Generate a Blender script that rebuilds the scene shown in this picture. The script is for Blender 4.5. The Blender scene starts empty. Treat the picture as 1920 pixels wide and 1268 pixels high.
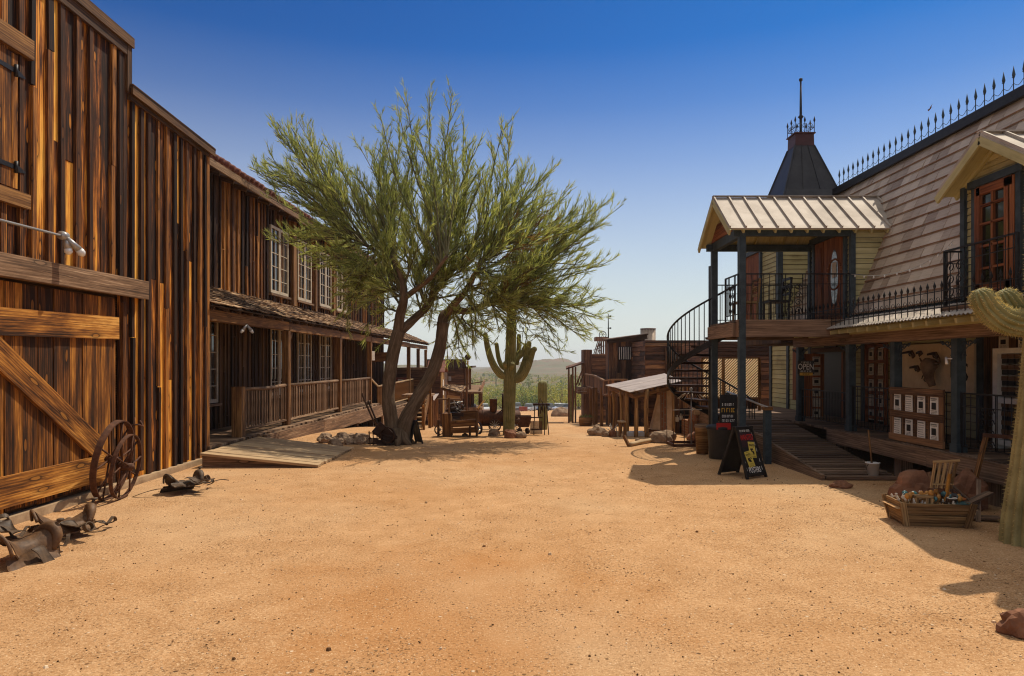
import bpy, math, random
from mathutils import Vector, Matrix, noise
R = random.Random(7)
S = bpy.context.scene
COL = S.collection
F, CX, HZ, EYE = 1280.0, 960.0, 683.0, 1.9      # measured from the photograph: focal length, centre, horizon, eye height
V = Vector
UP = V((0, 0, 1))
def P(px, py, Y):                                # the point seen at a pixel at distance Y
    return V(((px - CX) / F * Y, Y, EYE + (HZ - py) / F * Y))
def gz(y):                                       # ground height: level square, then the street drops
    if y < 15: return 0.0
    if y < 30: return -0.004 * (y - 15) ** 2
    if y < 160: return -0.9 - 0.062 * (y - 30)
    if y < 260: return -8.96 - 1.2 * (y - 160) / 100
    return -10.16
def G(px, py):                                   # the ground point seen at a pixel
    Y = F * EYE / (py - HZ)
    if Y > 15:
        lo, hi = 15.0, 158.0
        for _ in range(40):
            m = (lo + hi) / 2
            if HZ + F * (EYE - gz(m)) / m > py: lo = m
            else: hi = m
        Y = lo
    return V(((px - CX) / F * Y, Y, gz(Y)))

# ---------------------------------------------------------------- mesh builder
class MB:
    def __init__(s): s.v, s.f, s.uv, s.sm, s.g = [], [], [], [], []
    def add(s, vs, fs, uvs=None, smooth=False):
        b = len(s.v); s.g.append((b, len(s.f))); s.v += [V(p) for p in vs]
        for i, f in enumerate(fs):
            s.f.append([b + k for k in f])
            s.uv.append(uvs[i] if uvs else [(vs[k][0] + vs[k][1], vs[k][2]) for k in f])
            s.sm.append(smooth)
    def beam(s, p0, p1, w, h, up=UP, w1=None, h1=None, jit=0.0):
        p0, p1 = V(p0), V(p1); d = p1 - p0; L = d.length
        if L < 1e-5: return
        d /= L; side = d.cross(V(up))
        if side.length < 1e-4: side = d.cross(V((0, 1, 0)))
        side.normalize(); u2 = side.cross(d)
        w1 = w if w1 is None else w1; h1 = h if h1 is None else h1
        vs = []
        for p, ww, hh in ((p0, w, h), (p1, w1, h1)):
            for a, b in ((-1, -1), (1, -1), (1, 1), (-1, 1)):
                q = p + side * (a * ww / 2) + u2 * (b * hh / 2)
                if jit: q = q + V((R.uniform(-jit, jit), R.uniform(-jit, jit), R.uniform(-jit, jit)))
                vs.append(q)
        fs = [(0, 3, 2, 1), (4, 5, 6, 7), (0, 1, 5, 4), (1, 2, 6, 5), (2, 3, 7, 6), (3, 0, 4, 7)]
        ou, ov = R.uniform(0, 50), R.uniform(0, 50)
        uvs = [[(ou + b * .2, ov + a) for a, b in ((0, 0), (0, h), (w, h), (w, 0))], [(ou + b * .2, ov + a) for a, b in ((0, 0), (w, 0), (w, h), (0, h))]]
        off = 0
        for k, t in enumerate((w, h, w, h)):
            uvs.append([(ou, ov + off), (ou, ov + off + t), (ou + L, ov + off + t), (ou + L, ov + off)]); off += t
        s.add(vs, fs, uvs)
    def box(s, x0, x1, y0, y1, z0, z1, ax=None, jit=0.0):
        dx, dy, dz = abs(x1 - x0), abs(y1 - y0), abs(z1 - z0)
        c = V(((x0 + x1) / 2, (y0 + y1) / 2, (z0 + z1) / 2))
        if ax is None: ax = max(range(3), key=lambda k: (dx, dy, dz)[k])
        if ax == 0: s.beam(c - V((dx / 2, 0, 0)), c + V((dx / 2, 0, 0)), dy, dz, UP, jit=jit)
        elif ax == 1: s.beam(c - V((0, dy / 2, 0)), c + V((0, dy / 2, 0)), dx, dz, UP, jit=jit)
        else: s.beam(c - V((0, 0, dz / 2)), c + V((0, 0, dz / 2)), dx, dy, V((0, 1, 0)), jit=jit)
    def quad(s, *ps, uv=None):
        ps = [V(p) for p in ps]
        if uv is None:
            a = ps[1] - ps[0]; b = ps[-1] - ps[0]; L = a.length or 1; ah = a / L
            bh = (b - ah * b.dot(ah)); bh = bh.normalized() if bh.length > 1e-6 else UP
            uv = [((p - ps[0]).dot(ah), (p - ps[0]).dot(bh)) for p in ps]
        s.add(ps, [tuple(range(len(ps)))], [uv])
    def tube(s, pts, rad, n=6, cap=True, smooth=True, ribs=0, depth=.1, rough=0.0):
        pts = [V(p) for p in pts]; m = len(pts)
        if not hasattr(rad, '__len__'): rad = [rad] * m
        t0 = (pts[1] - pts[0]).normalized()
        a = t0.cross(UP)
        if a.length < .05: a = t0.cross(V((0, 1, 0)))
        a.normalize(); vs, L = [], 0; us = []
        ou = R.uniform(0, 20)
        for i in range(m):
            t = (pts[min(i + 1, m - 1)] - pts[max(i - 1, 0)]).normalized()
            a = (a - t * a.dot(t)).normalized(); b = t.cross(a)
            if i: L += (pts[i] - pts[i - 1]).length
            us.append(L + ou)
            for k in range(n):
                th = 2 * math.pi * k / n
                r = rad[i] * (1 - depth * (1 - abs(math.cos(ribs * th / 2))) ** 1.15 if ribs else 1)
                if rough: q = pts[i] + (a * math.cos(th) + b * math.sin(th)) * r; r *= 1 + rough * (noise.noise(q * 2.6) + .6 * noise.noise(q * 7.0))
                vs.append(pts[i] + a * (r * math.cos(th)) + b * (r * math.sin(th)))
        fs, uvs = [], []
        for i in range(m - 1):
            for k in range(n):
                k2 = (k + 1) % n
                fs.append((i * n + k, i * n + k2, (i + 1) * n + k2, (i + 1) * n + k))
                c0, c1 = 6.283 * rad[i] * k / n, 6.283 * rad[i] * (k + 1) / n
                uvs.append([(us[i], c0), (us[i], c1), (us[i + 1], c1), (us[i + 1], c0)])
        if cap:
            fs.append(tuple(reversed(range(n)))); uvs.append([(0, 0)] * n)
            fs.append(tuple(range((m - 1) * n, m * n))); uvs.append([(0, 0)] * n)
        s.add(vs, fs, uvs, smooth)
    def lathe(s, c, prof, n=16, smooth=True):
        c = V(c)
        vs = [c + V((r * math.cos(6.2832 * k / n), r * math.sin(6.2832 * k / n), z)) for r, z in prof for k in range(n)]
        fs = [(i * n + k, i * n + (k + 1) % n, (i + 1) * n + (k + 1) % n, (i + 1) * n + k) for i in range(len(prof) - 1) for k in range(n)]
        s.add(vs, fs, None, smooth)
    def ring(s, c, rad, t, axis=V((1, 0, 0)), n=20, m=5, a0=0, a1=6.2832, wide=None):
        axis = V(axis).normalized(); u = axis.cross(UP)
        if u.length < .05: u = axis.cross(V((0, 1, 0)))
        u.normalize(); w = axis.cross(u); c = V(c)
        closed = abs(a1 - a0 - 6.2832) < .01
        N = n if closed else n + 1
        vs = []
        for i in range(N):
            th = a0 + (a1 - a0) * i / n; d = u * math.cos(th) + w * math.sin(th)
            if wide:
                for e, r in ((-wide / 2, rad - t), (wide / 2, rad - t), (wide / 2, rad), (-wide / 2, rad)): vs.append(c + d * r + axis * e)
            else:
                for k in range(m):
                    ph = 6.2832 * k / m; vs.append(c + d * (rad + t * math.cos(ph)) + axis * (t * math.sin(ph)))
        mm = 4 if wide else m
        fs = [(i * mm + k, i * mm + (k + 1) % mm, ((i + 1) % N) * mm + (k + 1) % mm, ((i + 1) % N) * mm + k) for i in range(n) for k in range(mm)]
        s.add(vs, fs, None, not wide)
    def rock(s, c, r, seed=0, rough=.28):
        c = V(c); o = V((seed * 7.31, seed * 3.7, seed * 1.9)); vs = []
        for p in ICO_V:
            n1 = noise.noise(p * 1.3 + o); n2 = noise.noise(p * 3.1 + o); n3 = abs(noise.noise(p * 2 + o * 2))
            n4 = abs(noise.noise(p * 5.5 + o)); n5 = noise.noise(p * 11 + o)
            k = 1 + rough * n1 * 1.6 + rough * .5 * n2 - rough * .7 * n3 - rough * .45 * n4 + rough * .12 * n5
            q = V((p.x * r[0] * k, p.y * r[1] * k, p.z * r[2] * k))
            if q.z < -r[2] * .45: q.z = -r[2] * .45
            vs.append(c + q)
        s.add(vs, ICO_F, None, False)
    def split(s, name, mat, parent=None):           # every piece a mesh object of its own
        out = None; g = s.g + [(len(s.v), len(s.f))]
        for (v0, f0), (v1, f1) in zip(g, g[1:]):
            m = MB(); m.v = s.v[v0:v1]; m.f = [[k - v0 for k in f] for f in s.f[f0:f1]]; m.uv = s.uv[f0:f1]; m.sm = s.sm[f0:f1]
            o = m.build(name, mat, parent); out = out or o
        return out
    def build(s, name, mat, parent=None):
        o0 = origin(parent); me = bpy.data.meshes.new(name)
        me.from_pydata([tuple(p - o0) for p in s.v], [], s.f)
        uvl = me.uv_layers.new(name='UVMap')
        flat = []
        for u in s.uv:
            for q in u: flat += [q[0], q[1]]
        uvl.data.foreach_set('uv', flat)
        me.polygons.foreach_set('use_smooth', s.sm)
        if mat: me.materials.append(mat)
        me.update()
        o = bpy.data.objects.new(name, me); COL.objects.link(o)
        if parent: o.parent = parent
        return o
def origin(o):
    p = V((0, 0, 0))
    while o: p = p + o.location; o = o.parent
    return p
def _ico():
    import bmesh
    bm = bmesh.new(); bmesh.ops.create_icosphere(bm, subdivisions=3, radius=1)
    v = [p.co.copy() for p in bm.verts]; f = [tuple(q.index for q in fc.verts) for fc in bm.faces]; bm.free()
    return v, f
ICO_V, ICO_F = _ico()
def thing(name, label, cat, loc=(0, 0, 0), group=None):
    o = bpy.data.objects.new(name, None); COL.objects.link(o); o.location = loc
    o.empty_display_size = .2
    return tag(o, label, cat, group)
def tag(o, label, cat, group=None):
    o['label'] = label; o['category'] = cat
    if group: o['group'] = group
    return o
def solo(mb, name, mat, label, cat, group=None): return tag(mb.build(name, mat), label, cat, group)
def setting(mb, name, mat):
    o = mb.build(name, mat); o['kind'] = 'structure'; return o
def dup(o, loc, rz=0.0, label=None):
    c = o.copy(); COL.objects.link(c); c.location = loc; c.rotation_euler = (0, 0, rz)
    if label: c['label'] = label
    for ch in list(o.children):
        d = ch.copy(); COL.objects.link(d); d.parent = c
        for g in list(ch.children):
            e = g.copy(); COL.objects.link(e); e.parent = d
    return c
def reps(name, mb, mat, parent, spots, limit=95):       # copies of one small part; mesh shared
    o0 = origin(parent); first = None; rest = None
    for i, sp in enumerate(spots):
        p = V(sp[:3]); rz = sp[3] if len(sp) > 3 else 0.0
        if i < limit:
            if first is None:
                first = mb.build(name, mat); o = first; o.parent = parent
            else:
                o = first.copy(); COL.objects.link(o)
            o.location = p - o0; o.rotation_euler = (0, 0, rz)
        else:
            if rest is None: rest = MB()
            m = Matrix.Rotation(rz, 3, 'Z')
            b = len(rest.v); rest.v += [m @ q + p for q in mb.v]
            rest.f += [[k + b for k in f] for f in mb.f]; rest.uv += mb.uv; rest.sm += mb.sm
    if rest: rest.build(name + '_rest', mat, parent)['kind'] = 'stuff'
def cat(pts, n=6):                                      # smooth curve through points
    pts = [V(p) for p in pts]; q = [pts[0] * 2 - pts[1]] + pts + [pts[-1] * 2 - pts[-2]]; out = []
    for i in range(1, len(q) - 2):
        for k in range(n):
            t = k / n; a, b, c, d = q[i - 1], q[i], q[i + 1], q[i + 2]
            out.append(.5 * ((2 * b) + (c - a) * t + (2 * a - 5 * b + 4 * c - d) * t * t + (3 * b - a - 3 * c + d) * t ** 3))
    out.append(pts[-1]); return out
def lerp(a, b, t): return a + (b - a) * t
def rads(rs, n):                                        # radii list interpolated to n samples
    out = []
    for i in range(n):
        t = i / (n - 1) * (len(rs) - 1); k = min(int(t), len(rs) - 2); out.append(lerp(rs[k], rs[k + 1], t - k))
    return out

# ---------------------------------------------------------------- materials
class MT:
    def __init__(s, name, rough=.8, metal=0.0, spec=.3):
        s.mat = bpy.data.materials.new(name); s.mat.use_nodes = True; s.t = s.mat.node_tree; s.t.nodes.clear()
        s.out = s.t.nodes.new('ShaderNodeOutputMaterial'); s.b = s.t.nodes.new('ShaderNodeBsdfPrincipled')
        s.t.links.new(s.b.outputs[0], s.out.inputs[0])
        s.b.inputs['Roughness'].default_value = rough; s.b.inputs['Metallic'].default_value = metal
        s.b.inputs['Specular IOR Level'].default_value = spec
    def put(s, sock, v):
        if isinstance(v, bpy.types.NodeSocket): s.t.links.new(v, sock)
        elif v is not None:
            if sock.type == 'RGBA' and len(v) == 3: v = (*v, 1)
            sock.default_value = v
    def n(s, typ, out=0, props=None, **kw):
        nd = s.t.nodes.new('ShaderNode' + typ)
        for k, v in (props or {}).items(): setattr(nd, k, v)
        for k, v in kw.items():
            s.put(nd.inputs[int(k[1:])] if k[0] == 'i' and k[1:].isdigit() else nd.inputs[k.replace('_', ' ')], v)
        return nd.outputs[out]
    def co(s, k): return s.n('TexCoord', k)
    def map(s, v, sc, loc=(0, 0, 0)): return s.n('Mapping', i0=v, Scale=sc, Location=loc)
    def noise(s, v, sc=1, det=4, ro=.55, dist=0): return s.n('TexNoise', Vector=v, Scale=sc, Detail=det, Roughness=ro, Distortion=dist)
    def m(s, op, a, b=0.0, clamp=False): return s.n('Math', 0, {'operation': op, 'use_clamp': clamp}, i0=a, i1=b)
    def mix(s, f, a, b, mode='MIX'):
        return s.n('Mix', 2, {'data_type': 'RGBA', 'blend_type': mode}, i0=f, i6=a, i7=b)
    def ramp(s, f, stops, mode='LINEAR'):
        nd = s.t.nodes.new('ShaderNodeValToRGB'); nd.color_ramp.interpolation = mode; e = nd.color_ramp.elements
        while len(e) < len(stops): e.new(.5)
        for k, (p, c) in enumerate(stops):
            e[k].position = p; e[k].color = (*c, 1) if hasattr(c, '__len__') else (c, c, c, 1)
        s.put(nd.inputs[0], f); return nd.outputs[0]
    def bump(s, h, st=.3, d=.02):
        s.put(s.b.inputs['Normal'], s.n('Bump', Strength=st, Distance=d, Height=h))
    def col(s, c): s.put(s.b.inputs['Base Color'], c); return s
    def isl(s): return s.n('NewGeometry', 8)
def wood(name, stops, var=.7, streak=14, knots=0.0, rough=.78, bump=.45, amp=1.3, spec=.25):
    k = MT(name, rough, 0, spec); uv = k.co(2); isl = k.isl()
    n1 = k.noise(k.map(uv, (.9, streak, 1)), 1, 5, .6, .3)
    n2 = k.noise(k.map(uv, (3.5, 95, 1)), 1, 3, .6)
    n3 = k.noise(k.map(uv, (.35, 2.2, 1)), 1, 3, .5)
    wv = k.n('TexWave', 0, {'wave_type': 'BANDS', 'bands_direction': 'Y'}, Vector=k.map(uv, (.22, 5.5, 1)), Scale=1.6, Distortion=5.5, Detail=2.0, Detail_Scale=1.2)
    f = k.m('ADD', .5, k.m('MULTIPLY', k.m('SUBTRACT', isl, .5), var))
    f = k.m('ADD', f, k.m('MULTIPLY', k.m('SUBTRACT', n1, .5), amp))
    f = k.m('ADD', f, k.m('MULTIPLY', k.m('SUBTRACT', n3, .5), amp * .75))
    f = k.m('ADD', f, k.m('MULTIPLY', k.m('SUBTRACT', n2, .5), .95))
    f = k.m('ADD', f, k.m('MULTIPLY', k.m('SUBTRACT', wv, .5), .22), True)
    c = k.ramp(f, stops)
    if knots:
        kv = k.mix(.10, k.map(uv, (1.15, 4.2, 1)), k.n('TexNoise', 1, None, Vector=k.map(uv, (2.0, 6.0, 1)), Scale=1.0), 'LINEAR_LIGHT')
        vs = k.n('TexVoronoi', 0, {'voronoi_dimensions': '2D'}, Vector=kv, Scale=1.0)
        vc = k.n('TexVoronoi', 1, {'voronoi_dimensions': '2D'}, Vector=kv, Scale=1.0)
        on = k.m('GREATER_THAN', k.n('SeparateColor', 0, None, Color=vc), 1 - knots)
        d = k.m('ADD', vs, k.m('MULTIPLY', k.m('SUBTRACT', n1, .5), .06))
        ringm = k.ramp(d, [(0, 0), (.085, .0), (.11, 1), (.16, .35), (.3, 0)])
        core = k.ramp(d, [(0, 1), (.08, 1), (.1, 0)])
        c = k.mix(k.m('MULTIPLY', ringm, k.m('MULTIPLY', on, .85)), c, tuple(x * .6 for x in stops[0][1]))
        c = k.mix(k.m('MULTIPLY', core, k.m('MULTIPLY', on, .8)), c, tuple(x * .75 for x in stops[-2][1]))
    ck = k.ramp(k.noise(k.map(uv, (1.1, 46, 1), (3, 9, 0)), 1, 4, .65), [(.60, 0), (.66, 1)])
    c = k.mix(k.m('MULTIPLY', ck, .72), c, tuple(x * .55 for x in stops[0][1]))
    k.col(c); k.bump(k.m('SUBTRACT', k.m('ADD', n1, k.m('MULTIPLY', n2, .6)), k.m('MULTIPLY', ck, .5)), bump, .008)
    return k.mat
def speck(name, c0, c1, sc=6, rough=.7, metal=0.0, bump=.2, det=5, spec=.3, dist=.01, c2=None):
    k = MT(name, rough, metal, spec); v = k.co(3)
    n1 = k.noise(v, sc, det, .6); n2 = k.noise(v, sc * 5, 3, .6)
    f = k.m('ADD', k.m('MULTIPLY', n1, .75), k.m('MULTIPLY', n2, .25))
    st = [(.33, c0), (.68, c1)] + ([(.85, c2)] if c2 else [])
    k.col(k.ramp(f, st)); k.bump(f, bump, dist); return k.mat
M = {}
# sunlit barn timber, from near black stain to raw orange pine
M['barn'] = wood('barn_wood', [(.12, (.014, .005, .002)), (.38, (.085, .025, .005)), (.56, (.34, .105, .014)), (.75, (.74, .275, .033)), (.94, (.93, .47, .075))], .85, 9, .6, amp=1.8)
M['batten'] = wood('batten_wood', [(.1, (.012, .005, .003)), (.5, (.055, .020, .007)), (.78, (.16, .056, .013)), (.97, (.42, .165, .03))], .8, 14, .3)
M['door'] = wood('barn_door_wood', [(.12, (.020, .008, .003)), (.45, (.125, .042, .008)), (.72, (.34, .125, .018)), (.96, (.66, .29, .045))], .5, 8, .4, amp=1.9)
M['rail'] = wood('door_rail_wood', [(.1, (.035, .013, .004)), (.42, (.21, .075, .014)), (.72, (.48, .20, .034)), (.95, (.74, .38, .09))], .3, 6, .4, amp=1.9)
M['grey'] = wood('weathered_wood', [(.1, (.05, .03, .018)), (.45, (.16, .09, .048)), (.75, (.30, .18, .10)), (.95, (.48, .32, .19))], .5, 18, .15)
M['plank'] = wood('pale_ramp_planks', [(.1, (.17, .105, .055)), (.45, (.36, .235, .125)), (.75, (.52, .36, .20)), (.95, (.64, .47, .28))], .35, 12, .1, amp=.8)
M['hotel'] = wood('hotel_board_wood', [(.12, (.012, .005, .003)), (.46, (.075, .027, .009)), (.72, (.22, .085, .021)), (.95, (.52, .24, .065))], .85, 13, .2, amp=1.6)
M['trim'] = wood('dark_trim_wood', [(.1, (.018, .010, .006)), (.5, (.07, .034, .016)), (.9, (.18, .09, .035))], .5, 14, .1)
M['post'] = wood('brown_post_wood', [(.1, (.045, .020, .008)), (.5, (.16, .070, .022)), (.9, (.38, .19, .06))], .5, 14, .3)
M['shake'] = wood('cedar_shakes', [(.1, (.07, .036, .018)), (.4, (.20, .11, .055)), (.7, (.38, .23, .12)), (.95, (.56, .38, .22))], 1.0, 20, 0, amp=.7)
M['far'] = wood('far_cabin_wood', [(.1, (.024, .013, .009)), (.5, (.105, .050, .029)), (.78, (.22, .105, .05)), (.97, (.44, .22, .085))], .5, 12, 0, amp=1.1)
M['deck'] = wood('deck_wood', [(.1, (.05, .03, .02)), (.5, (.15, .09, .055)), (.9, (.30, .19, .12))], .5, 14, .1)
M['skid'] = wood('crate_wood', [(.1, (.07, .035, .014)), (.5, (.25, .14, .055)), (.9, (.48, .31, .14))], .4, 12, .2)
M['cream'] = speck('cream_window_paint', (.42, .33, .22), (.62, .52, .38), 9, .6, bump=.15)
M['glass'] = MT('window_glass', .06, 0, .8).col((.012, .011, .010)).mat
M['tile'] = speck('red_roof_tile', (.10, .035, .025), (.24, .085, .055), 5, .8)
M['iron'] = speck('black_iron', (.012, .011, .012), (.03, .027, .027), 20, .5, .3, .1)
M['rust'] = speck('rusty_steel', (.045, .020, .012), (.15, .060, .028), 14, .7, .2, .25, c2=(.24, .11, .05))
M['rustdark'] = speck('dark_rusted_iron', (.016, .009, .007), (.07, .032, .018), 8, .65, .2, .25, c2=(.16, .07, .03))
M['leather'] = speck('weathered_leather', (.05, .025, .012), (.185, .098, .045), 7, .6, 0, .5, c2=(.36, .23, .12), dist=.02)
M['strap'] = speck('dark_leather_strap', (.035, .021, .013), (.13, .083, .048), 14, .6)
M['concrete'] = speck('sandy_concrete', (.25, .16, .09), (.46, .32, .19), 5, .9, bump=.4)
M['stone'] = speck('tan_boulder', (.14, .085, .05), (.40, .27, .17), 3, .9, bump=.8, dist=.03, c2=(.55, .42, .29))
M['redstone'] = speck('red_boulder', (.12, .048, .024), (.30, .135, .07), 4, .9, bump=.8, dist=.03, c2=(.42, .24, .14))
M['bluetrim'] = speck('slate_blue_paint', (.018, .028, .036), (.055, .075, .085), 7, .6, bump=.2, c2=(.12, .11, .10))
M['white'] = speck('white_paint', (.62, .58, .52), (.82, .78, .72), 8, .5, bump=.08)
M['post2'] = wood('old_sun_brightened_post_wood', [(.1, (.09, .045, .018)), (.5, (.30, .16, .06)), (.9, (.55, .33, .14))], .5, 12, .3)  # lighter copy of the post wood, sunlight put into its colour
M['plaster'] = speck('sun_brightened_lime_plaster', (.50, .34, .20), (.74, .56, .37), 4, .9, bump=.3)  # base colour lightened in place of sunlight on the smithy plaster
M['lamp'] = speck('grey_lamp_metal', (.30, .29, .28), (.48, .46, .44), 12, .4, .5, .05)
M['bulb'] = MT('frosted_bulb', .15, 0, .6).col((.72, .70, .66)).mat
M['plastic'] = speck('grey_bin_plastic', (.055, .055, .058), (.085, .085, .09), 8, .45, bump=.05)
M['paper'] = speck('aged_paper', (.50, .43, .34), (.68, .60, .49), 10, .8, bump=.05)
M['yellow'] = speck('yellow_poster_paper', (.52, .40, .06), (.68, .54, .11), 10, .8, bump=.05)
M['black'] = speck('black_paint', (.008, .007, .007), (.022, .02, .019), 12, .5, bump=.05)
M['ink'] = MT('print_ink', .8).col((.02, .016, .014)).mat
M['redink'] = MT('red_print', .7).col((.42, .02, .015)).mat
M['whiteink'] = MT('white_print', .7).col((.72, .70, .66)).mat
M['goldink'] = MT('gold_print', .6).col((.62, .36, .04)).mat
M['brownink'] = MT('brown_print', .8).col((.13, .07, .035)).mat
# ---------------------------------------------------------------- more materials
def ground_mat():
    k = MT('desert_dirt', .95, 0, .1); v = k.co(3)
    big = k.noise(v, .20, 4, .55, .4); mid = k.noise(v, 2.3, 6, .7, .2); fine = k.noise(v, 30, 5, .8); grit = k.noise(v, 95, 3, .8)
    f = k.m('ADD', k.m('ADD', k.m('MULTIPLY', mid, .25), k.m('MULTIPLY', fine, .40)), k.m('MULTIPLY', grit, .35))
    c = k.ramp(f, [(.34, (.165, .078, .030)), (.45, (.40, .210, .090)), (.55, (.54, .313, .153)), (.68, (.73, .480, .272))])
    red = k.ramp(big, [(.50, 0), (.68, 1)])
    c = k.mix(k.m('MULTIPLY', red, .42), c, (.41, .185, .055))
    d = k.n('VectorMath', 1, {'operation': 'DISTANCE'}, i0=k.map(v, (1, .75, 0)), i1=(-.55, 3.9, 0))
    pm = k.ramp(k.m('ADD', k.m('MULTIPLY', d, .35), k.m('MULTIPLY', k.m('SUBTRACT', k.noise(v, 1.3, 5, .65), .5), 1.1)), [(.22, 1), (.62, 0)])
    c = k.mix(k.m('MULTIPLY', pm, .5), c, (.40, .165, .045))
    pale = k.ramp(k.noise(v, .31, 3, .5), [(.48, 0), (.68, 1)])
    c = k.mix(k.m('MULTIPLY', pale, .35), c, (.58, .41, .245))
    patch = k.ramp(k.noise(v, .9, 6, .7, .3), [(.40, .15), (.60, 1)])
    sp = k.ramp(k.noise(v, 44, 3, .7), [(.56, 0), (.60, 1)])
    c = k.mix(k.m('MULTIPLY', k.m('MULTIPLY', sp, patch), .85), c, (.085, .045, .020))
    lt = k.ramp(k.noise(k.map(v, (1, 1, 1), (7, 3, 1)), 60, 3, .7), [(.60, 0), (.64, 1)])
    c = k.mix(k.m('MULTIPLY', lt, .6), c, (.78, .57, .34))
    for sc, th in ((30.0, .66), (13.0, .86)):
        vo = k.n('TexVoronoi', 0, None, Vector=v, Scale=sc); vc = k.n('TexVoronoi', 1, None, Vector=v, Scale=sc)
        pb = k.m('MULTIPLY', k.ramp(vo, [(.13, 1), (.20, 0)]), k.m('GREATER_THAN', k.n('SeparateColor', 0, None, Color=vc), th))
        pc = k.ramp(k.n('SeparateColor', 1, None, Color=vc), [(.2, (.07, .035, .016)), (.55, (.26, .135, .06)), (.9, (.70, .54, .37))])
        c = k.mix(k.m('MULTIPLY', pb, .85), c, pc)
    k.col(c)
    h = k.m('ADD', k.m('MULTIPLY', mid, .9), k.m('ADD', k.m('MULTIPLY', fine, .7), k.m('ADD', k.m('MULTIPLY', grit, .35), k.m('MULTIPLY', pb, .5))))
    k.bump(h, .8, .018); return k.mat
def desert_mat():
    k = MT('desert_soil', .95, 0, .1); v = k.co(3)
    n1 = k.noise(v, .02, 5, .6); n2 = k.noise(v, .25, 5, .65)
    c = k.ramp(n2, [(.35, (.13, .06, .035)), (.5, (.22, .115, .065)), (.68, (.32, .20, .12))])
    g = k.ramp(k.m('ADD', k.m('MULTIPLY', n1, .6), k.m('MULTIPLY', n2, .4)), [(.38, 0), (.52, 1)])
    k.col(k.mix(k.m('MULTIPLY', g, .85), c, (.11, .115, .045))); k.bump(n2, .5, .3); return k.mat
def leaf_mat(name, stops, trans=.45):
    k = MT(name, .6, 0, .2); isl = k.isl()
    nn = k.noise(k.co(3), 1.1, 3, .6)
    c = k.ramp(k.m('ADD', k.m('MULTIPLY', isl, .55), k.m('MULTIPLY', nn, .55)), stops)
    k.col(c)
    tr = k.t.nodes.new('ShaderNodeBsdfTranslucent'); k.put(tr.inputs[0], k.mix(1.0, c, (1.0, .95, .6), 'MULTIPLY'))
    mx = k.t.nodes.new('ShaderNodeMixShader'); mx.inputs[0].default_value = trans
    k.t.links.new(k.b.outputs[0], mx.inputs[1]); k.t.links.new(tr.outputs[0], mx.inputs[2]); k.t.links.new(mx.outputs[0], k.out.inputs[0])
    return k.mat
def siding_mat():
    k = MT('olive_yellow_siding', .7, 0, .25); uv = k.co(2)
    n1 = k.noise(k.map(uv, (1.2, 22, 1)), 1, 5, .65); n2 = k.noise(k.co(3), 2.2, 4, .6)
    f = k.m('ADD', k.m('ADD', k.m('MULTIPLY', n1, .5), k.m('MULTIPLY', n2, .35)), k.m('MULTIPLY', k.isl(), .15))
    k.col(k.ramp(f, [(.28, (.18, .145, .06)), (.45, (.39, .345, .16)), (.6, (.49, .44, .225)), (.78, (.58, .54, .33))])); k.bump(n1, .25, .005); return k.mat
def shingle_mat():
    k = MT('brown_metal_shingle', .55, .1, .4); uv = k.co(2); isl = k.isl()
    n1 = k.noise(k.map(uv, (1.3, 26, 1)), 1, 5, .65, .2); n2 = k.noise(k.co(3), 1.5, 4, .6)
    f = k.m('ADD', k.m('ADD', k.m('MULTIPLY', n1, .5), k.m('MULTIPLY', n2, .25)), k.m('MULTIPLY', isl, .26))
    c = k.ramp(f, [(.3, (.19, .125, .080)), (.47, (.38, .29, .21)), (.62, (.50, .40, .30)), (.8, (.62, .52, .41))])
    st = k.ramp(k.noise(k.map(uv, (.5, 9, 1)), 1, 4, .6), [(.60, 0), (.72, 1)])
    c = k.mix(k.m('MULTIPLY', st, .5), c, (.22, .095, .04))
    k.col(c); k.bump(n1, .2, .004); return k.mat
def metal_roof_mat():
    k = MT('galvanised_roof', .68, .1, .2); v = k.co(3)
    n = k.noise(v, 1.6, 5, .65, .3)
    k.col(k.ramp(n, [(.3, (.30, .245, .195)), (.55, (.44, .375, .31)), (.75, (.52, .455, .39))])); k.bump(n, .08, .01); return k.mat
def cactus_mat(name, a, b):
    k = MT(name, .65, 0, .25); v = k.co(3)
    n = k.noise(v, 3.5, 5, .65); n2 = k.noise(v, 24, 3, .6)
    c = k.ramp(n, [(.33, a), (.66, b)])
    sc = k.ramp(k.noise(v, 2.4, 5, .7), [(.60, 0), (.70, 1)])
    c = k.mix(k.m('MULTIPLY', sc, .7), c, (.15, .085, .035))
    k.col(c); k.bump(n2, .35, .01); return k.mat
def bark_mat():
    k = MT('mesquite_bark', .9, 0, .15); uv = k.co(2)
    n = k.noise(k.map(uv, (2.2, 16, 1)), 1, 6, .7, .6); n2 = k.noise(k.co(3), 2.0, 4, .6)
    f = k.m('ADD', k.m('MULTIPLY', n, .7), k.m('MULTIPLY', n2, .3))
    k.col(k.ramp(f, [(.3, (.04, .026, .015)), (.5, (.135, .090, .055)), (.68, (.25, .18, .115)), (.85, (.36, .28, .19))])); k.bump(n, .8, .03); return k.mat
def brick_mat():
    k = MT('old_red_brick', .9, 0, .15); v = k.co(2)
    b = k.n('TexBrick', 0, None, Vector=v, Color1=(.26, .095, .045), Color2=(.40, .17, .085), Mortar=(.32, .24, .16), Scale=1.0, Mortar_Size=.014, Brick_Width=.21, Row_Height=.075)
    n = k.noise(k.co(3), 6, 5, .6)
    k.col(k.mix(k.m('MULTIPLY', n, .5), b, (.16, .075, .035))); k.bump(n, .4, .01); return k.mat
M['ground'] = ground_mat(); M['desert'] = desert_mat(); M['siding'] = siding_mat(); M['shingle'] = shingle_mat(); M['metal'] = metal_roof_mat()
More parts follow.
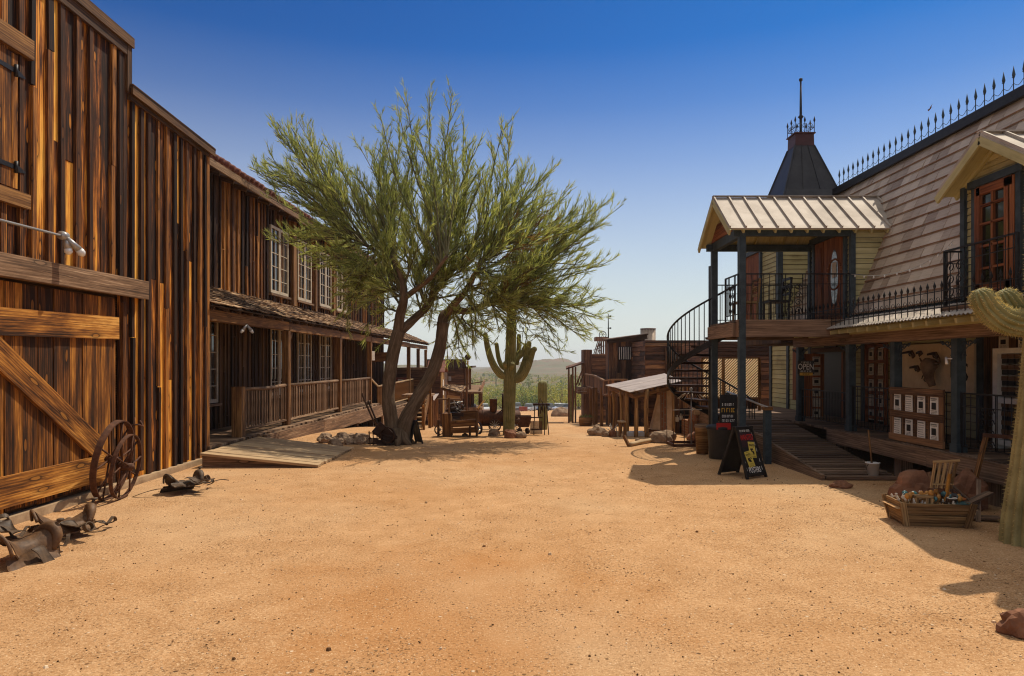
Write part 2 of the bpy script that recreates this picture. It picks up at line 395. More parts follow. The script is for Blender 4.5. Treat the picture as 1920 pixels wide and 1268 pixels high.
M['cactus'] = cactus_mat('saguaro_skin', (.15, .145, .05), (.31, .28, .12))
M['cactus_old'] = cactus_mat('old_saguaro_skin', (.19, .15, .055), (.38, .31, .13))
M['bark'] = bark_mat(); M['brick'] = brick_mat()
M['leaf'] = leaf_mat('palo_verde_twigs', [(.15, (.10, .13, .045)), (.36, (.26, .315, .095)), (.58, (.43, .48, .16)), (.83, (.60, .60, .25)), (.97, (.60, .47, .15))], .6)
M['twig'] = speck('olive_twig_bark', (.07, .065, .028), (.17, .15, .065), 6, .8)
M['pod'] = leaf_mat('dry_brown_twigs', [(.2, (.10, .05, .015)), (.6, (.27, .13, .03)), (.9, (.36, .22, .06))], .3)
M['bush'] = leaf_mat('desert_shrub_leaves', [(.15, (.10, .11, .02)), (.42, (.29, .29, .05)), (.66, (.48, .45, .09)), (.95, (.62, .54, .15))], .3)
M['bushb'] = leaf_mat('dark_mesquite_leaves', [(.15, (.05, .085, .02)), (.5, (.14, .20, .045)), (.9, (.29, .34, .09))], .3)
M['spine'] = leaf_mat('straw_coloured_spines', [(.2, (.45, .34, .16)), (.9, (.72, .58, .32))], .55)
k = MT('tan_shade_cloth', .9, 0, .1); c = k.ramp(k.noise(k.co(3), 3, 4, .6), [(.35, (.80, .54, .28)), (.7, (.92, .68, .40))]); k.col(c)
tr = k.t.nodes.new('ShaderNodeBsdfTranslucent'); k.put(tr.inputs[0], c); mx = k.t.nodes.new('ShaderNodeMixShader'); mx.inputs[0].default_value = .88
k.t.links.new(k.b.outputs[0], mx.inputs[1]); k.t.links.new(tr.outputs[0], mx.inputs[2]); k.t.links.new(mx.outputs[0], k.out.inputs[0]); M['cloth'] = k.mat
k = MT('leaded_glass', .12, 0, .6); k.col(k.ramp(k.noise(k.co(3), 14, 3, .6), [(.4, (.06, .08, .09)), (.6, (.30, .33, .34)), (.75, (.55, .56, .55))])); M['leaded'] = k.mat

# ---------------------------------------------------------------- sun, sky, camera
SX, SY = .40, .45                                 # ground offset of a shadow towards the viewer and the left, per metre of height
sun_dir = V((SX, SY, 1)).normalized()             # towards the sun
w = bpy.data.worlds.new('World'); S.world = w; w.use_nodes = True
wt = w.node_tree; bg = wt.nodes['Background']
sky = wt.nodes.new('ShaderNodeTexSky'); sky.sky_type = 'NISHITA'; sky.sun_disc = False
sky.sun_elevation = math.asin(sun_dir.z); sky.sun_rotation = math.atan2(sun_dir.x, sun_dir.y)
sky.altitude = 500; sky.air_density = 1.0; sky.dust_density = .6; sky.ozone_density = 3.0
hs = wt.nodes.new('ShaderNodeHueSaturation'); hs.inputs['Saturation'].default_value = 1.3; hs.inputs['Value'].default_value = .475
gm = wt.nodes.new('ShaderNodeGamma'); gm.inputs[1].default_value = 1.65
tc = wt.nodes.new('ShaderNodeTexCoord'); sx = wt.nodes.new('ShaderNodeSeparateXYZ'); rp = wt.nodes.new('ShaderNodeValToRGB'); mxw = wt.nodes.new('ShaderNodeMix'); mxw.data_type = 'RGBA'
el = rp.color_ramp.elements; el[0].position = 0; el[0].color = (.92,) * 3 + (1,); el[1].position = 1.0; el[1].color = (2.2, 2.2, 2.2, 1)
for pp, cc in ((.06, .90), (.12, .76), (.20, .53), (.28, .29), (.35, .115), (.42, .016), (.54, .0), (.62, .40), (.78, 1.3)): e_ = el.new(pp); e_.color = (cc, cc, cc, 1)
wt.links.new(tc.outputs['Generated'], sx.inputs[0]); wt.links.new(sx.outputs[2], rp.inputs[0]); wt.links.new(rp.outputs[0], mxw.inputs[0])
mxw.inputs[7].default_value = (7.2, 7.05, 6.75, 1)      # pale dust haze along the horizon, plus overhead glow added to lift shaded areas
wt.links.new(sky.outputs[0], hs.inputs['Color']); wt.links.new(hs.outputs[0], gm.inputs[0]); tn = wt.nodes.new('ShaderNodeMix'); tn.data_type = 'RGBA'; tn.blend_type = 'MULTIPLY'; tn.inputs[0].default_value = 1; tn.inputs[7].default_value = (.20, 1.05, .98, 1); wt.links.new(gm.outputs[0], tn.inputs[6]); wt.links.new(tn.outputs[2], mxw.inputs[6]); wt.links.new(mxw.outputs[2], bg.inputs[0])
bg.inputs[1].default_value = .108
sl = bpy.data.lights.new('sun', 'SUN'); sl.energy = 4.4; sl.angle = math.radians(.5); sl.color = (1.0, .90, .74)
so = bpy.data.objects.new('sun', sl); COL.objects.link(so); so.rotation_euler = (-sun_dir).to_track_quat('-Z', 'Y').to_euler(); so.location = (30, 20, 60)
cd = bpy.data.cameras.new('camera'); cam = bpy.data.objects.new('camera', cd); COL.objects.link(cam); S.camera = cam
cam.location = (0, 0, EYE); cam.rotation_euler = (math.pi / 2, 0, 0); cd.sensor_width = 36; cd.lens = 24; cd.shift_y = (HZ - 634) / 1920
cd.clip_start = .05; cd.clip_end = 20000
S.render.engine = 'CYCLES'; S.cycles.use_denoising = True; S.cycles.max_bounces = 8; S.cycles.diffuse_bounces = 5; S.cycles.glossy_bounces = 3
S.cycles.transparent_max_bounces = 6; S.cycles.volume_bounces = 0; S.cycles.caustics_reflective = False; S.cycles.caustics_refractive = False
S.cycles.sample_clamp_indirect = 6; S.cycles.pixel_filter_type = 'BLACKMAN_HARRIS'; S.cycles.filter_width = 1.15
S.view_settings.view_transform = 'Standard'; S.view_settings.look = 'None'; S.view_settings.exposure = 0; S.view_settings.gamma = 1

# ---------------------------------------------------------------- ground and far terrain
ys = [-25 + i * .5 for i in range(120)] + [35 + i * 2.5 for i in range(52)]
xs = [-30 + i * .5 for i in range(121)]
xs = [-1200, -500, -200, -90, -45] + xs + [45, 90, 200, 500, 1200]
def gnd(x, y):
    b = .012 * noise.noise(V((x * .3, y * .3, 3))) + .003 * noise.noise(V((x * 1.1, y * 1.1, 9)))
    return gz(y) + b
g = MB(); vs = [(x, y, gnd(x, y)) for y in ys for x in xs]; n = len(xs)
fs = [(j * n + i, j * n + i + 1, (j + 1) * n + i + 1, (j + 1) * n + i) for j in range(len(ys) - 1) for i in range(n - 1)]
g.add(vs, fs, [[(0, 0)] * 4] * len(fs), True); setting(g, 'ground', M['ground'])
yd = [162.5, 190, 230, 300, 420, 600, 900, 1400, 2200, 3100]; xd = [-3100, -1500, -700, -300, -120, 0, 120, 300, 700, 1500, 3100]
def dzf(x, y):
    z = gz(y) + (1.5 * noise.noise(V((x * .006, y * .006, 1))) if y > 200 else 0)
    return z
g = MB(); vs = [(x, y, dzf(x, y)) for y in yd for x in xd]; n = len(xd)
fs = [(j * n + i, j * n + i + 1, (j + 1) * n + i + 1, (j + 1) * n + i) for j in range(len(yd) - 1) for i in range(n - 1)]
g.add(vs, fs, [[(0, 0)] * 4] * len(fs), True); setting(g, 'desert_plain', M['desert'])
def hill(name, cx, cy, rx, ry, h, seed, z0=-10.5, pw=1.3):
    g = MB(); N = 40; vs = []
    for j in range(N + 1):
        for i in range(N + 1):
            u, v = i / N * 2 - 1, j / N * 2 - 1; d = math.hypot(u, v)
            t = max(0, 1 - d); q = V((u * 3 + seed, v * 3, seed))
            z = (t ** pw) * (1 + .5 * noise.noise(q) + .25 * noise.noise(q * 2.7)) * h
            vs.append((cx + u * rx, cy + v * ry, z0 + z))
    g.add(vs, [(j * (N + 1) + i, j * (N + 1) + i + 1, (j + 1) * (N + 1) + i + 1, (j + 1) * (N + 1) + i) for j in range(N) for i in range(N)], None, True)
    return setting(g, name, M['desert'])
hill('hill', 70, 1250, 140, 160, 22, 3, pw=.9)
hill('hill', -260, 900, 240, 240, 18, 8, pw=.9)
hill('mountain', -217, 2400, 60, 70, 38, 5, pw=1.0)
hill('mountain', -262, 2500, 80, 70, 27, 6, pw=1.0)
hill('mountain', 105, 2600, 70, 70, 24, 7)
# pebbles: a layer nobody could count
g = MB()
def peb(x, y, r):
    o = R.uniform(0, 6.28); z = gnd(x, y); k = 5
    top = [(x + r * math.cos(o + 6.2832 * i / k) * R.uniform(.6, 1.2), y + r * math.sin(o + 6.2832 * i / k) * R.uniform(.6, 1.2), z) for i in range(k)]
    hgt = r * R.uniform(.5, 1.0); ox, oy = R.uniform(-.3, .3) * r, R.uniform(-.3, .3) * r
    mid = [(lerp(p[0], x, .35) + ox, lerp(p[1], y, .35) + oy, z + hgt) for p in top]
    g.add(top + mid, [(i, (i + 1) % k, k + (i + 1) % k, k + i) for i in range(k)] + [tuple(range(k, 2 * k))])
for i in range(9000):
    y = 2.6 + 15 * R.random() ** 1.7; x = R.uniform(-.82, .82) * y
    if x < -5.6: continue
    r = R.choice([.003, .003, .004, .005, .007]) * (1 + .6 * R.random()) * (.7 + y * .045)
    if R.random() < .02: r *= 2.2
    peb(x, y, r)
pebmat = MT('pebble_stone', .9, 0, .15); pebmat.col(pebmat.ramp(pebmat.isl(), [(.1, (.06, .03, .012)), (.3, (.22, .115, .05)), (.6, (.42, .25, .12)), (.95, (.72, .54, .36))]))
o = solo(g, 'gravel', pebmat.mat, 'small brown and pale pebbles scattered over the dirt square', 'gravel'); o['kind'] = 'stuff'
# ---------------------------------------------------------------- generic walls
def board_wall(mb, bt, p0, p1, z0, z1, nrm, bw=.26, th=.03, bat=.075, bth=.045, jz=.04, skip=None, miss=.06):
    p0, p1, nrm = V((*p0, 0)), V((*p1, 0)), V((*nrm, 0)); L = (p1 - p0).length; d = (p1 - p0) / L; t = 0
    while t < L - .03:
        wd = min(bw * R.uniform(.75, 1.2), L - t); m = t + wd / 2; q = p0 + d * m
        a, b = z0(m) if callable(z0) else z0, z1(m) if callable(z1) else z1
        for (s0, s1) in (skip(m) if skip else [(a, b)]):
            lo = s0 - R.uniform(0, jz) if s0 <= a + .01 else s0
            segs = [(lo, s1)]
            if s1 - lo > 2.5 and R.random() < .45:
                c = R.uniform(lo + .6, s1 - .6); segs = [(lo, c - .004), (c + .004, s1)]
            for (u0, u1) in segs:
                off = nrm * (R.uniform(-.008, .008)); tl = d * R.uniform(-.008, .008)
                mb.beam(q + off - tl + UP * u0, q + off + tl + UP * u1, wd - .012, th, nrm)
            if bt is not None and R.random() > miss:
                c = p0 + d * (t + wd); bb = bat * R.uniform(.75, 1.35)
                u0, u1 = lo + R.uniform(0, .12), s1
                parts = [(u0, u1)] if R.random() > .45 else [(u0, lerp(u0, u1, .5 + R.uniform(-.3, .3))), (0, u1)]
                if len(parts) == 2: parts[1] = (parts[0][1] + R.uniform(.004, .03), u1)
                for (e0, e1) in parts:
                    sh = d * R.uniform(-.02, .02)
                    bt.beam(c + sh + nrm * (th / 2 + bth / 2 - .004 + R.uniform(0, .006)) + UP * e0, c + sh + d * R.uniform(-.018, .018) + nrm * (th / 2 + bth / 2 - .004 + R.uniform(0, .008)) + UP * e1, bb, bth, nrm)
        t += wd
def siding(mb, p0, p1, z0, z1, nrm, bh=.16, th=.022, jit=.0, gap=.012, lmax=99, skip=None):
    p0, p1, nrm = V((*p0, 0)), V((*p1, 0)), V((*nrm, 0)); z = z0; L = (p1 - p0).length; d = (p1 - p0) / L
    while z < z1 - .02:
        h = min(bh * R.uniform(1 - jit, 1 + jit), z1 - z); t = 0
        while t < L - .01:
            l = min(L - t, lmax * R.uniform(.6, 1.2))
            for (a, b) in (skip(z + h / 2, t, t + l) if skip else [(t, t + l)]):
                q0, q1 = p0 + d * a + UP * (z + h / 2), p0 + d * b + UP * (z + h / 2)
                mb.beam(q0 + nrm * R.uniform(0, .004), q1 + nrm * R.uniform(0, .004), th, h - gap, (UP - nrm * .10))
            t += l
        z += h
def slab(mb, a, b, c, d, th):                      # sheet with thickness: four corners, normal from a,b,d
    a, b, c, d = map(V, (a, b, c, d)); n = (b - a).cross(d - a).normalized() * th
    mb.add([a, b, c, d, a - n, b - n, c - n, d - n], [(0, 1, 2, 3), (7, 6, 5, 4), (0, 4, 5, 1), (1, 5, 6, 2), (2, 6, 7, 3), (3, 7, 4, 0)],
           [[(0, 0), ((b - a).length, 0), ((b - a).length, (d - a).length), (0, (d - a).length)]] * 2 + [[(0, 0), (1, 0), (1, th), (0, th)]] * 4)

# ---------------------------------------------------------------- barn
BX = -6.0
barn = thing('wooden_barn', 'tall orange brown board and batten barn with a braced plank door', 'barn', (-9, 8, 0))
mb, bt = MB(), MB()
def cutA(m):
    y = 3 + m
    if 5.75 < y < 10.3: return [(3.0, 6.88)]
    return [(.12, 6.88)]
board_wall(mb, bt, (BX, 3), (BX, 10.5), .12, 6.88, (1, 0), .27, skip=cutA)
board_wall(mb, bt, (BX, 10.5), (BX, 13.34), .10, 6.2, (1, 0), .27, jz=.12)
mb.build('wall', M['barn'], barn); bt.build('batten_strips', M['batten'], barn)
mb = MB()                                          # carcass behind the boards and the other three sides
mb.box(-13, BX - .05, 3.0, 10.46, 0, 6.8); mb.box(-13, BX - .05, 10.47, 13.30, 0, 6.1)
mb.build('carcass', M['trim'], barn)
mb = MB()
mb.beam((BX + .06, 2.8, 6.78), (BX + .06, 10.52, 6.78), .05, .24); mb.beam((BX + .04, 10.56, 6.1), (BX + .04, 10.56, 6.95), .10, .12, V((0, 1, 0)))
mb.beam((BX + .055, 10.6, 6.12), (BX + .055, 13.36, 6.06), .05, .22)
mb.split('fascia', M['trim'], barn)
mb = MB()
slab(mb, (BX + .12, 2.7, 6.97), (BX + .12, 10.64, 6.97), (-13.2, 10.64, 7.3), (-13.2, 2.7, 7.3), .06)
slab(mb, (BX + .15, 10.56, 6.22), (BX + .15, 13.50, 6.14), (-13.2, 13.50, 8.2), (-13.2, 10.56, 8.28), .05)
mb.beam((BX + .125, 10.56, 6.16), (BX + .125, 13.50, 6.08), .03, .16); mb.beam((BX + .105, 2.7, 6.88), (BX + .105, 10.64, 6.88), .03, .13)
for k in range(9): mb.beam((BX - .1, 10.7 + k * .34, 6.17 - k * .003), (BX + .10, 10.7 + k * .31, 6.12 - k * .003), .06, .09)
mb.build('roof', M['trim'], barn)
mb = MB(); mb.box(-6.3, BX + .10, 3, 13.36, -.15, .10, jit=.02); mb.build('footing', M['concrete'], barn)
door = None
mb = MB(); y = 5.8
while y < 10.26:
    wdt = min(R.uniform(.27, .36), 10.28 - y)
    mb.beam((BX + .02 + R.uniform(-.008, .008), y + wdt / 2, .12 + R.uniform(0, .07)), (BX + .02 + R.uniform(-.008, .008), y + wdt / 2, 2.88), wdt - R.uniform(.012, .03), .035, V((1, 0, 0)))
    y += wdt
door = mb.build('door', M['door'], barn)
mb = MB(); mb.beam((BX + .062, 5.8, 2.36), (BX + .062, 10.28, 2.44), .05, .33); mb.build('top_rail', M['rail'], door)
mb = MB(); mb.beam((BX + .062, 5.8, .40), (BX + .062, 9.92, .40), .05, .37); mb.build('bottom_rail', M['rail'], door)
mb = MB(); mb.beam((BX + .061, 7.55, 2.26), (BX + .061, 9.84, .66), .05, .32, V((0, 0, 1))); mb.build('brace', M['rail'], door)
mb = MB(); mb.beam((BX + .10, 5.4, 3.02), (BX + .10, 10.95, 3.08), .16, .27, jit=.012); mb.build('lintel_beam', M['grey'], barn)
loft = None
mb = MB(); y = 6.9
while y < 8.18:
    wdt = min(.24, 8.2 - y); mb.beam((BX + .05, y + wdt / 2, 4.0), (BX + .05, y + wdt / 2, 5.6), wdt - .015, .035, V((1, 0, 0))); y += wdt
loft = mb.build('loft_door', M['door'], barn)
mb = MB(); mb.beam((BX + .06, 6.8, 5.76), (BX + .06, 8.42, 5.76), .10, .24); mb.beam((BX + .06, 6.8, 3.88), (BX + .06, 8.36, 3.88), .10, .18); mb.split('loft_frame', M['post'], barn)
for z in (5.4, 4.25):
    mb = MB(); mb.beam((BX + .075, 7.7, z), (BX + .075, 8.12, z), .012, .055); mb.tube([(BX + .09, 8.14, z - .07), (BX + .09, 8.14, z + .07)], .022); mb.beam((BX + .06, 8.16, z), (BX + .06, 8.32, z - .02), .02, .10, h1=.02); mb.build('strap_hinge', M['iron'], loft)
# flood lamp on its pipe
lamp = thing('flood_lamp', 'white twin bulb flood lamp on the end of a pipe along the barn wall', 'lamp', (BX + .25, 8.7, 3.5))
mb = MB(); mb.tube([(BX + .25, 5.2, 3.47), (BX + .25, 8.72, 3.54)], .016, 8); mb.beam((BX + .02, 6.0, 3.48), (BX + .25, 6.0, 3.485), .02, .03); mb.build('pipe', M['lamp'], lamp)
mb = MB(); mb.tube([(BX + .25, 8.70, 3.545), (BX + .25, 8.80, 3.545)], .055, 10); mb.build('junction_box', M['lamp'], lamp)
for (dx, dy) in ((.02, .04), (.10, .16)):
    a = V((BX + .25 + dx * .3, 8.78, 3.52)); b = a + V((dx * .8, dy * .7, -.13)); c = b + V((dx * .35, dy * .3, -.075))
    mb = MB(); mb.tube([a, b], [.028, .045], 10); h = mb.build('lamp_head', M['lamp'], lamp)
    mb = MB(); mb.tube([b, lerp(b, c, .6), c], [.046, .05, .02], 10); mb.build('bulb', M['bulb'], h)

# ---------------------------------------------------------------- iron wheels leaning on the barn
def steel_wheel(c, rad, wide, nsp, lean, yaw, label):
    t = thing('steel_wheel', label, 'wheel', (c[0], c[1], 0), 'rusty steel wheels by the barn door')
    c = V(c); ax = V((math.cos(yaw) * math.cos(lean), math.sin(yaw), math.sin(lean))).normalized()
    u = ax.cross(UP).normalized(); w2 = ax.cross(u)
    mb = MB(); mb.ring(c, rad, .016, ax, 40, wide=wide); mb.build('rim', M['rust'], t)
    mb = MB(); mb.tube([c - ax * .09, c + ax * .09], .055, 12); mb.tube([c - ax * .11, c + ax * .11], .028, 8); mb.build('hub', M['rust'], t)
    for k in range(nsp):
        th = 6.2832 * k / nsp + .2; d = u * math.cos(th) + w2 * math.sin(th); s = (1 if k % 2 else -1)
        mb = MB(); mb.tube([c + ax * (.05 * s) + d * .04, c + ax * (wide * .25 * s) + d * (rad - .012)], .012, 6); mb.build('spoke', M['rust'], t)
steel_wheel((-5.62, 9.62, .55), .565, .085, 10, -.16, .12, 'wide rimmed rusty steel wheel leaning against the barn door')
steel_wheel((-5.44, 9.62, .46), .455, .05, 10, -.14, .12, 'narrower rusty steel wheel leaning in front of the wide one')
mb = MB(); mb.tube(cat([(-5.9, 10.5, .95), (-5.75, 10.5, .97), (-5.74, 10.62, .93), (-5.80, 10.64, 1.02)], 4), .014); mb.tube([(-5.82, 10.5, .80), (-5.80, 10.5, 1.08)], .012)
solo(mb, 'iron_hook', M['rust'], 'rusty iron hook fixed to the barn boards above the wheels', 'hook')

# ---------------------------------------------------------------- saddles
def sheet(mb, fn, nu, nv, th):                     # curved leather sheet with thickness
    vs = [V(fn(i / nu, j / nv)) for i in range(nu + 1) for j in range(nv + 1)]; n = nv + 1
    fs = [(i * n + j, i * n + j + 1, (i + 1) * n + j + 1, (i + 1) * n + j) for i in range(nu) for j in range(nv)]
    lo = [v - UP * th for v in vs]; m = len(vs); rim = [i * n for i in range(nu + 1)] + [nu * n + j for j in range(1, n)] + [i * n + nv for i in range(nu - 1, -1, -1)] + [j for j in range(nv - 1, 0, -1)]
    mb.add(vs + lo, fs + [tuple(m + k for k in reversed(f)) for f in fs] + [(rim[(k + 1) % len(rim)], rim[k], m + rim[k], m + rim[(k + 1) % len(rim)]) for k in range(len(rim))], None, True)
def strap(mb, pts, w, th, roll=UP, n=5):
    c = cat(pts, n)
    for a, b in zip(c, c[1:]): mb.beam(a, b + (b - a) * .06, w, th, roll)
def saddle(loc, rz, label, tip=0.0, sc=1.0, seed=0, mat='leather'):
    t = thing('old_saddle', label, 'saddle', (0, 0, 0), 'old saddles lying along the barn'); rr = random.Random(seed)
    rt = Matrix.Rotation(tip, 3, 'X')
    def tr(p): return rt @ (V(p) * sc) + UP * (.10 * abs(tip))
    mb = MB()
    def seat(u, v):                                # u: cantle to pommel, v: side to side
        x = -.30 + .60 * u; a = v * 2 - 1
        ridge = .17 + .17 * max(0, 1 - u / .30) ** 1.5 + .12 * max(0, (u - .62) / .38) ** 1.2
        wd = .19 - .045 * math.sin(u * 3.1) + .02 * max(0, (u - .7))
        z = ridge * (1 - abs(a) ** 2.4 * (.58 - .25 * max(0, 1 - u / .25))) + .010 * noise.noise(V((u * 8, a * 4, seed)))
        return tr((x - .05 * max(0, 1 - u / .2) * (1 - a * a), wd * a * 1.05, z))
    sheet(mb, seat, 20, 14, .022)
    mb.tube([tr((-.335 - .03 * (1 - (k / 8) ** 2), .20 * k / 8, .335 - .14 * abs(k / 8) ** 2.2)) for k in range(-8, 9)], .020 * sc, 7)
    st_ = mb.build('seat', M[mat], t)
    mb = MB(); mb.tube([tr(p) for p in cat([(.26, -.17, .10), (.30, -.11, .24), (.31, 0, .295), (.30, .11, .24), (.26, .17, .10)], 5)], rads([.03, .048, .055, .048, .03], 21), 9); mb.build('pommel', M[mat], t)
    mb = MB(); mb.tube([tr(p) for p in ((.31, 0, .30), (.34, 0, .36), (.36, 0, .395))], [.028 * sc, .018 * sc, .024 * sc], 8); mb.lathe(tr((.365, 0, .395)), [(0, .018), (.030, .014), (.036, .004), (.028, -.008), (0, -.01)], 12); mb.build('horn', M['strap'], t)
    for s in (-1, 1):
        mb = MB()
        def skirt(u, v): return tr((-.36 + .70 * u - .03 * math.sin(v * 3), s * (.15 + .20 * v + .02 * math.sin(u * 7 + seed)), max(.012, .13 - .125 * v ** .8 + .028 * math.sin(u * 9 + seed * 2 + s) * v + .02 * noise.noise(V((u * 5, v * 4, seed + s))))))
        sheet(mb, skirt, 16, 8, .012); mb.build('skirt', M[mat], t)
        mb = MB()
        def fender(u, v): return tr((-.08 + .17 * v + .14 * u, s * (.17 + .40 * u), max(.02, .17 - .20 * u + .11 * u * u + .035 * math.sin(u * 5 + seed) + .02 * math.sin(v * 3 + u * 6))))
        sheet(mb, fender, 12, 5, .010); mb.build('fender', M['strap'], t)
        mb = MB(); c = tr((.16, s * .62, .075)); mb.ring(c, .066 * sc, .010, V((.5, .8 * s, .35 + .4 * rr.random())), 18, 5, wide=.06 * sc); mb.build('stirrup', M['strap'], t)
    mb = MB()
    for q in range(4):
        a0 = rr.uniform(-.5, 1.2) + (3.1 if q % 2 else 0); p0 = V((rr.uniform(-.2, .2), rr.uniform(-.1, .1), .04)); d = V((math.cos(a0), math.sin(a0), 0)); e = V((-d.y, d.x, 0)) * rr.uniform(-.3, .3)
        strap(mb, [tr(p0 + d * .25), tr(p0 + d * .42 + e * .3 + UP * .02), tr(p0 + d * .56 + e + UP * rr.uniform(.0, .05)), tr(p0 + d * .62 + e * 1.9 - UP * .02)], .035 * sc, .008)
    strap(mb, [tr((.34, -.1, .10)), tr((.48, -.12, .05)), tr((.58, -.02, .12)), tr((.62, .06, .05)), tr((.50, .10, .02))], .045 * sc, .009, V((0, 0, 1)))
    mb.build('strap', M['strap'], t)
    t.location = loc; t.rotation_euler = (0, 0, rz); return t
saddle((-4.74, 6.6, .02), 1.3, 'crumpled dark saddle nearest the viewer with loose flaps and straps', .5, .78, 1)
saddle((-4.98, 7.6, .02), .75, 'pale worn saddle seat up on the dirt by the big barn door', -.12, .82, 4)
saddle((-4.85, 10.15, .02), .9, 'dark saddle with upturned pommel beside the barn corner footing', -.3, .72, 7, 'strap')

# ---------------------------------------------------------------- hotel
HY0 = 13.4
def hx(y): return -7.5 + .031 * (y - HY0)          # facade line
def hp(y, off=0.0): return V((hx(y) + off, y, 0))
hotel = thing('two_storey_hotel', 'long two storey brown board hotel with white windows and a shingled porch', 'hotel', (-9, 25, 0))
mb, bt = MB(), MB()
nrm = (1, -.031)
board_wall(mb, bt, (hx(13.4), 13.4), (hx(36), 36), 3.72, 6.62, nrm, .26, bat=.06)
mb.build('upper_wall', M['hotel'], hotel); bt.build('upper_battens', M['batten'], hotel)
mb, bt = MB(), MB()
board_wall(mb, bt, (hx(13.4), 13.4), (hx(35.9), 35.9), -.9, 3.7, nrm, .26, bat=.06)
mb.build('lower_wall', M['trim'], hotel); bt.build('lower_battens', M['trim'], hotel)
mb = MB(); mb.add([hp(13.4, -.05) + UP * -1.4, hp(35.9, -.05) + UP * -1.4, hp(35.9, -5) + UP * -1.4, hp(13.4, -5) + UP * -1.4, hp(13.4, -.05) + UP * 6.6, hp(35.9, -.05) + UP * 6.6, hp(35.9, -5) + UP * 6.6, hp(13.4, -5) + UP * 6.6],
    [(0, 1, 5, 4), (1, 2, 6, 5), (2, 3, 7, 6), (3, 0, 4, 7)]); mb.build('carcass', M['trim'], hotel)
roof = None
mb = MB(); e0, e1 = hp(13.0, .45), hp(36.5, .45); b0, b1 = hp(13.0, -5.2), hp(36.5, -5.2)
slab(mb, e0 + UP * 6.72, e1 + UP * 6.72, b1 + UP * 9.3, b0 + UP * 9.3, .07)
roof = mb.build('roof', M['tile'], hotel)
mb = MB()
for i in range(78):
    y = 13.1 + i * .3; p = hp(y, .47)
    mb.tube([p + UP * (6.74 + R.uniform(0, .03)), p + V((-.45, 0, .23 + R.uniform(0, .03)))+ UP * 6.74], .085, 7)
mb.split('tile', M['tile'], roof)
mb = MB(); mb.beam(hp(13.0, .42) + UP * 6.60, hp(21.8, .42) + UP * 6.60, .05, .17); mb.beam(hp(21.85, .40) + UP * 6.58, hp(36.5, .40) + UP * 6.58, .05, .19); mb.split('fascia', M['grey'], roof)
mb = MB()
for i in range(30): y = 13.3 + i * .78; mb.beam(hp(y, -.05) + UP * 6.62, hp(y, .38) + UP * 6.50, .06, .13)
mb.split('rafter_tail', M['trim'], roof)
mb = MB(); mb.beam(hp(22.25, .09) + UP * 3.8, hp(22.25, .09) + UP * 6.6, .30, .14, V((1, 0, 0))); mb.beam(hp(24.55, .07) + UP * 3.8, hp(24.55, .07) + UP * 6.6, .2, .12, V((1, 0, 0))); mb.beam(hp(26.8, .07) + UP * 3.8, hp(26.8, .07) + UP * 6.6, .2, .12, V((1, 0, 0))); mb.split('corner_board', M['post'], hotel)
def window(y0, y1, z0, z1, parent):
    mb = MB(); o = .06
    def b(ya, za, yb, zb, w=.06, h=.05, off=o): mb.beam(hp(ya, off) + UP * za, hp(yb, off) + UP * zb, w if abs(yb - ya) < .01 else h, h if abs(yb - ya) < .01 else w, V((1, 0, 0)) if abs(yb - ya) < .01 else UP)
    m = (y0 + y1) / 2
    for (a, c) in ((y0, m - .012), (m + .012, y1)):
        b(a + .035, z0, a + .035, z1, .07); b(c - .035, z0, c - .035, z1, .07)
        b(a + .07, z0 + .045, c - .07, z0 + .045, .09); b(a + .07, z1 - .04, c - .07, z1 - .04, .08)
        b((a + c) / 2, z0 + .09, (a + c) / 2, z1 - .08, .022, .03, o - .004)
        for k in range(1, 5):
            z = z0 + (z1 - z0) * k / 5; b(a + .07, z, c - .07, z, .022, .03, o - .006)
    wdw = mb.build('window', M['cream'], parent)
    mb = MB(); mb.quad(hp(y0 + .03, .045) + UP * z0, hp(y1 - .03, .045) + UP * z0, hp(y1 - .03, .045) + UP * z1, hp(y0 + .03, .045) + UP * z1); mb.build('pane', M['glass'], wdw)
    mb = MB(); mb.beam(hp(y0 - .1, .08) + UP * (z0 - .05), hp(y1 + .1, .08) + UP * (z0 - .05), .12, .06); mb.build('sill', M['grey'], wdw)
for (a, c) in ((20.4, 21.85), (22.75, 24.15), (25.1, 26.5), (27.25, 28.75)): window(a, c, 4.05, 6.08, hotel)
for (a, c) in ((15.5, 16.98), (20.4, 21.8), (22.75, 24.15), (25.1, 26.5)): window(a, c, .95, 3.02, hotel)
# porch roof
porch = None
mb = MB()
pa0, pa1, po0, po1 = hp(13.35, .03) + UP * 3.78, hp(41.8, .03) + UP * 3.82, hp(13.42, 1.58) + UP * 3.10, hp(42, 1.58) + UP * 3.16
slab(mb, po0 + UP * -.03, po1 + UP * -.03, pa1 + UP * -.03, pa0 + UP * -.03, .03)
porch = mb.build('porch_roof', M['trim'], hotel)
mb = MB()
for r in range(10):
    t0, t1 = r / 10, min(1, (r + 1.35) / 10); y = 13.4
    while y < 41.9:
        wd = R.uniform(.12, .26); f = (y - 13.4) / 28.5; f2 = min(1, (y + wd - 13.4) / 28.5); lo = t0 + R.uniform(-.035, .02) if r else R.uniform(-.06, .01)
        def pt(ff, t, lift): return lerp(lerp(po0, po1, ff), lerp(pa0, pa1, ff), t) + UP * lift
        l0 = .032 + R.uniform(0, .018)
        slab(mb, pt(f, lo, l0), pt(f2 - .0003, lo, l0 + R.uniform(-.01, .012)), pt(f2 - .0003, t1, .006), pt(f, t1, .006), .018)
        y += wd
mb.build('shingles', M['shake'], porch)
mb = MB()
for i in range(46):
    f = (i + .3) / 46; a, b = lerp(pa0, pa1, f), lerp(po0, po1, f); mb.beam(lerp(a, b, .05) - UP * .10, lerp(a, b, .985) - UP * .09, .05, .10)
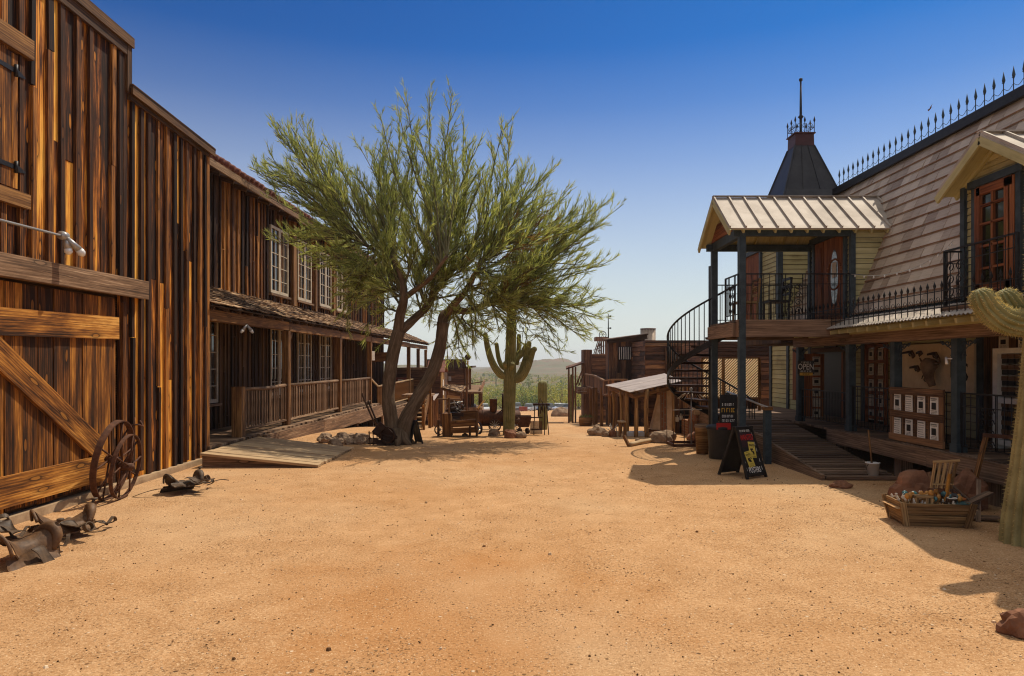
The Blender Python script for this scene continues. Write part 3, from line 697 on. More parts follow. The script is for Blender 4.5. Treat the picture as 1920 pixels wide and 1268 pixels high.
mb.split('rafter', M['trim'], porch)
mb = MB()
for (a, c) in ((13.5, 18.0), (18.02, 22.8), (22.82, 27.2), (27.22, 35.6), (35.62, 41.6)): mb.beam(hp(a, 1.40) + UP * 2.88, hp(c, 1.40) + UP * 2.90, .16, .22, jit=.01)
mb.split('beam', M['post'], porch)
def zdeck(y): return .30 if y < 28.2 else -.06
for y, w_ in ((18.0, .18), (22.8, .20), (27.2, .16), (31.5, .16), (35.7, .17), (38.7, .17), (41.4, .15)):
    mb = MB(); mb.beam(hp(y, 1.40) + UP * zdeck(y), hp(y, 1.40) + UP * 2.77, w_, w_, V((1, 0, 0)), jit=.008)
    mb.beam(hp(y, 1.40) + UP * 2.35, hp(y + .38, 1.40) + UP * 2.74, .07, .09); mb.build('porch_post', M['post'], hotel)
mb = MB(); mb.beam(hp(15.05, 1.42) + UP * .26, hp(15.05, 1.42) + UP * 1.40, .22, .22, V((1, 0, 0)), jit=.006); mb.build('stub_post', M['post'], hotel)
# deck
mb = MB(); y = 13.42
while y < 28.2:
    mb.beam(hp(y, .05) + UP * .27, hp(y, 1.62 + R.uniform(-.04, .04)) + UP * .27, .185, .05); y += .195
while y < 40:
    mb.beam(hp(y, .05) + UP * -.09, hp(y, 1.62 + R.uniform(-.04, .04)) + UP * -.09, .185, .05); y += .195
mb.build('deck', M['grey'], hotel)
mb = MB()
for (a, c, z0, z1) in ((15.9, 20.3, -.16, .24), (20.31, 24.4, -.18, .235), (24.41, 28.2, -.24, .24), (28.3, 33, -.62, -.13), (33.02, 40, -.62, -.13)):
    mb.beam(hp(a, 1.66) + UP * (z0 + z1) / 2, hp(c, 1.66) + UP * (z0 + z1) / 2, .09, z1 - z0, jit=.02)
mb.split('skirt_board', M['grey'], hotel)
mb = MB()
for y in (17, 19.5, 22, 24.6, 27, 29, 31.5, 34, 37, 39.8): mb.beam(hp(y, 1.5) + UP * (gz(y) - .1), hp(y, 1.5) + UP * (zdeck(y) - .1), .2, .2, V((1, 0, 0)))
mb.build('deck_support', M['trim'], hotel)
# railing
rl = None
mb = MB()
for (a, c) in ((15.17, 17.92), (18.08, 22.7), (22.9, 27.12)):
    mb.tube([hp(a, 1.42) + UP * 1.34, hp((a + c) / 2, 1.42) + UP * (1.33 + R.uniform(-.02, .02)), hp(c, 1.42) + UP * 1.35], .045, 7); mb.beam(hp(a, 1.42) + UP * .44, hp(c, 1.42) + UP * .44, .07, .05)
rl = mb.build('railing', M['grey'], hotel)
mb = MB(); mb.beam((0, 0, -.42), (0, 0, .42), .045, .035, V((1, 0, 0)))
sp = []; y = 15.3
while y < 27.1:
    if min(abs(y - q) for q in (18.0, 22.8)) > .13: sp.append((*hp(y, 1.42 + R.uniform(-.015, .015)).xy, .885, R.uniform(-.3, .3)))
    y += R.uniform(.135, .165)
reps('baluster', mb, M['grey'], rl, sp)
mb = MB(); mb.beam(hp(27.3, 1.42) + UP * 1.33, hp(28.4, 1.46) + UP * .98, .05, .06); mb.beam(hp(28.42, 1.46) + UP * .98, hp(40, 1.42) + UP * 1.14, .09, .05); mb.beam(hp(28.42, 1.46) + UP * .12, hp(40, 1.42) + UP * .14, .06, .05)
rl2 = mb.build('lower_railing', M['plank'], hotel)
mb = MB(); mb.beam((0, 0, -.47), (0, 0, .44), .05, .06, V((1, 0, 0)))
reps('baluster', mb, M['post'], rl2, [(*hp(28.5 + i * .24, 1.44).xy, .56, 0) for i in range(48)])
# sign box and lantern under the porch
sg = thing('hanging_wooden_sign', 'dark wooden sign board hanging under the hotel porch roof', 'sign', hp(31, .9) + UP * 2.3)
mb = MB(); a = hp(31, .55); mb.beam(a + UP * 2.2, a + V((1.0, 0, 2.25)), .06, .42); mb.build('board', M['post'], sg)
mb = MB(); mb.tube([a + V((.1, 0, 2.4)), a + V((.1, 0, 2.9))], .012); mb.tube([a + V((.9, 0, 2.4)), a + V((.9, 0, 2.9))], .012); mb.split('chain', M['iron'], sg)
pl = thing('porch_flood_lamp', 'white twin flood lamp fixed under the near end of the hotel porch eave', 'lamp', hp(15.3, 1.5) + UP * 2.75)
for dx in (-.07, .07):
    a = hp(15.3, 1.50) + UP * 2.78; b = a + V((dx, dx * .8, -.12)); c = b + V((dx * .5, dx * .4, -.06))
    mb = MB(); mb.tube([a, b], [.02, .04], 8); h = mb.build('lamp_head', M['lamp'], pl); mb = MB(); mb.tube([b, c], [.043, .025], 8); mb.build('bulb', M['bulb'], h)
mb = MB(); a = hp(27.3, 1.52); mb.beam(a + UP * 2.05, a + UP * 2.42, .2, .012, V((1, -.4, 0))); solo(mb, 'paper_notice', M['paper'], 'small paper notice pinned to the hotel porch post', 'notice')

# ---------------------------------------------------------------- plank ramp
ramp = thing('plank_ramp', 'pale sun bleached plank ramp on the dirt by the hotel deck', 'ramp', (-4.6, 13.9, 0))
mb = MB(); n = 11
for i in range(n):
    a, b = i / n + .002, (i + .965) / n
    l0, l1 = V((-5.72, 12.5, .27)), V((-5.72, 15.4, .27)); r0, r1 = V((-3.57, 12.5, .05)), V((-3.53, 15.25, .05))
    p0, p1, q0, q1 = lerp(l0, l1, a), lerp(l0, l1, b), lerp(r0, r1, a), lerp(r0, r1, b); z = R.uniform(-.006, .006)
    q0 = q0 + V((R.uniform(-.03, .03), 0, 0)); q1 = q1 + V((R.uniform(-.01, .01), 0, 0)); u = R.uniform(0, 20)
    vs = [p0, q0, q1, p1]; vs = [v + UP * z for v in vs]; vs += [v - UP * .045 for v in vs]
    mb.add(vs, [(0, 1, 2, 3), (7, 6, 5, 4), (0, 4, 5, 1), (1, 5, 6, 2), (2, 6, 7, 3), (3, 7, 4, 0)], [[(u, 0), (u + 2.2, 0), (u + 2.2, .25), (u, .25)]] * 2 + [[(u, 0), (u + 2, 0), (u + 2, .04), (u, .04)]] * 4)
mb.build('planks', M['plank'], ramp)
mb = MB(); mb.add([V(p) for p in ((-5.7, 12.56, -.05), (-3.7, 12.56, -.05), (-3.7, 12.56, .012), (-5.7, 12.56, .215), (-5.7, 12.64, -.05), (-3.7, 12.64, -.05), (-3.7, 12.64, .012), (-5.7, 12.64, .215))],
    [(0, 1, 2, 3), (7, 6, 5, 4), (3, 2, 6, 7), (0, 3, 7, 4), (1, 5, 6, 2)], [[(0, 0), (2, 0), (2, .05), (0, .26)]] * 5); mb.build('side_board', M['grey'], ramp)
mb = MB(); 
for y in (13.4, 14.3, 15.2): mb.add([V(p) for p in ((-5.7, y, -.05), (-3.7, y, -.05), (-3.7, y, .0), (-5.7, y, .20), (-5.7, y + .06, -.05), (-3.7, y + .06, -.05), (-3.7, y + .06, .0), (-5.7, y + .06, .20))], [(0, 1, 2, 3), (7, 6, 5, 4), (0, 3, 7, 4), (1, 5, 6, 2)])
mb.split('bearer', M['trim'], ramp)
def rocks(lst, mat, label, group, name='boulder', cat_='rock', vary=None):
    for i, (x, y, rx, ry, rz) in enumerate(lst):
        mb = MB(); mb.rock((x, y, gz(y) + rz * .35), (rx, ry, rz), i * 3 + int(abs(x * 17)) % 40)
        t = solo(mb, name, M[mat], label if isinstance(label, str) else label[i], cat_, group)
        z0 = t.data; c = V((x, y, gz(y)))
        z0.transform(Matrix.Translation(-c)); t.location = c
lst = []
for i in range(26):
    px = R.uniform(598, 694); y = R.uniform(15.7, 17.4); s = R.uniform(.08, .19); lst.append(((px - CX) / F * y, y, s * R.uniform(.8, 1.2), s, s * .9))
rocks(lst, 'stone', 'rounded tan stone in the pile under the hotel deck skirt', 'stones piled under the hotel deck', 'stone')
rocks([(-5.62, 13.05, .13, .12, .10), (-5.45, 12.95, .09, .08, .07), (-5.66, 12.78, .10, .09, .08), (-5.42, 12.74, .07, .06, .05), (-5.72, 12.98, .12, .10, .13)], 'stone', 'small rounded stone at the barn corner beside the plank ramp', 'small stones at the barn corner', 'stone')
# ---------------------------------------------------------------- mesquite / palo verde tree
TB = G(747, 833)
tree = thing('palo_verde_tree', 'feathery green palo verde tree with two leaning trunks in the street', 'tree', (TB.x, TB.y, 0))
tk = MB(); TY = TB.y
def tp(pts): return [P(a, b, TY + c) for a, b, c in pts]
trA = cat(tp([(736, 838, 0), (735, 800, 0), (728, 745, .05), (732, 695, .1), (741, 645, .15), (747, 622, .2)]), 8)
tk.tube(trA, rads([.22, .17, .155, .15, .15, .15], len(trA)), 20, rough=.10)
trB = cat(tp([(752, 838, .05), (760, 792, .05), (787, 740, .2), (812, 695, .35), (825, 650, .5), (830, 605, .6)]), 8)
tk.tube(trB, rads([.22, .18, .165, .155, .145, .14], len(trB)), 20, rough=.10)
for a_ in range(7): th = a_ * .9 + .3; q_ = V((TB.x, TB.y, 0)); d_ = V((math.cos(th), math.sin(th), 0)); tk.tube([q_ + d_ * .10 + UP * .34, q_ + d_ * .24 + UP * .08, q_ + d_ * .42 - UP * .04], [.12, .10, .03], 7)
tk.tube(tp([(826, 662, .5), (832, 656, .45)]), [.09, .05], 8)
limbs = []
def limb(pts, r0, r1):
    c = cat(tp(pts), 6); tk.tube(c, rads([r0, r1], len(c)), 12, rough=.10); limbs.append(c)
limb([(746, 625, .2), (750, 592, .1), (757, 560, 0), (752, 515, .0), (735, 480, 0)], .13, .07)
limb([(748, 624, .2), (775, 600, .4), (803, 573, .6), (816, 548, .7), (850, 500, .8)], .115, .06)
limb([(830, 608, .6), (832, 592, .7), (848, 582, .9), (880, 583, 1.0), (906, 572, 1.1), (950, 548, 1.2)], .13, .05)
limb([(838, 588, .7), (852, 570, .5), (872, 548, .3), (890, 515, .2), (915, 470, .2)], .10, .05)
limb([(757, 560, 0), (790, 535, -.3), (808, 520, -.6), (838, 480, -.8)], .07, .04)
limb([(752, 520, 0), (720, 488, .5), (690, 462, .8), (650, 440, 1.0)], .07, .035)
limb([(800, 574, .6), (790, 548, 1.0), (782, 520, 1.4), (800, 470, 1.8)], .06, .035)
lf, pod, tw_b = MB(), MB(), MB()
def rv(a=1.0): return V((R.uniform(-a, a), R.uniform(-a, a), R.uniform(-a, a)))
def strand(mb, p, d, L, w):
    s = d.cross(rv()).normalized() * w; b = p + d * (L * .55) + rv(.03 * L); e = p + d * L + UP * R.uniform(-.02, .03)
    mb.add([p - s * .6, p + s * .6, b + s, b - s, e], [(0, 1, 2, 3), (3, 2, 4)])
def twig(p, d, L, dense, mb):
    d = d.normalized(); n = max(3, int(L / .16)); pts = [p]; q = p.copy(); dd = d.copy()
    for i in range(n):
        dd = (dd + rv(.16) + UP * .05).normalized(); q = q + dd * (L / n); pts.append(q.copy())
    if L > .45: tw_b.tube(pts, rads([.010, .004], len(pts)), 3, cap=False)
    for i in range(int(dense * L * 1.65)):
        t = R.random() ** .8 * n; k = min(int(t), n - 1); a = lerp(pts[k], pts[k + 1], t - k)
        sd = (dd * .9 + (pts[k + 1] - pts[k]).normalized() * .6 + rv(.62)).normalized()
        strand(mb, a, sd, R.uniform(.10, .27), R.uniform(.0035, .0085))
def bough(src, end, r, ntw, L0, dens, pods=0.0):
    """a curved branch from a limb to an end point, feathered with twigs towards its tip"""
    mid = lerp(src, end, .5) + rv(.22) + V((0, 0, R.uniform(-.15, .25)))
    c = cat([src, mid, end], 8); tw_b.tube(c, rads([r, .008], len(c)), 5, cap=False)
    for i in range(ntw):
        t = .22 + .78 * (i + R.random()) / ntw; k = min(int(t * (len(c) - 1)), len(c) - 2)
        p = lerp(c[k], c[k + 1], t * (len(c) - 1) - k); d = (c[k + 1] - c[k]).normalized()
        twig(p, d * 1.0 + rv(.62) + UP * .28, R.uniform(.45, 1.0) * L0 * (1.15 - .35 * t), dens, pod if R.random() < pods else lf)
def lp(i, t): c = limbs[i]; return c[min(int(t * (len(c) - 1)), len(c) - 1)]
ends = [(720, 470, -.7, 0, .5, 0), (760, 470, -.9, 0, .6, 0), (800, 450, -.9, 1, .5, 0), (840, 470, -1.0, 1, .6, 0), (870, 500, -.9, 1, .7, 0), (790, 540, -.8, 1, .4, 0), (830, 560, -.6, 1, .6, 0), (730, 530, -.7, 0, .5, 0), (690, 500, -.6, 5, .4, 0), (900, 520, -.8, 3, .8, 0), (940, 470, -.9, 3, .9, .2), (880, 560, -.6, 3, .5, 0), (960, 600, -.2, 2, .8, 0), (670, 560, .2, 5, .4, 0), (640, 570, .6, 5, .5, 0),
        # px, py, depth offset, limb, where on it, pods
    (522, 252, .6, 5, .9, 0), (545, 268, 1.3, 5, .95, 0), (578, 262, .2, 5, .7, 0), (505, 322, .9, 5, .9, 0), (540, 330, 0, 5, .9, 0), (490, 325, 1.4, 5, 1, 0), (608, 300, .4, 0, .9, 0), (640, 308, 1.5, 0, .95, 0), (668, 330, -.3, 0, .9, 0),
    (575, 390, .8, 5, .95, 0), (600, 430, 0, 5, .7, 0), (565, 440, 1.4, 5, .9, 0), (630, 400, .7, 5, .8, 0), (650, 480, -.4, 5, .5, 0), (605, 500, .9, 5, .6, 0), (640, 520, .2, 0, .7, 0), (680, 540, .8, 0, .6, 0), (590, 470, 1.8, 5, .9, 0),
    (712, 215, .5, 4, .9, 0), (745, 200, .8, 4, 1, 0), (762, 185, .4, 4, .9, 0), (805, 178, .6, 4, 1, 0), (848, 178, .2, 4, 1, 0), (840, 230, .5, 4, 1, 0), (700, 290, .8, 0, 1, 0), (715, 340, .1, 0, .9, 0), (750, 260, .9, 0, 1, 0), (790, 270, -.4, 4, .9, 0),
    (855, 300, 1.2, 1, .9, 0), (880, 285, .4, 1, 1, 0), (905, 330, -.3, 1, .9, 0), (955, 262, .4, 3, .95, 0), (940, 320, 1.0, 3, 1, 0), (915, 400, -.8, 1, .9, 0), (985, 340, .9, 3, 1, 0), (960, 390, -.4, 3, .9, 0),
    (1010, 345, .4, 3, .95, 0), (1050, 372, 1.3, 2, .9, 0), (1040, 420, .2, 3, 1, .2), (1085, 400, .8, 2, .95, 0), (1128, 388, .5, 2, 1, 0), (1105, 430, 1.5, 2, 1, 0), (1000, 460, -.8, 3, .9, .4), (1020, 520, 1.0, 2, .85, .2), (1045, 540, -.4, 2, .9, 0), (990, 570, .6, 2, .8, 0), (950, 560, .2, 3, .6, 0), (960, 480, .6, 3, .8, .1), (1065, 430, .3, 3, 1, 0), (1030, 400, 1.4, 3, 1, 0), (920, 550, 1.2, 2, .6, 0), (1060, 470, 1.0, 2, .9, .25), (1095, 500, .4, 2, 1, 0),
    (1075, 540, 1.1, 2, 1, 0), (1100, 575, .6, 2, 1, 0), (1055, 590, 1.5, 2, .95, 0), (1080, 625, .9, 2, 1, 0), (1020, 560, .2, 2, .9, 0), (1030, 612, .8, 2, .95, 0), (985, 600, 1.3, 2, .85, 0), (980, 520, -.2, 2, .8, .3), (930, 600, .6, 2, .7, 0), (900, 625, 1.0, 2, .55, 0),
    (870, 610, .4, 2, .4, 0), (860, 640, 1.2, 2, .4, 0), (930, 520, -.6, 3, .8, 0), (890, 450, -.5, 1, .9, 0), (850, 420, .2, 4, .9, 0), (800, 400, -.5, 4, .8, 0), (760, 420, .6, 0, .9, 0), (720, 440, -.3, 0, .9, 0), (690, 400, .3, 5, .5, 0),
    (820, 520, -.4, 4, .6, 0), (770, 500, .6, 6, .7, 0), (700, 520, .4, 0, .6, 0), (715, 590, .5, 0, .3, 0), (690, 560, 1.2, 0, .4, 0), (780, 600, .9, 6, .1, 0), (830, 350, 1.0, 6, 1, 0), (870, 370, 1.6, 6, 1, 0), (760, 350, 1.4, 6, 1, 0), (795, 330, 2.0, 6, 1, 0), (920, 470, 1.6, 6, .9, 0), (850, 470, 1.9, 6, .8, 0), (960, 450, 1.9, 3, .8, .2),
    (1010, 500, 1.9, 2, .8, .3), (740, 390, 2.0, 6, .9, 0), (670, 440, 1.8, 6, .8, 0), (640, 455, 2.2, 5, .8, 0)]
for (a, b, dy, li, t, pd) in ends:
    src = lp(li, t); e = P(a, b, TY + .55 + dy * .95); L = (e - src).length
    thin = b < 235
    bough(src, e, .030, int(10 + L * 5.2), .78 if not thin else .62, 30 if not thin else 24, pd)
    if not thin:
        for q_ in range(2): bough(src, e + rv(.55), .02, int(6 + L * 3.2), .75, 28, pd)
for (a, b, dy) in ((905, 580, .8), (880, 600, 1.2), (1000, 610, .6), (1040, 640, .9), (955, 620, 1.4), (1070, 600, .4), (845, 620, 1.1), (720, 610, .3), (1090, 555, .9), (1010, 575, 1.6)):
    for k in range(9): twig(P(a + R.uniform(-30, 30), b + R.uniform(-26, 10), TY + .5 + dy), rv(.8) + UP * -.45, R.uniform(.4, .8), 22, lf)
tk.build('trunk', M['bark'], tree); tw_b.build('branches', M['twig'], tree); cr = lf.build('crown', M['leaf'], tree); pod.build('dry_seed_twigs', M['pod'], tree)

# ---------------------------------------------------------------- saguaros
def sag(mb, pts, r, ribs=14, n=8, depth=.13, dome=True, sp=None, spl=.03):
    c = cat(pts, n); rr = rads(r, len(c))
    if dome:
        d = (c[-1] - c[-2]).normalized(); r0 = rr[-1]
        for k in range(1, 7):
            th = k / 6 * 1.52; c.append(c[len(c) - 1] * 0 + pts_end(c, d, r0, th, k)); rr.append(max(.004, r0 * math.cos(th)))
    mb.tube(c, rr, ribs * 6, True, True, ribs, depth * 1.7)
    if sp is not None:
        t0 = (c[1] - c[0]).normalized(); a = t0.cross(UP)
        if a.length < .05: a = t0.cross(V((0, 1, 0)))
        a.normalize(); L = 0
        for i in range(len(c) - 1):
            t = (c[min(i + 1, len(c) - 1)] - c[max(i - 1, 0)]).normalized(); a = (a - t * a.dot(t)).normalized(); b = t.cross(a)
            seg = (c[i + 1] - c[i]); m = max(1, int(seg.length / .034))
            for k in range(ribs):
                th = 6.2832 * k / ribs; o = a * math.cos(th) + b * math.sin(th)
                for j in range(m):
                    f = j / m; p = c[i] + seg * f + o * (lerp(rr[i], rr[i + 1], f) * 1.0)
                    for q in range(2):
                        d = (o + rv(.6)).normalized(); s = d.cross(rv()).normalized() * .0034
                        sp.add([p - s, p + s, p + d * spl * R.uniform(.6, 1.2)], [(0, 1, 2)])
_end = {}
def pts_end(c, d, r0, th, k):
    if k == 1: _end['p'] = c[-1].copy()
    return _end['p'] + d * (r0 * math.sin(th))
SG = G(955, 815); sy = SG.y
cac = thing('saguaro_cactus', 'big many armed saguaro cactus in the middle of the street', 'cactus', SG)
mb = MB(); q = lambda a, b, d=0: P(a, b, sy + d)
sag(mb, [q(953, 819), q(955, 770), q(956, 710), q(958, 640), q(960, 560)], [.155, .165, .175, .145, .13], 16, 6)
mb.build('trunk', M['cactus'], cac)
for pts, r in (([q(950, 706), q(938, 702, -.1), q(924, 682, -.15), q(915, 655, -.15), q(910, 628, -.15)], [.09, .105, .10, .085, .07]), ([q(950, 694, .2), q(941, 686, .25), q(935, 672, .28), q(931, 646, .3)], [.06, .07, .065, .06]),
               ([q(963, 714), q(978, 708, -.12), q(990, 686, -.15), q(998, 660, -.15), q(1003, 656, -.15)][:4] + [q(1002, 655, -.15)], [.09, .105, .10, .09, .075]), ([q(963, 708), q(976, 700, .0), q(986, 672, .05), q(992, 644, .05)], [.085, .10, .09, .07]),
               ([q(966, 676, .1), q(977, 666, .15), q(984, 652, .15), q(986, 648, .15)], [.06, .07, .065, .055]), ([q(968, 684, .2), q(972, 664, .25), q(973, 630, .25)], [.065, .07, .06]),
               ([q(948, 690, -.1), q(947, 684, -.22), q(947, 681, -.22)], [.055, .06, .055]), ([q(958, 692, -.1), q(961, 686, -.25), q(961, 683, -.25)], [.06, .07, .065])):
    mb = MB(); sag(mb, pts, r, 13, 6); mb.build('arm', M['cactus'], cac)
c2 = G(1017, 806); y2 = c2.y
c2t = thing('saguaro_cactus', 'single column saguaro with rounded pale top behind the iron rack', 'cactus', c2)
mb = MB(); sag(mb, [P(1019, 808, y2), P(1018, 770, y2), P(1017, 722, y2)], [.12, .15, .145], 16, 8); mb.build('trunk', M['cactus'], c2t)
c3 = G(1072, 791); y3 = c3.y
c3t = thing('saguaro_cactus', 'slim tall saguaro with a small side bud beside the far balcony porch', 'cactus', c3)
mb = MB(); sag(mb, [P(1071, 794, y3), P(1072, 745, y3), P(1072, 705, y3)], [.14, .165, .10], 14, 8); mb.build('trunk', M['cactus'], c3t)
mb = MB(); sag(mb, [P(1073, 752, y3), P(1076, 742, y3), P(1076, 735, y3)], [.08, .09, .08], 10, 5); mb.build('arm', M['cactus'], c3t)
c4 = V((5.32, 7.25, 0))
c4t = thing('saguaro_cactus', 'old saguaro at the right edge with scarred base and two curling arms', 'cactus', c4)
mb, sp = MB(), MB()
sag(mb, [(5.44, 7.25, -.1), (5.45, 7.25, .25), (5.50, 7.25, .8), (5.58, 7.25, 1.6), (5.64, 7.25, 2.6), (5.64, 7.25, 4.2)], [.235, .215, .18, .165, .16, .14], 13, 8, .15, True, sp, .034)
mb.build('trunk', M['cactus_old'], c4t)
for pts, r in (([P(1950, 598, 7.0), P(1912, 606, 6.95), P(1876, 598, 6.9), P(1852, 577, 6.9), P(1843, 562, 6.9)], [.13, .14, .132, .12, .116]), ([P(1950, 585, 7.25), P(1922, 590, 7.2), P(1900, 578, 7.2), P(1889, 562, 7.2)], [.115, .125, .122, .118])):
    mb = MB(); sag(mb, pts, r, 13, 9, .15, True, sp, .034); mb.build('arm', M['cactus'], c4t)
sp.build('spines', M['spine'], c4t)['kind'] = 'stuff'
# stones at its feet
def rock1(px, py, w, h, seed, mat, label, dy=0.0, name='boulder'):
    p = G(px, py); p.y += dy; s = p.y / F
    mb = MB(); rx = w * s / 2; rz = h * s / 1.25; mb.rock((p.x, p.y + rx * .5, gz(p.y) + rz * .36), (rx, rx * .8, rz), seed, .2)
    c = V((p.x, p.y, gz(p.y))); o = solo(mb, name, M[mat], label, 'rock'); o.data.transform(Matrix.Translation(-c)); o.location = c; return o
rock1(957, 822, 27, 15, 2, 'redstone', 'orange flat faced boulder right in front of the saguaro trunk')
rock1(976, 822, 22, 12, 5, 'stone', 'grey brown boulder to the right of the orange one by the saguaro')
rock1(926, 818, 26, 12, 9, 'stone', 'dark low boulder to the left of the saguaro trunk')
rock1(872, 818, 12, 5, 11, 'stone', 'small dark stone in front of the wooden trough')

# ---------------------------------------------------------------- old machinery beside the saguaro
EY = 20.5
eng = thing('steam_boiler_engine', 'rusty horizontal boiler on spoked wheels with a stubby smokestack', 'engine', (P(930, 800, EY).x, EY, gz(EY)))
a, b = P(897, 783, EY), P(975, 783, EY + .2)
mb = MB(); mb.tube([a, lerp(a, b, .02), lerp(a, b, .3), lerp(a, b, .98), b], [.17, .215, .215, .215, .17], 20); 
for f in (.1, .34, .58, .82): p = lerp(a, b, f); mb.ring(p, .222, .012, (b - a), 20)
mb.build('boiler', M['rust'], eng)
c = P(925, 772, EY); mb = MB(); mb.tube([c, c + UP * .12, c + UP * .36, c + UP * .38], [.10, .115, .115, .128], 14); mb.build('smokestack', M['rust'], eng)
mb = MB(); p = lerp(a, b, .46); mb.tube([p + V((0, -.2, .12)), p + V((.16, -.25, .26)), p + V((.3, -.1, .36))], .02, 5); mb.tube([P(943, 772, EY), P(943, 738, EY)], .035, 8); mb.tube([P(935, 760, EY), P(945, 770, EY)], .012, 5); mb.build('pipes', M['rustdark'], eng)
def spoke_wheel(par, c, r, mat='rustdark', n=12, ax=V((0, 1, 0)), wide=.05):
    mb = MB(); mb.ring(c, r, .028, ax, 26, wide=wide); w_ = mb.build('wheel', M[mat], par)
    mb = MB(); mb.tube([V(c) - ax * .06, V(c) + ax * .06], .035, 8)
    u = ax.cross(UP).normalized(); v2 = ax.cross(u)
    for k in range(n): th = 6.2832 * k / n; mb.beam(V(c), V(c) + (u * math.cos(th) + v2 * math.sin(th)) * (r - .02), .012, .012)
    mb.build('spokes', M['lamp'], w_)
r_ = .19
for px in (928, 965):
    for dy in (-.24, .24): spoke_wheel(eng, P(px, 802, EY) * 0 + V((P(px, 0, EY).x, EY + dy, gz(EY) + r_)), r_)
mb = MB(); mb.beam(V((P(900, 0, EY).x, EY, gz(EY) + .20)), V((P(972, 0, EY).x, EY, gz(EY) + .20)), .3, .05); mb.beam(P(903, 806, EY - .1), P(917, 806, EY - .1), .02, .02); mb.build('chassis', M['rustdark'], eng)
TY2 = 18.3
tr = thing('wooden_ore_trough', 'old brown plank trough on posts with an iron wheel at its end', 'trough', (P(860, 800, TY2).x, TY2, gz(TY2)))
def tq(px, py, d=0): return P(px, py, TY2 + d)
mb = MB()
for d in (0, .5):
    mb.beam(tq(838, 796, d), tq(896, 793, d), .04, .17); mb.beam(tq(838, 808, d), tq(896, 806, d), .04, .15)
mb.beam(tq(838, 810, .25), tq(896, 808, .25), .5, .04); mb.split('side_plank', M['post'], tr)
mb = MB(); mb.box(tq(829, 0).x, tq(846, 0).x, TY2 - .02, TY2 + .5, gz(TY2), EYE + (HZ - 776) / F * TY2, jit=.01); mb.build('end_box', M['post'], tr)
for px, top in ((822, 788), (881, 800), (894, 770)):
    mb = MB(); mb.beam(tq(px, 818.0), tq(px, top), .06, .07, V((0, 1, 0))); mb.build('leg', M['trim'], tr)
mb = MB(); mb.beam(tq(864, 779, .3), tq(896, 777, .3), .05, .22); mb.build('back_board', M['post'], tr)
mb = MB(); mb.beam(tq(842, 776), tq(842, 746), .05, .05, V((0, 1, 0))); mb.beam(tq(820, 749, .1), tq(864, 749, .1), .05, .04); mb.split('hitch_rail', M['grey'], tr)
spoke_wheel(tr, tq(824, 806, .1), .14, 'rustdark', 8); spoke_wheel(tr, tq(897, 803, .2), .17, 'rustdark', 10, V((.8, .6, 0)).normalized())
mc = thing('rusted_winch', 'tangle of dark gears and levers on the trough beside the boiler', 'winch', tq(852, 776, .4))
mb = MB(); c = tq(853, 766, .45); mb.ring(c, .14, .02, V((.3, 1, 0)), 16, wide=.06); mb.ring(c + V((.14, .1, .02)), .10, .02, V((.3, 1, 0)), 14, wide=.05); mb.tube([c - V((.1, .3, 0)), c + V((.1, .3, 0))], .05, 8); mb.tube([c + V((.25, .1, .1)), c + V((.1, 0, -.12))], .015, 5)
mb.tube([c + V((-.25, -.1, -.05)), c + V((.3, 0, -.08))], .03, 6); mb.box(c.x - .2, c.x + .25, c.y - .2, c.y + .2, c.z - .2, c.z - .11)
for k in range(9): mb.tube([c + rv(.2), c + rv(.25)], .012, 4)
mb.build('gears', M['rustdark'], mc)
mb = MB(); 
for k in range(4): mb.tube([c + rv(.2) + UP * .1, c + rv(.22) + UP * .1], .016, 5)
mb.build('levers', M['lamp'], mc)
OC = 19.6
oc = thing('ore_cart', 'small rusty ore cart beside the saguaro, to the right of the boiler', 'cart', (P(982, 0, OC).x, OC, gz(OC)))
x0, x1 = P(968, 0, OC).x, P(996, 0, OC).x; zt, zb = EYE + (HZ - 781) / F * OC, EYE + (HZ - 800) / F * OC
mb = MB(); mb.add([V(p) for p in ((x0 + .06, OC - .2, zb), (x1 - .06, OC - .2, zb), (x1, OC - .26, zt), (x0, OC - .26, zt), (x0 + .06, OC + .2, zb), (x1 - .06, OC + .2, zb), (x1, OC + .26, zt), (x0, OC + .26, zt))], [(0, 1, 2, 3), (7, 6, 5, 4), (1, 5, 6, 2), (4, 0, 3, 7), (4, 5, 1, 0)])
mb.beam((x0, OC - .27, zt), (x1, OC - .27, zt), .03, .03); mb.beam((x0, OC + .27, zt), (x1, OC + .27, zt), .03, .03); mb.build('tub', M['rust'], oc)
for dx in (.1, .32):
    for dy in (-.2, .2): mb = MB(); mb.tube([(x0 + dx, OC + dy - .02, gz(OC) + .07), (x0 + dx, OC + dy + .02, gz(OC) + .07)], .07, 12); mb.build('wheel', M['rustdark'], oc)
mb = MB(); mb.tube([P(966, 795, OC - .3), P(975, 785, OC - .3)], [.05, .05], 8); solo(mb, 'pipe_stub', M['rust'], 'short fat rusty pipe leaning on the ore cart', 'pipe')
FY = 19.0
rf = thing('rusty_rod_fence', 'short fence panel of rusty upright rods beside the ore cart', 'fence', (P(1006, 0, FY).x, FY, gz(FY)))
mb = MB(); mb.beam(P(994, 783, FY), P(1017, 783, FY), .03, .03); mb.beam(P(994, 805, FY), P(1017, 805, FY), .03, .03); mb.split('rail', M['rustdark'], rf)
pb = MB(); pb.beam((0, 0, 0), (0, 0, .36), .02, .02, V((1, 0, 0))); reps('rod', pb, M['rust'], rf, [(P(995 + i * 1.75, 0, FY).x, FY, gz(FY) + .02, 0) for i in range(13)])
ir = thing('iron_rack', 'tall dark iron rack hung with hooks in front of the single column saguaro', 'rack', (P(1015, 0, FY).x, FY - .1, gz(FY)))
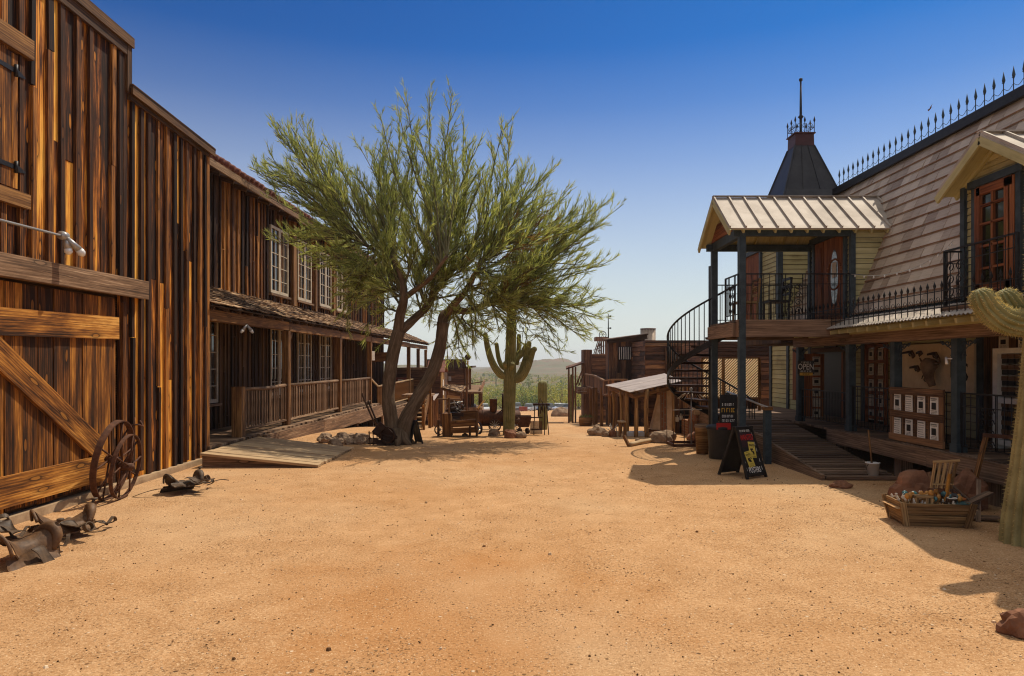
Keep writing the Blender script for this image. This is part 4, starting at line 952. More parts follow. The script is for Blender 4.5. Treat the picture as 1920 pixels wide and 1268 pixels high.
y_ = FY - .1; zq = lambda py: EYE + (HZ - py) / F * y_; xq = lambda px: P(px, 0, y_).x
for (p0, p1) in ((1001, 1003), (1029, 1025), (1021, 1021)):
    mb = MB(); mb.tube([(xq(p0), y_, gz(y_)), (xq(p1), y_ + .1, zq(757))], .014, 5); mb.build('leg', M['rustdark'], ir)
mb = MB(); mb.beam((xq(999), y_ + .1, zq(759)), (xq(1031), y_ + .1, zq(759)), .12, .06); mb.tube([(xq(1010), y_ + .1, zq(759)), (xq(1013), y_ + .1, zq(747)), (xq(1019), y_ + .1, zq(759))], .014, 5)
mb.build('top_bar', M['rustdark'], ir)
mb = MB()
for k in range(9): x = xq(R.uniform(1001, 1026)); mb.tube([(x, y_ + .05, zq(759)), (x + R.uniform(-.03, .03), y_, zq(R.uniform(768, 782)))], R.uniform(.01, .022), 5)
mb.build('hanging_tools', M['rustdark'], ir)
# plough, sandwich board, staircase by the tree
PY = 16.0
plw = thing('horse_plough', 'dark iron plough with a long raised handle leaning by the tree trunk', 'plough', G(722, 836))
def pq(px, py, d=0): return P(px, py, PY + d)
mb = MB(); mb.tube([pq(678, 738), pq(697, 782), pq(716, 815)], .022, 6); mb.tube([pq(690, 752, .4), pq(706, 790, .3), pq(722, 818, .1)], .02, 6); mb.build('handle', M['trim'], plw)
mb = MB(); mb.tube([pq(700, 812), pq(745, 822)], .04, 6); mb.beam(pq(705, 800), pq(738, 828), .05, .30); mb.ring(pq(727, 816, -.1), .19, .03, V((.3, 1, 0)), 18, wide=.06); mb.beam(pq(700, 826), pq(725, 834), .06, .12); mb.build('share', M['rustdark'], plw)
mb = MB()
for k in range(5): mb.tube([pq(692 + k * 7, 808), pq(694 + k * 7, 835)], .012, 4)
for z in (812, 822, 832): mb.tube([pq(690, z), pq(722, z)], .012, 4)
solo(mb, 'iron_grate', M['rustdark'], 'square iron grate standing beside the plough under the hotel deck', 'grate')
def a_board(name, loc, rz, w_, h_, label, front=None):
    t = thing(name, label, 'sign board', (0, 0, 0)); sp_ = h_ * .30
    for s in (-1, 1):
        mb = MB(); mb.beam((-w_ / 2 + .02, s * sp_, 0), (-w_ / 2 + .05, s * .02, h_), .035, .03); mb.beam((w_ / 2 - .02, s * sp_, 0), (w_ / 2 - .05, s * .02, h_), .035, .03)
        for f in (.1, .97): a = lerp(V((0, s * sp_, 0)), V((0, s * .02, h_)), f); mb.beam(a - V((w_ / 2 - .03, 0, 0)), a + V((w_ / 2 - .03, 0, 0)), .03, .05)
        mb.build('frame', M['black'], t)
        mb = MB(); a = lerp(V((0, s * sp_, 0)), V((0, s * .02, h_)), .11); b = lerp(V((0, s * sp_, 0)), V((0, s * .02, h_)), .96); mb.beam(a, b, w_ - .08, .012, V((0, s, .3)) if True else UP); mb.build('panel', M['black'], t)
    return t
ab = a_board('sandwich_board', None, 0, .34, .56, 'small dark sandwich board standing to the right of the tree base'); ab.location = G(775, 832); ab.rotation_euler = (0, 0, -.9)
STY = 21.5
st = thing('wooden_staircase', 'open wooden staircase with posts rising behind the tree', 'staircase', (P(786, 0, STY).x, STY, gz(STY)))
z1 = EYE + (HZ - 746) / F * STY; z0 = gz(STY); x0, x1 = P(772, 0, STY).x, P(801, 0, STY).x
for k in range(8):
    f = k / 7; mb = MB(); mb.beam((x0, STY + f * 1.6, lerp(z0 + .1, z1, f)), (x1 - .18, STY + f * 1.6, lerp(z0 + .1, z1, f)), .24, .045); mb.build('tread', M['plank'], st)
for x in (x0 - .03, x1 - .15): mb = MB(); mb.beam((x, STY - .15, z0 - .05), (x, STY + 1.7, z1), .05, .2); mb.build('stringer', M['post'], st)
for x, y, t in ((x1 - .12, STY, .35), (x1 - .12, STY + 1.7, .5), (x0 + .1, STY, .0)): mb = MB(); mb.beam((x, y, gz(y)), (x, y, z1 + t), .10, .10, V((1, 0, 0))); mb.build('post', M['post'], st)
mb = MB(); mb.beam((x1 - .12, STY - .1, z0 + .75), (x1 - .12, STY + 1.8, z1 + .55), .06, .08); mb.build('handrail', M['post'], st)
mb = MB(); mb.box(x0 - .6, x1 - .1, STY + 1.7, STY + 3.0, z1 - .05, z1 + .02); mb.build('landing', M['grey'], st)
for x in (x0 - .5, x1 - .2): mb = MB(); mb.beam((x, STY + 2.9, gz(STY + 2.9)), (x, STY + 2.9, z1 - .05), .10, .10, V((1, 0, 0))); mb.build('landing_support', M['post'], st)
# ---------------------------------------------------------------- museum building on the right
RX, DZ, WX = 6.5, .62, 7.95                        # post line, deck height, wall line
mu = thing('mansard_storefront', 'olive yellow two storey storefront with a brown shingled mansard roof and slate blue porch posts', 'building', (8.5, 13, 0))
mb = MB()
siding(mb, (WX, 7), (WX, 21), DZ, 2.75, (-1, 0), .14, .02)
wall = mb.build('wall', M['siding'], mu)
mb = MB(); mb.box(WX + .03, 12.5, 7, 21, -.3, 2.7); mb.build('carcass', M['trim'], mu)
mb = MB()
for y in (8.2, 11.55, 14.2, 15.4, 18.15, 19.6, 20.9): mb.beam((WX - .03, y, DZ), (WX - .03, y, 2.6), .15, .04, V((1, 0, 0)))
mb.split('corner_board', M['bluetrim'], mu)
# deck
mb = MB(); y = 6.5
while y < 21: mb.beam((RX - .12, y, DZ - .025), (WX + .05, y, DZ - .025), .14, .045); y += .148
mb.build('deck', M['deck'], mu)
mb = MB(); mb.beam((RX - .14, 6.0, .475), (RX - .14, 10.4, .475), .10, .26, jit=.008); mb.beam((RX - .14, 10.41, .475), (RX - .14, 13.7, .475), .10, .26, jit=.008); mb.split('deck_beam', M['deck'], mu)
for y in (7.2, 9.2, 11.45, 13.5): mb = MB(); mb.beam((RX + .06, y, -.05), (RX + .06, y, .55), .2, .2, V((1, 0, 0)), jit=.006); mb.build('deck_support', M['deck'], mu)
POSTS = (8.35, 9.94, 11.55, 13.1, 15.4)
def scroll(mb, c, r, s=1, t=.009):                 # small iron curl in the facade plane
    ps = [V(c) + V((0, s * r * (1 - a / 12) * math.cos(a * .75), r * (1 - a / 12) * math.sin(a * .75))) for a in range(11)]
    mb.tube(ps, t, 4, cap=False)
for i, y in enumerate(POSTS):
    mb = MB(); mb.beam((RX, y, DZ), (RX, y, 2.28), .13, .13, V((1, 0, 0)), jit=.004); mb.beam((RX, y, DZ), (RX, y, DZ + .12), .16, .16, V((1, 0, 0))); pst = mb.build('porch_post', M['bluetrim'], mu)
    mb = MB()
    for s in (-1, 1):
        for k, (dy, dz, r) in enumerate(((.12, -.09, .075), (.25, -.07, .055), (.12, -.24, .05), (.36, -.05, .04))): scroll(mb, (RX, y + s * dy, 2.26 + dz), r, s)
        mb.tube(cat([(RX, y + s * .07, 1.95), (RX, y + s * .16, 2.12), (RX, y + s * .42, 2.25)], 5), .010, 4)
    mb.build('scroll_bracket', M['bluetrim'], pst)
mb = MB(); mb.beam((RX, 5.5, 2.38), (RX, 15.6, 2.38), .15, .21, jit=.006); mb.build('porch_beam', M['deck'], mu)
mb = MB(); mb.beam((RX - .10, 5.5, 2.53), (RX - .10, 15.6, 2.53), .03, .14); mb.build('frieze_board', M['siding'], mu)
mb = MB(); y = 5.6
while y < 15.6: mb.beam((RX + .3, y, 2.62), (RX - .50, y, 2.49), .05, .12, h1=.07); y += .33
mb.split('rafter_tail', M['siding'], mu)
mb = MB(); N = 460; prof = []
for i in range(N + 1): y = 5.5 + 10.2 * i / N; prof.append((y, .011 * math.sin(i * 1.571)))
vs = [(RX - .56, y, 2.565 + z) for y, z in prof] + [(RX - .02, y, 2.80 + z) for y, z in prof]
mb.add(vs, [(i, i + 1, N + 2 + i, N + 1 + i) for i in range(N)], None, True); vs2 = [(a, b, c - .008) for a, b, c in vs]; mb.add(vs2, [(N + 1 + i, N + 2 + i, i + 1, i) for i in range(N)], None, True)
pr = mb.build('porch_roof', M['metal'], mu)
# iron cresting on the porch edge
mb = MB(); mb.beam((RX - .46, 5.6, 2.70), (RX - .46, 15.6, 2.70), .015, .015); mb.beam((RX - .46, 5.6, 2.93), (RX - .46, 15.6, 2.93), .012, .012); ce = mb.build('porch_cresting', M['iron'], mu)
pk = MB(); pk.tube([(0, 0, -.10), (0, 0, .30)], .008, 4); pk.tube([(0, 0, .27), (0, 0, .31), (0, 0, .38)], [.008, .022, .001], 5); pk.tube([(0, -.025, .29), (0, .025, .29)], .007, 4)
reps('picket', pk, M['iron'], ce, [(RX - .46, 5.8 + i * .165, 2.70, 0) for i in range(59)])
mb = MB()
for i in range(58): scroll(mb, (RX - .46, 5.88 + i * .165, 2.80), .055, 1 if i % 2 else -1, .005)
mb.build('scrolls', M['iron'], ce)
# mansard
def mx(z): return RX - .08 + .415 * (z - 2.80)
ZT = 5.92
def strip(mb, y0, y1, za, zb):
    n = 15; h = (zb - za) / n
    for r in range(n):
        z0 = za + r * h; y = y0
        while y < y1 - .01:
            wd = min(R.uniform(.20, .36), y1 - y)
            l = R.uniform(.018, .034)
            slab(mb, (mx(z0) - l, y + wd - .004, z0 - .02 + R.uniform(-.008, .008)), (mx(z0) - l, y, z0 - .02 + R.uniform(-.008, .008)), (mx(z0 + h) - .004, y, z0 + h), (mx(z0 + h) - .004, y + wd - .004, z0 + h), .014); y += wd
mb = MB(); strip(mb, 5.5, 16.2, 2.86, ZT)
mr = mb.build('mansard_roof', M['shingle'], mu)
M['rustline'] = speck('rusty_course_edge', (.16, .075, .04), (.30, .16, .09), 4, .8)
mb = MB()
for r in range(15): z = 2.86 + r * (ZT - 2.86) / 15; mb.beam((mx(z) - .030, 5.5, z - .012), (mx(z) - .030, 16.2, z - .012), .010, .014)
mb.build('course_edges', M['rustline'], mr)
mb = MB(); mb.add([V(p) for p in ((mx(2.6) + .03, 5.5, 2.6), (mx(2.6) + .03, 16.3, 2.6), (mx(ZT) + .03, 16.3, ZT), (mx(ZT) + .03, 5.5, ZT), (12, 5.5, 2.6), (12, 16.3, 2.6), (12, 16.3, ZT + .02), (12, 5.5, ZT + .02))], [(0, 1, 2, 3), (3, 2, 6, 7), (0, 3, 7, 4), (1, 5, 6, 2)])
mb.build('roof_core', M['bluetrim'], mu)
mb = MB(); mb.beam((mx(ZT) - .03, 5.4, ZT + .07), (mx(ZT) - .03, 16.25, ZT + .07), .12, .16); mb.build('ridge_trim', M['iron'], mu)
mb = MB(); mb.beam((mx(ZT), 5.4, ZT + .17), (mx(ZT), 16.2, ZT + .17), .014, .014); rc = mb.build('ridge_cresting', M['bluetrim'], mu)
pk = MB(); pk.tube([(0, 0, 0), (0, 0, .26)], .009, 4); pk.tube([(0, 0, .22), (0, 0, .28), (0, 0, .42)], [.009, .026, .001], 5); pk.tube([(0, -.03, .25), (0, .03, .25)], .008, 4)
ysp = [6.2 + i * .215 for i in range(47)]
reps('finial', pk, M['bluetrim'], rc, [(mx(ZT), y, ZT + .15, 0) for y in ysp])
mb = MB()
for y in ysp: mb.tube(cat([(mx(ZT), y, ZT + .30), (mx(ZT), y + .11, ZT + .235), (mx(ZT), y + .215, ZT + .30)], 3), .005, 3, cap=False)
mb.build('scallops', M['bluetrim'], rc)
# dormers
def dormer(name, fx, y0, y1, zb, ze, za, over, yo):
    """gabled bay that leaves the mansard: front plane fx facing the street"""
    d = MB(); c = (y0 + y1) / 2
    siding(d, (fx, y0), (fx, y1), zb, ze, (-1, 0), .10, .018)
    nn = 6
    for i in range(nn):
        z = ze + (za - ze) * (i + .5) / nn; hw = (y1 - y0) / 2 * (1 - (i + .5) / nn); d.beam((fx, c - hw, z), (fx, c + hw, z), .018, (za - ze) / nn - .006)
    z = zb
    while z < ze - .02:
        h = min(.10, ze - z); xe = mx(z) + .05
        if xe > fx:
            for yy in (y0, y1): d.beam((fx, yy, z + h / 2), (max(xe, fx + .1), yy, z + h / 2), .018, h - .01)
        z += h
    dm = d.build(name, M['siding'], mu)
    t = MB()
    for yy in (y0, y1): t.beam((fx - .012, yy, zb), (fx - .012, yy, ze), .09, .09, V((1, 0, 0)))
    t.split('corner_trim', M['bluetrim'], dm)
    k = MB(); k.box(fx + .03, mx(za) + .4, y0 + .02, y1 - .02, zb, ze - .01)
    k.build('core', M['bluetrim'], dm)
    rf_ = MB(); x1 = mx(za) + .3; sl = (za - ze) / ((y1 - y0) / 2); yw = (y1 - y0) / 2 + yo; zl = za + .07 - sl * yw
    slab(rf_, (over, c - yw, zl), (x1, c - yw, zl), (x1, c, za + .07), (over, c, za + .07), .03)
    slab(rf_, (x1, c + yw, zl), (over, c + yw, zl), (over, c, za + .07), (x1, c, za + .07), .03)
    n = int((x1 - over) / .3)
    for i in range(n + 1):
        x = over + .02 + i * .3
        for s in (-1, 1): rf_.beam((x, c + s * yw, zl + .025), (x, c, za + .095), .028, .04)
    rf_.beam((over, c, za + .095), (x1, c, za + .095), .10, .02)
    r_ = rf_.build('gable_roof', M['metal'], dm)
    b = MB()
    for s in (-1, 1): b.beam((over + .01, c + s * (yw - .0), zl - .085), (over + .01, c, za - .02), .035, .11)
    b.split('barge_board', M['siding'], r_)
    b = MB(); x = over + .28
    while x < fx + .7:
        for s in (-1, 1): b.beam((x, c + s * (yw - .02), zl - .06), (x, c, za - .0), .035, .07)
        x += .30
    slab(b, (over + .03, c - yw + .02, zl - .035), (over + .03, c, za + .03), (fx + .02, c, za + .03), (fx + .02, c - yw + .02, zl - .035), .012)
    slab(b, (over + .03, c, za + .03), (over + .03, c + yw - .02, zl - .035), (fx + .02, c + yw - .02, zl - .035), (fx + .02, c, za + .03), .012)
    b.build('soffit', M['siding'], r_)
    return dm
M['doorred'] = wood('red_brown_door_wood', [(.1, (.05, .016, .007)), (.5, (.20, .062, .022)), (.9, (.36, .14, .05))], .3, 14, 0)
FX = 6.45
d1 = dormer('balcony_dormer', FX, 12.92, 14.72, 2.8, 4.50, 5.20, 4.06, .16)
mb = MB()
for yy in (13.14, 14.5): mb.beam((FX - .03, yy, 2.74), (FX - .03, yy, 4.44), .09, .07, V((1, 0, 0)))
mb.beam((FX - .04, 13.0, 4.49), (FX - .04, 14.62, 4.49), .09, .12); mb.split('door_frame', M['bluetrim'], d1)
mb = MB(); mb.beam((FX - .025, 13.62, 2.74), (FX - .025, 13.62, 4.42), .78, .05, V((1, 0, 0))); mb.beam((FX - .025, 14.25, 2.74), (FX - .025, 14.25, 4.42), .38, .04, V((1, 0, 0)))
mb.ring((FX - .055, 13.55, 3.68), .30, .02, V((1, 0, 0)), 20, 5); mb.box(FX - .06, FX - .05, 13.35, 13.85, 2.82, 3.1); mb.box(FX - .06, FX - .05, 14.12, 14.38, 2.82, 3.5); mb.box(FX - .06, FX - .05, 14.12, 14.38, 3.6, 4.3)
dr = mb.build('door', M['doorred'], d1)
mb = MB(); mb.add([V((FX - .054, 13.55 + .155 * math.cos(a * .314), 3.62 + .56 * math.sin(a * .314))) for a in range(20)], [tuple(range(20))]); mb.build('oval_glass', M['leaded'], dr)
mb = MB(); mb.box(FX - .062, FX - .058, 13.46, 13.64, 3.62, 3.92); mb.build('notice', M['paper'], dr)
# balcony
BLX = 4.28
mb = MB(); mb.beam((BLX, 12.98, 2.56), (FX + .1, 12.98, 2.56), .12, .28, jit=.006); mb.beam((BLX, 14.76, 2.56), (FX + .1, 14.76, 2.56), .12, .28); mb.beam((BLX - .02, 13.05, 2.56), (BLX - .02, 14.7, 2.56), .10, .26)
y = 13.0
while y < 14.8: mb.beam((BLX, y, 2.725), (FX, y, 2.725), .13, .04); y += .137
for x in (4.8, 5.4, 6.0): mb.beam((x, 13.05, 2.6), (x, 14.7, 2.6), .06, .18)
mb.build('balcony_floor', M['deck'], mu)
for (x, y) in ((4.36, 12.96), (4.36, 14.72)): mb = MB(); mb.beam((x, y, -.05), (x, y, 4.42), .12, .12, V((1, 0, 0)), jit=.003); mb.build('balcony_post', M['bluetrim'], mu)
mb = MB(); mb.beam((4.2, 12.96, 4.40), (FX, 12.96, 4.40), .10, .14); mb.beam((4.2, 14.72, 4.40), (FX, 14.72, 4.40), .10, .14); mb.beam((4.36, 12.9, 4.42), (4.36, 14.8, 4.42), .10, .20); mb.split('balcony_roof_beam', M['bluetrim'], mu)
mb = MB(); mb.add([V((4.29, 13.0, 4.5)), V((4.29, 14.7, 4.5)), V((4.29, 14.3, 4.82)), V((4.29, 13.4, 4.82)), V((4.33, 13.0, 4.5)), V((4.33, 14.7, 4.5)), V((4.33, 14.3, 4.82)), V((4.33, 13.4, 4.82))], [(0, 3, 2, 1), (4, 5, 6, 7), (0, 1, 5, 4), (3, 7, 6, 2)]); mb.build('gable_board', M['doorred'], mu)
def iron_rail(par, p0, p1, h, sp, panel=None, name='iron_railing', lo=.1):
    p0, p1 = V(p0), V(p1); L = (p1 - p0).length; d = (p1 - p0) / L
    mb = MB(); mb.beam(p0 + UP * h, p1 + UP * h, .035, .022); mb.beam(p0 + UP * lo, p1 + UP * lo, .02, .016); mb.beam(p0 + UP * (h * .78), p1 + UP * (h * .78), .014, .012)
    for q in (p0, p1): mb.beam(q, q + UP * h, .03, .03, V((1, 0, 0)))
    r_ = mb.build(name, M['iron'], par)
    b = MB(); b.tube([(0, 0, lo), (0, 0, h)], .0075, 4)
    n = int(L / sp); spots = [(*(p0 + d * (L * (i + .5) / n)).xy, p0.z, 0) for i in range(n) if not (panel and panel[0] < (i + .5) / n < panel[1])]
    reps('baluster', b, M['iron'], r_, spots)
    if panel:
        for f in ([panel] if not isinstance(panel[0], tuple) else panel):
            m = MB(); a, c = f[0] * L, f[1] * L; wdt = c - a; nz = max(3, int(h * .68 / (wdt * .42)))
            for e in (a, c): m.tube([p0 + d * e + UP * lo, p0 + d * e + UP * h], .010, 4)
            for i in range(nz):
                for s in (-1, 1):
                    ce_ = p0 + d * (a + wdt * (.5 + .23 * s)) + UP * (lo + (h * .8 - lo) * (i + .5) / nz); rr = wdt * .21
                    ps = [ce_ + d * (s * rr * (1 - q / 13) * math.cos(q * .8)) + UP * (rr * (1 - q / 13) * math.sin(q * .8)) for q in range(11)]; m.tube(ps, .009, 4, cap=False)
            m.build('scroll_panel', M['iron'], r_)
    return r_
iron_rail(mu, (BLX + .1, 12.94, 2.75), (FX - .05, 12.94, 2.75), .86, .11, (.40, .56))
iron_rail(mu, (BLX + .02, 12.96, 2.75), (BLX + .02, 13.75, 2.75), .86, .11, (.3, .7))
iron_rail(mu, (BLX + .1, 14.78, 2.75), (FX - .05, 14.78, 2.75), .86, .11)
# second dormer with juliet balcony
d2 = dormer('door_dormer', FX, 8.24, 9.70, 2.8, 4.40, 4.86, 6.14, .19)
mb = MB()
for yy in (8.62, 9.45): mb.beam((FX - .03, yy, 2.74), (FX - .03, yy, 4.34), .09, .07, V((1, 0, 0)))
mb.beam((FX - .04, 8.52, 4.38), (FX - .04, 9.55, 4.38), .09, .10); mb.split('door_frame', M['bluetrim'], d2)
mb = MB()
for yy in (8.72, 9.36, 8.80): mb.beam((FX - .052, yy, 2.74), (FX - .052, yy, 4.31), .10, .05, V((1, 0, 0)))
mb.beam((FX - .052, 8.7, 4.26), (FX - .052, 9.38, 4.26), .05, .12); mb.beam((FX - .052, 8.7, 2.85), (FX - .052, 9.38, 2.85), .05, .3); mb.beam((FX - .052, 9.08, 2.9), (FX - .052, 9.08, 4.2), .035, .04, V((1, 0, 0)))
for z in (3.2, 3.5, 3.8, 4.05): mb.beam((FX - .052, 8.76, z), (FX - .052, 9.32, z), .04, .03)
dr = mb.build('door', M['doorred'], d2); mb = MB(); mb.quad((FX - .034, 9.36, 2.8), (FX - .034, 8.7, 2.8), (FX - .034, 8.7, 4.3), (FX - .034, 9.36, 4.3)); mb.build('pane', M['glass'], dr)
jb = iron_rail(mu, (6.15, 9.70, 2.72), (6.15, 8.3, 2.72), .78, .13, (.02, .30)); iron_rail(mu, (6.18, 9.72, 2.72), (FX - .03, 9.72, 2.72), .78, .1)
mb = MB(); mb.box(6.12, FX, 8.25, 9.75, 2.64, 2.71); mb.build('balcony_ledge', M['deck'], mu)
# tower bay
d3 = MB(); siding(d3, (6.32, 16.1), (6.32, 18.7), 2.6, 5.62, (-1, 0), .11, .018); siding(d3, (8.75, 16.1), (6.32, 16.1), 2.6, 5.62, (0, -1), .11, .018); tw = d3.build('tower_bay', M['siding'], mu)
mb = MB(); mb.box(6.35, 8.75, 16.13, 18.7, 2.4, 5.6); mb.build('core', M['trim'], tw)
mb = MB()
for (x, y) in ((6.31, 16.1), (6.31, 18.68), (8.7, 16.08)): mb.beam((x, y, 2.6), (x, y, 5.6), .12, .12, V((1, 0, 0)))
for y in (17.25, 18.35): mb.beam((6.28, y, 3.0), (6.28, y, 4.75), .10, .06, V((1, 0, 0)))
mb.beam((6.27, 17.2, 4.80), (6.27, 18.45, 4.80), .08, .11); mb.split('trim', M['bluetrim'], tw)
mb = MB(); mb.beam((6.285, 17.8, 3.0), (6.285, 17.8, 4.74), 1.0, .03, V((1, 0, 0))); mb.build('door', M['doorred'], tw)
C = V((7.36, 17.4, 0)); mb = MB()
def fr(z0, h0, z1, h1, mb):
    a = [C + V((sx * h0, sy_ * h0, z0)) for sx, sy_ in ((-1, -1), (1, -1), (1, 1), (-1, 1))]; b = [C + V((sx * h1, sy_ * h1, z1)) for sx, sy_ in ((-1, -1), (1, -1), (1, 1), (-1, 1))]
    mb.add(a + b, [(0, 1, 5, 4), (1, 2, 6, 5), (2, 3, 7, 6), (3, 0, 4, 7), (4, 5, 6, 7), (3, 2, 1, 0)])
fr(5.40, .98, 5.46, .98, mb); fr(5.46, .96, 6.2, .64, mb); fr(6.2, .64, 7.40, .235, mb)
for sx, sy_ in ((-1, -1), (1, -1), (1, 1), (-1, 1)): mb.beam(C + V((sx * .645, sy_ * .645, 6.2)), C + V((sx * .24, sy_ * .24, 7.41)), .03, .03); mb.beam(C + V((sx * .965, sy_ * .965, 5.46)), C + V((sx * .645, sy_ * .645, 6.2)), .03, .03)
for f in (-.33, .33): mb.beam(C + V((f * .64, -.645, 6.2)), C + V((f * .235, -.24, 7.41)), .015, .015)
M['towroof'] = speck('dark_metal_roof', (.018, .017, .019), (.05, .046, .048), 3, .5, .2, .1)
M['maroon'] = speck('maroon_metal', (.045, .014, .012), (.09, .03, .026), 6, .5)
tr_ = mb.build('spire_roof', M['towroof'], tw)
mb = MB(); fr(7.40, .24, 7.70, .232, mb); fr(7.70, .265, 7.73, .265, mb); mb.build('cap_box', M['maroon'], tr_)
mb = MB(); mb.tube([C + UP * 7.7, C + UP * 8.2, C + UP * 9.12], [.03, .035, .022], 8); mb.lathe(C + UP * 9.10, [(.0, .0), (.045, .02), (.045, .07), (0, .1)], 10); mb.lathe(C + UP * 8.15, [(.03, 0), (.07, .05), (.03, .1)], 10); mb.build('flagpole', M['iron'], tr_)
pk = MB(); pk.tube([(0, 0, 0), (0, 0, .30)], .009, 4); pk.tube([(0, 0, .26), (0, 0, .31), (0, 0, .42)], [.009, .028, .001], 5)
mb = MB()
for s in (-1, 1): mb.beam(C + V((s * .24, -.24, 7.86)), C + V((s * .24, .24, 7.86)), .012, .012); mb.beam(C + V((-.24, s * .24, 7.86)), C + V((.24, s * .24, 7.86)), .012, .012)
for s in (-1, 1):
    for f in (-.13, .0, .13): scroll(mb, C + V((s * .24, f, 7.9)), .07, 1, .006); ps = [C + V((f + .07 * (1 - q / 13) * math.cos(q * .8), s * .24, 7.9 + .07 * (1 - q / 13) * math.sin(q * .8))) for q in range(11)]; mb.tube(ps, .006, 4)
cg = mb.build('cap_cresting', M['iron'], tr_)
reps('finial', pk, M['iron'], tr_, [(*(C + V((a * .24, b * .24, 0))).xy, 7.72, 0) for a, b in ((-1, -1), (1, -1), (1, 1), (-1, 1), (0, -1), (0, 1), (-1, 0), (1, 0))])
# porch railing
for (a, c, pan) in ((13.03, 11.62, None), (11.48, 10.01, None), (9.87, 8.42, (.25, .48)), (15.3, 13.17, None)): iron_rail(mu, (RX, a, DZ), (RX, c, DZ), .86 if a < 15 else .72, .125, pan, 'porch_railing')
iron_rail(mu, (RX, 8.28, DZ), (RX, 6.6, DZ), .86, .125, (.3, .55), 'porch_railing')
# things on the wall
def yz_panel(mb, x, y0, y1, z0, z1, th=.02): mb.box(x - th, x, y0, y1, z0, z1)
mb = MB()
for y in (17.85, 16.15): mb.beam((WX - .05, y, DZ), (WX - .05, y, 2.2), .12, .08, V((1, 0, 0)))
mb.beam((WX - .05, 16.05, 2.26), (WX - .05, 17.95, 2.26), .09, .12); fr_ = mb.split('door_frame', M['trim'], mu)
mb = MB(); mb.quad((WX - .035, 17.8, DZ), (WX - .035, 16.2, DZ), (WX - .035, 16.2, 2.2), (WX - .035, 17.8, 2.2)); mb.build('doorway_dark_sheet', M['black'], fr_)  # flat black sheet paints the unlit inside of the doorway
mb = MB(); mb.beam((WX - .04, 16.30, DZ), (WX - .04, 16.30, 2.18), .05, .10, V((0, 1, 0))); mb.beam((WX - .72, 16.55, DZ + .02), (WX - .72, 16.55, 2.15), .62, .04, V((.4, 1, 0))); od = mb.build('open_door', M['doorred'], mu)
def paper(mb, ink, p, u, w_, h_, dark=True, sd=0):
    """sheet at p (top left), u along its width; ink: heading, picture, lines"""
    p, u = V(p), V(u).normalized(); n = u.cross(UP); n = n if n.x < 0 or n.y < 0 else -n
    q = [p, p + u * w_, p + u * w_ - UP * h_, p - UP * h_]; mb.add([a + n * (.004 + .006 * (k % 2)) for k, a in enumerate(q)] + [a for a in q], [(0, 1, 2, 3), (7, 6, 5, 4)])
    rr = random.Random(sd)
    def bar(x0, x1, y0, y1): ink.add([p + u * (w_ * x) - UP * (h_ * y) + n * .013 for x, y in ((x0, y0), (x1, y0), (x1, y1), (x0, y1))], [(0, 1, 2, 3)])
    x = .12
    while x < .86: l = rr.uniform(.04, .09); bar(x, min(x + l, .88), .07, .13); x += l + .025
    if dark: bar(.22, .78, .30, .66)
    rows = (.17, .72, .79, .86) if dark else (.22, .34, .46, .58, .70, .82)
    for y in rows:
        x = rr.uniform(.1, .2)
        while x < .82: l = rr.uniform(.05, .14); bar(x, min(x + l, .88), y, y + .028); x += l + .04
def post_up(par, p, u, w_, h_, dark, sd, mt='paper', nm='poster'):
    a, i = MB(), MB(); paper(a, i, p, u, w_, h_, dark, sd); o = a.build(nm, M[mt], par); i.build('print', M['ink'], o)
for k in range(6): post_up(od, (WX - .755 + .02, 16.64 - .25, 2.08 - k * .25), (.92, -.37, 0), .17, .20, k != 4, k)
pd = MB()
for y in (15.2, 14.8, 14.42): pd.beam((WX - .05, y, DZ), (WX - .05, y, 2.48), .09, .05, V((1, 0, 0)))
for z in (DZ + .12, .95, 1.28, 1.62, 1.96, 2.30, 2.46): pd.beam((WX - .05, 14.4, z), (WX - .05, 15.2, z), .05, .07)
pdd = pd.build('paned_door', M['doorred'], mu)
mb = MB(); mb.quad((WX - .03, 15.2, DZ), (WX - .03, 14.42, DZ), (WX - .03, 14.42, 2.45), (WX - .03, 15.2, 2.45)); mb.build('pane', M['glass'], pdd)
k = 0
for z in (2.24, 1.91, 1.57, 1.23, .93):
    for y in (15.10, 14.72): post_up(pdd, (WX - .045 - .01, y, z), (0, -1, 0), .20, .25, k not in (3, 6), k + 20); k += 1
mb = MB(); yz_panel(mb, WX - .03, 18.55, 19.15, .9, 2.35, .05); mb.build('rusty_shutter', M['doorred'], mu)
mb = MB(); mb.beam((WX - .05, 11.35, DZ), (WX - .05, 11.35, 2.5), .08, .06, V((1, 0, 0))); 
for i in range(9): mb.beam((WX - .03, 11.2 - i * .2, DZ), (WX - .03, 11.2 - i * .2, 2.5), .19, .03, V((1, 0, 0)))
mb.build('board_door', M['trim'], mu)
def text(body, size, mat, parent, mtx, name='lettering', font_scale=(1, 1), ext=.002):
    cu = bpy.data.curves.new('txt', 'FONT'); cu.body = body; cu.size = size; cu.align_x = 'CENTER'; cu.align_y = 'CENTER'; cu.extrude = ext; cu.resolution_u = 2
    to = bpy.data.objects.new('txt', cu); COL.objects.link(to); dg = bpy.context.evaluated_depsgraph_get(); dg.update()
    me = bpy.data.meshes.new_from_object(to.evaluated_get(dg)); bpy.data.objects.remove(to)
    me.transform(mtx @ Matrix.Diagonal((font_scale[0], font_scale[1], 1, 1)).to_4x4()); me.materials.clear(); me.materials.append(mat)
    o = bpy.data.objects.new(name, me); COL.objects.link(o); o.parent = parent
    me.transform(Matrix.Translation(-origin(parent))); return o
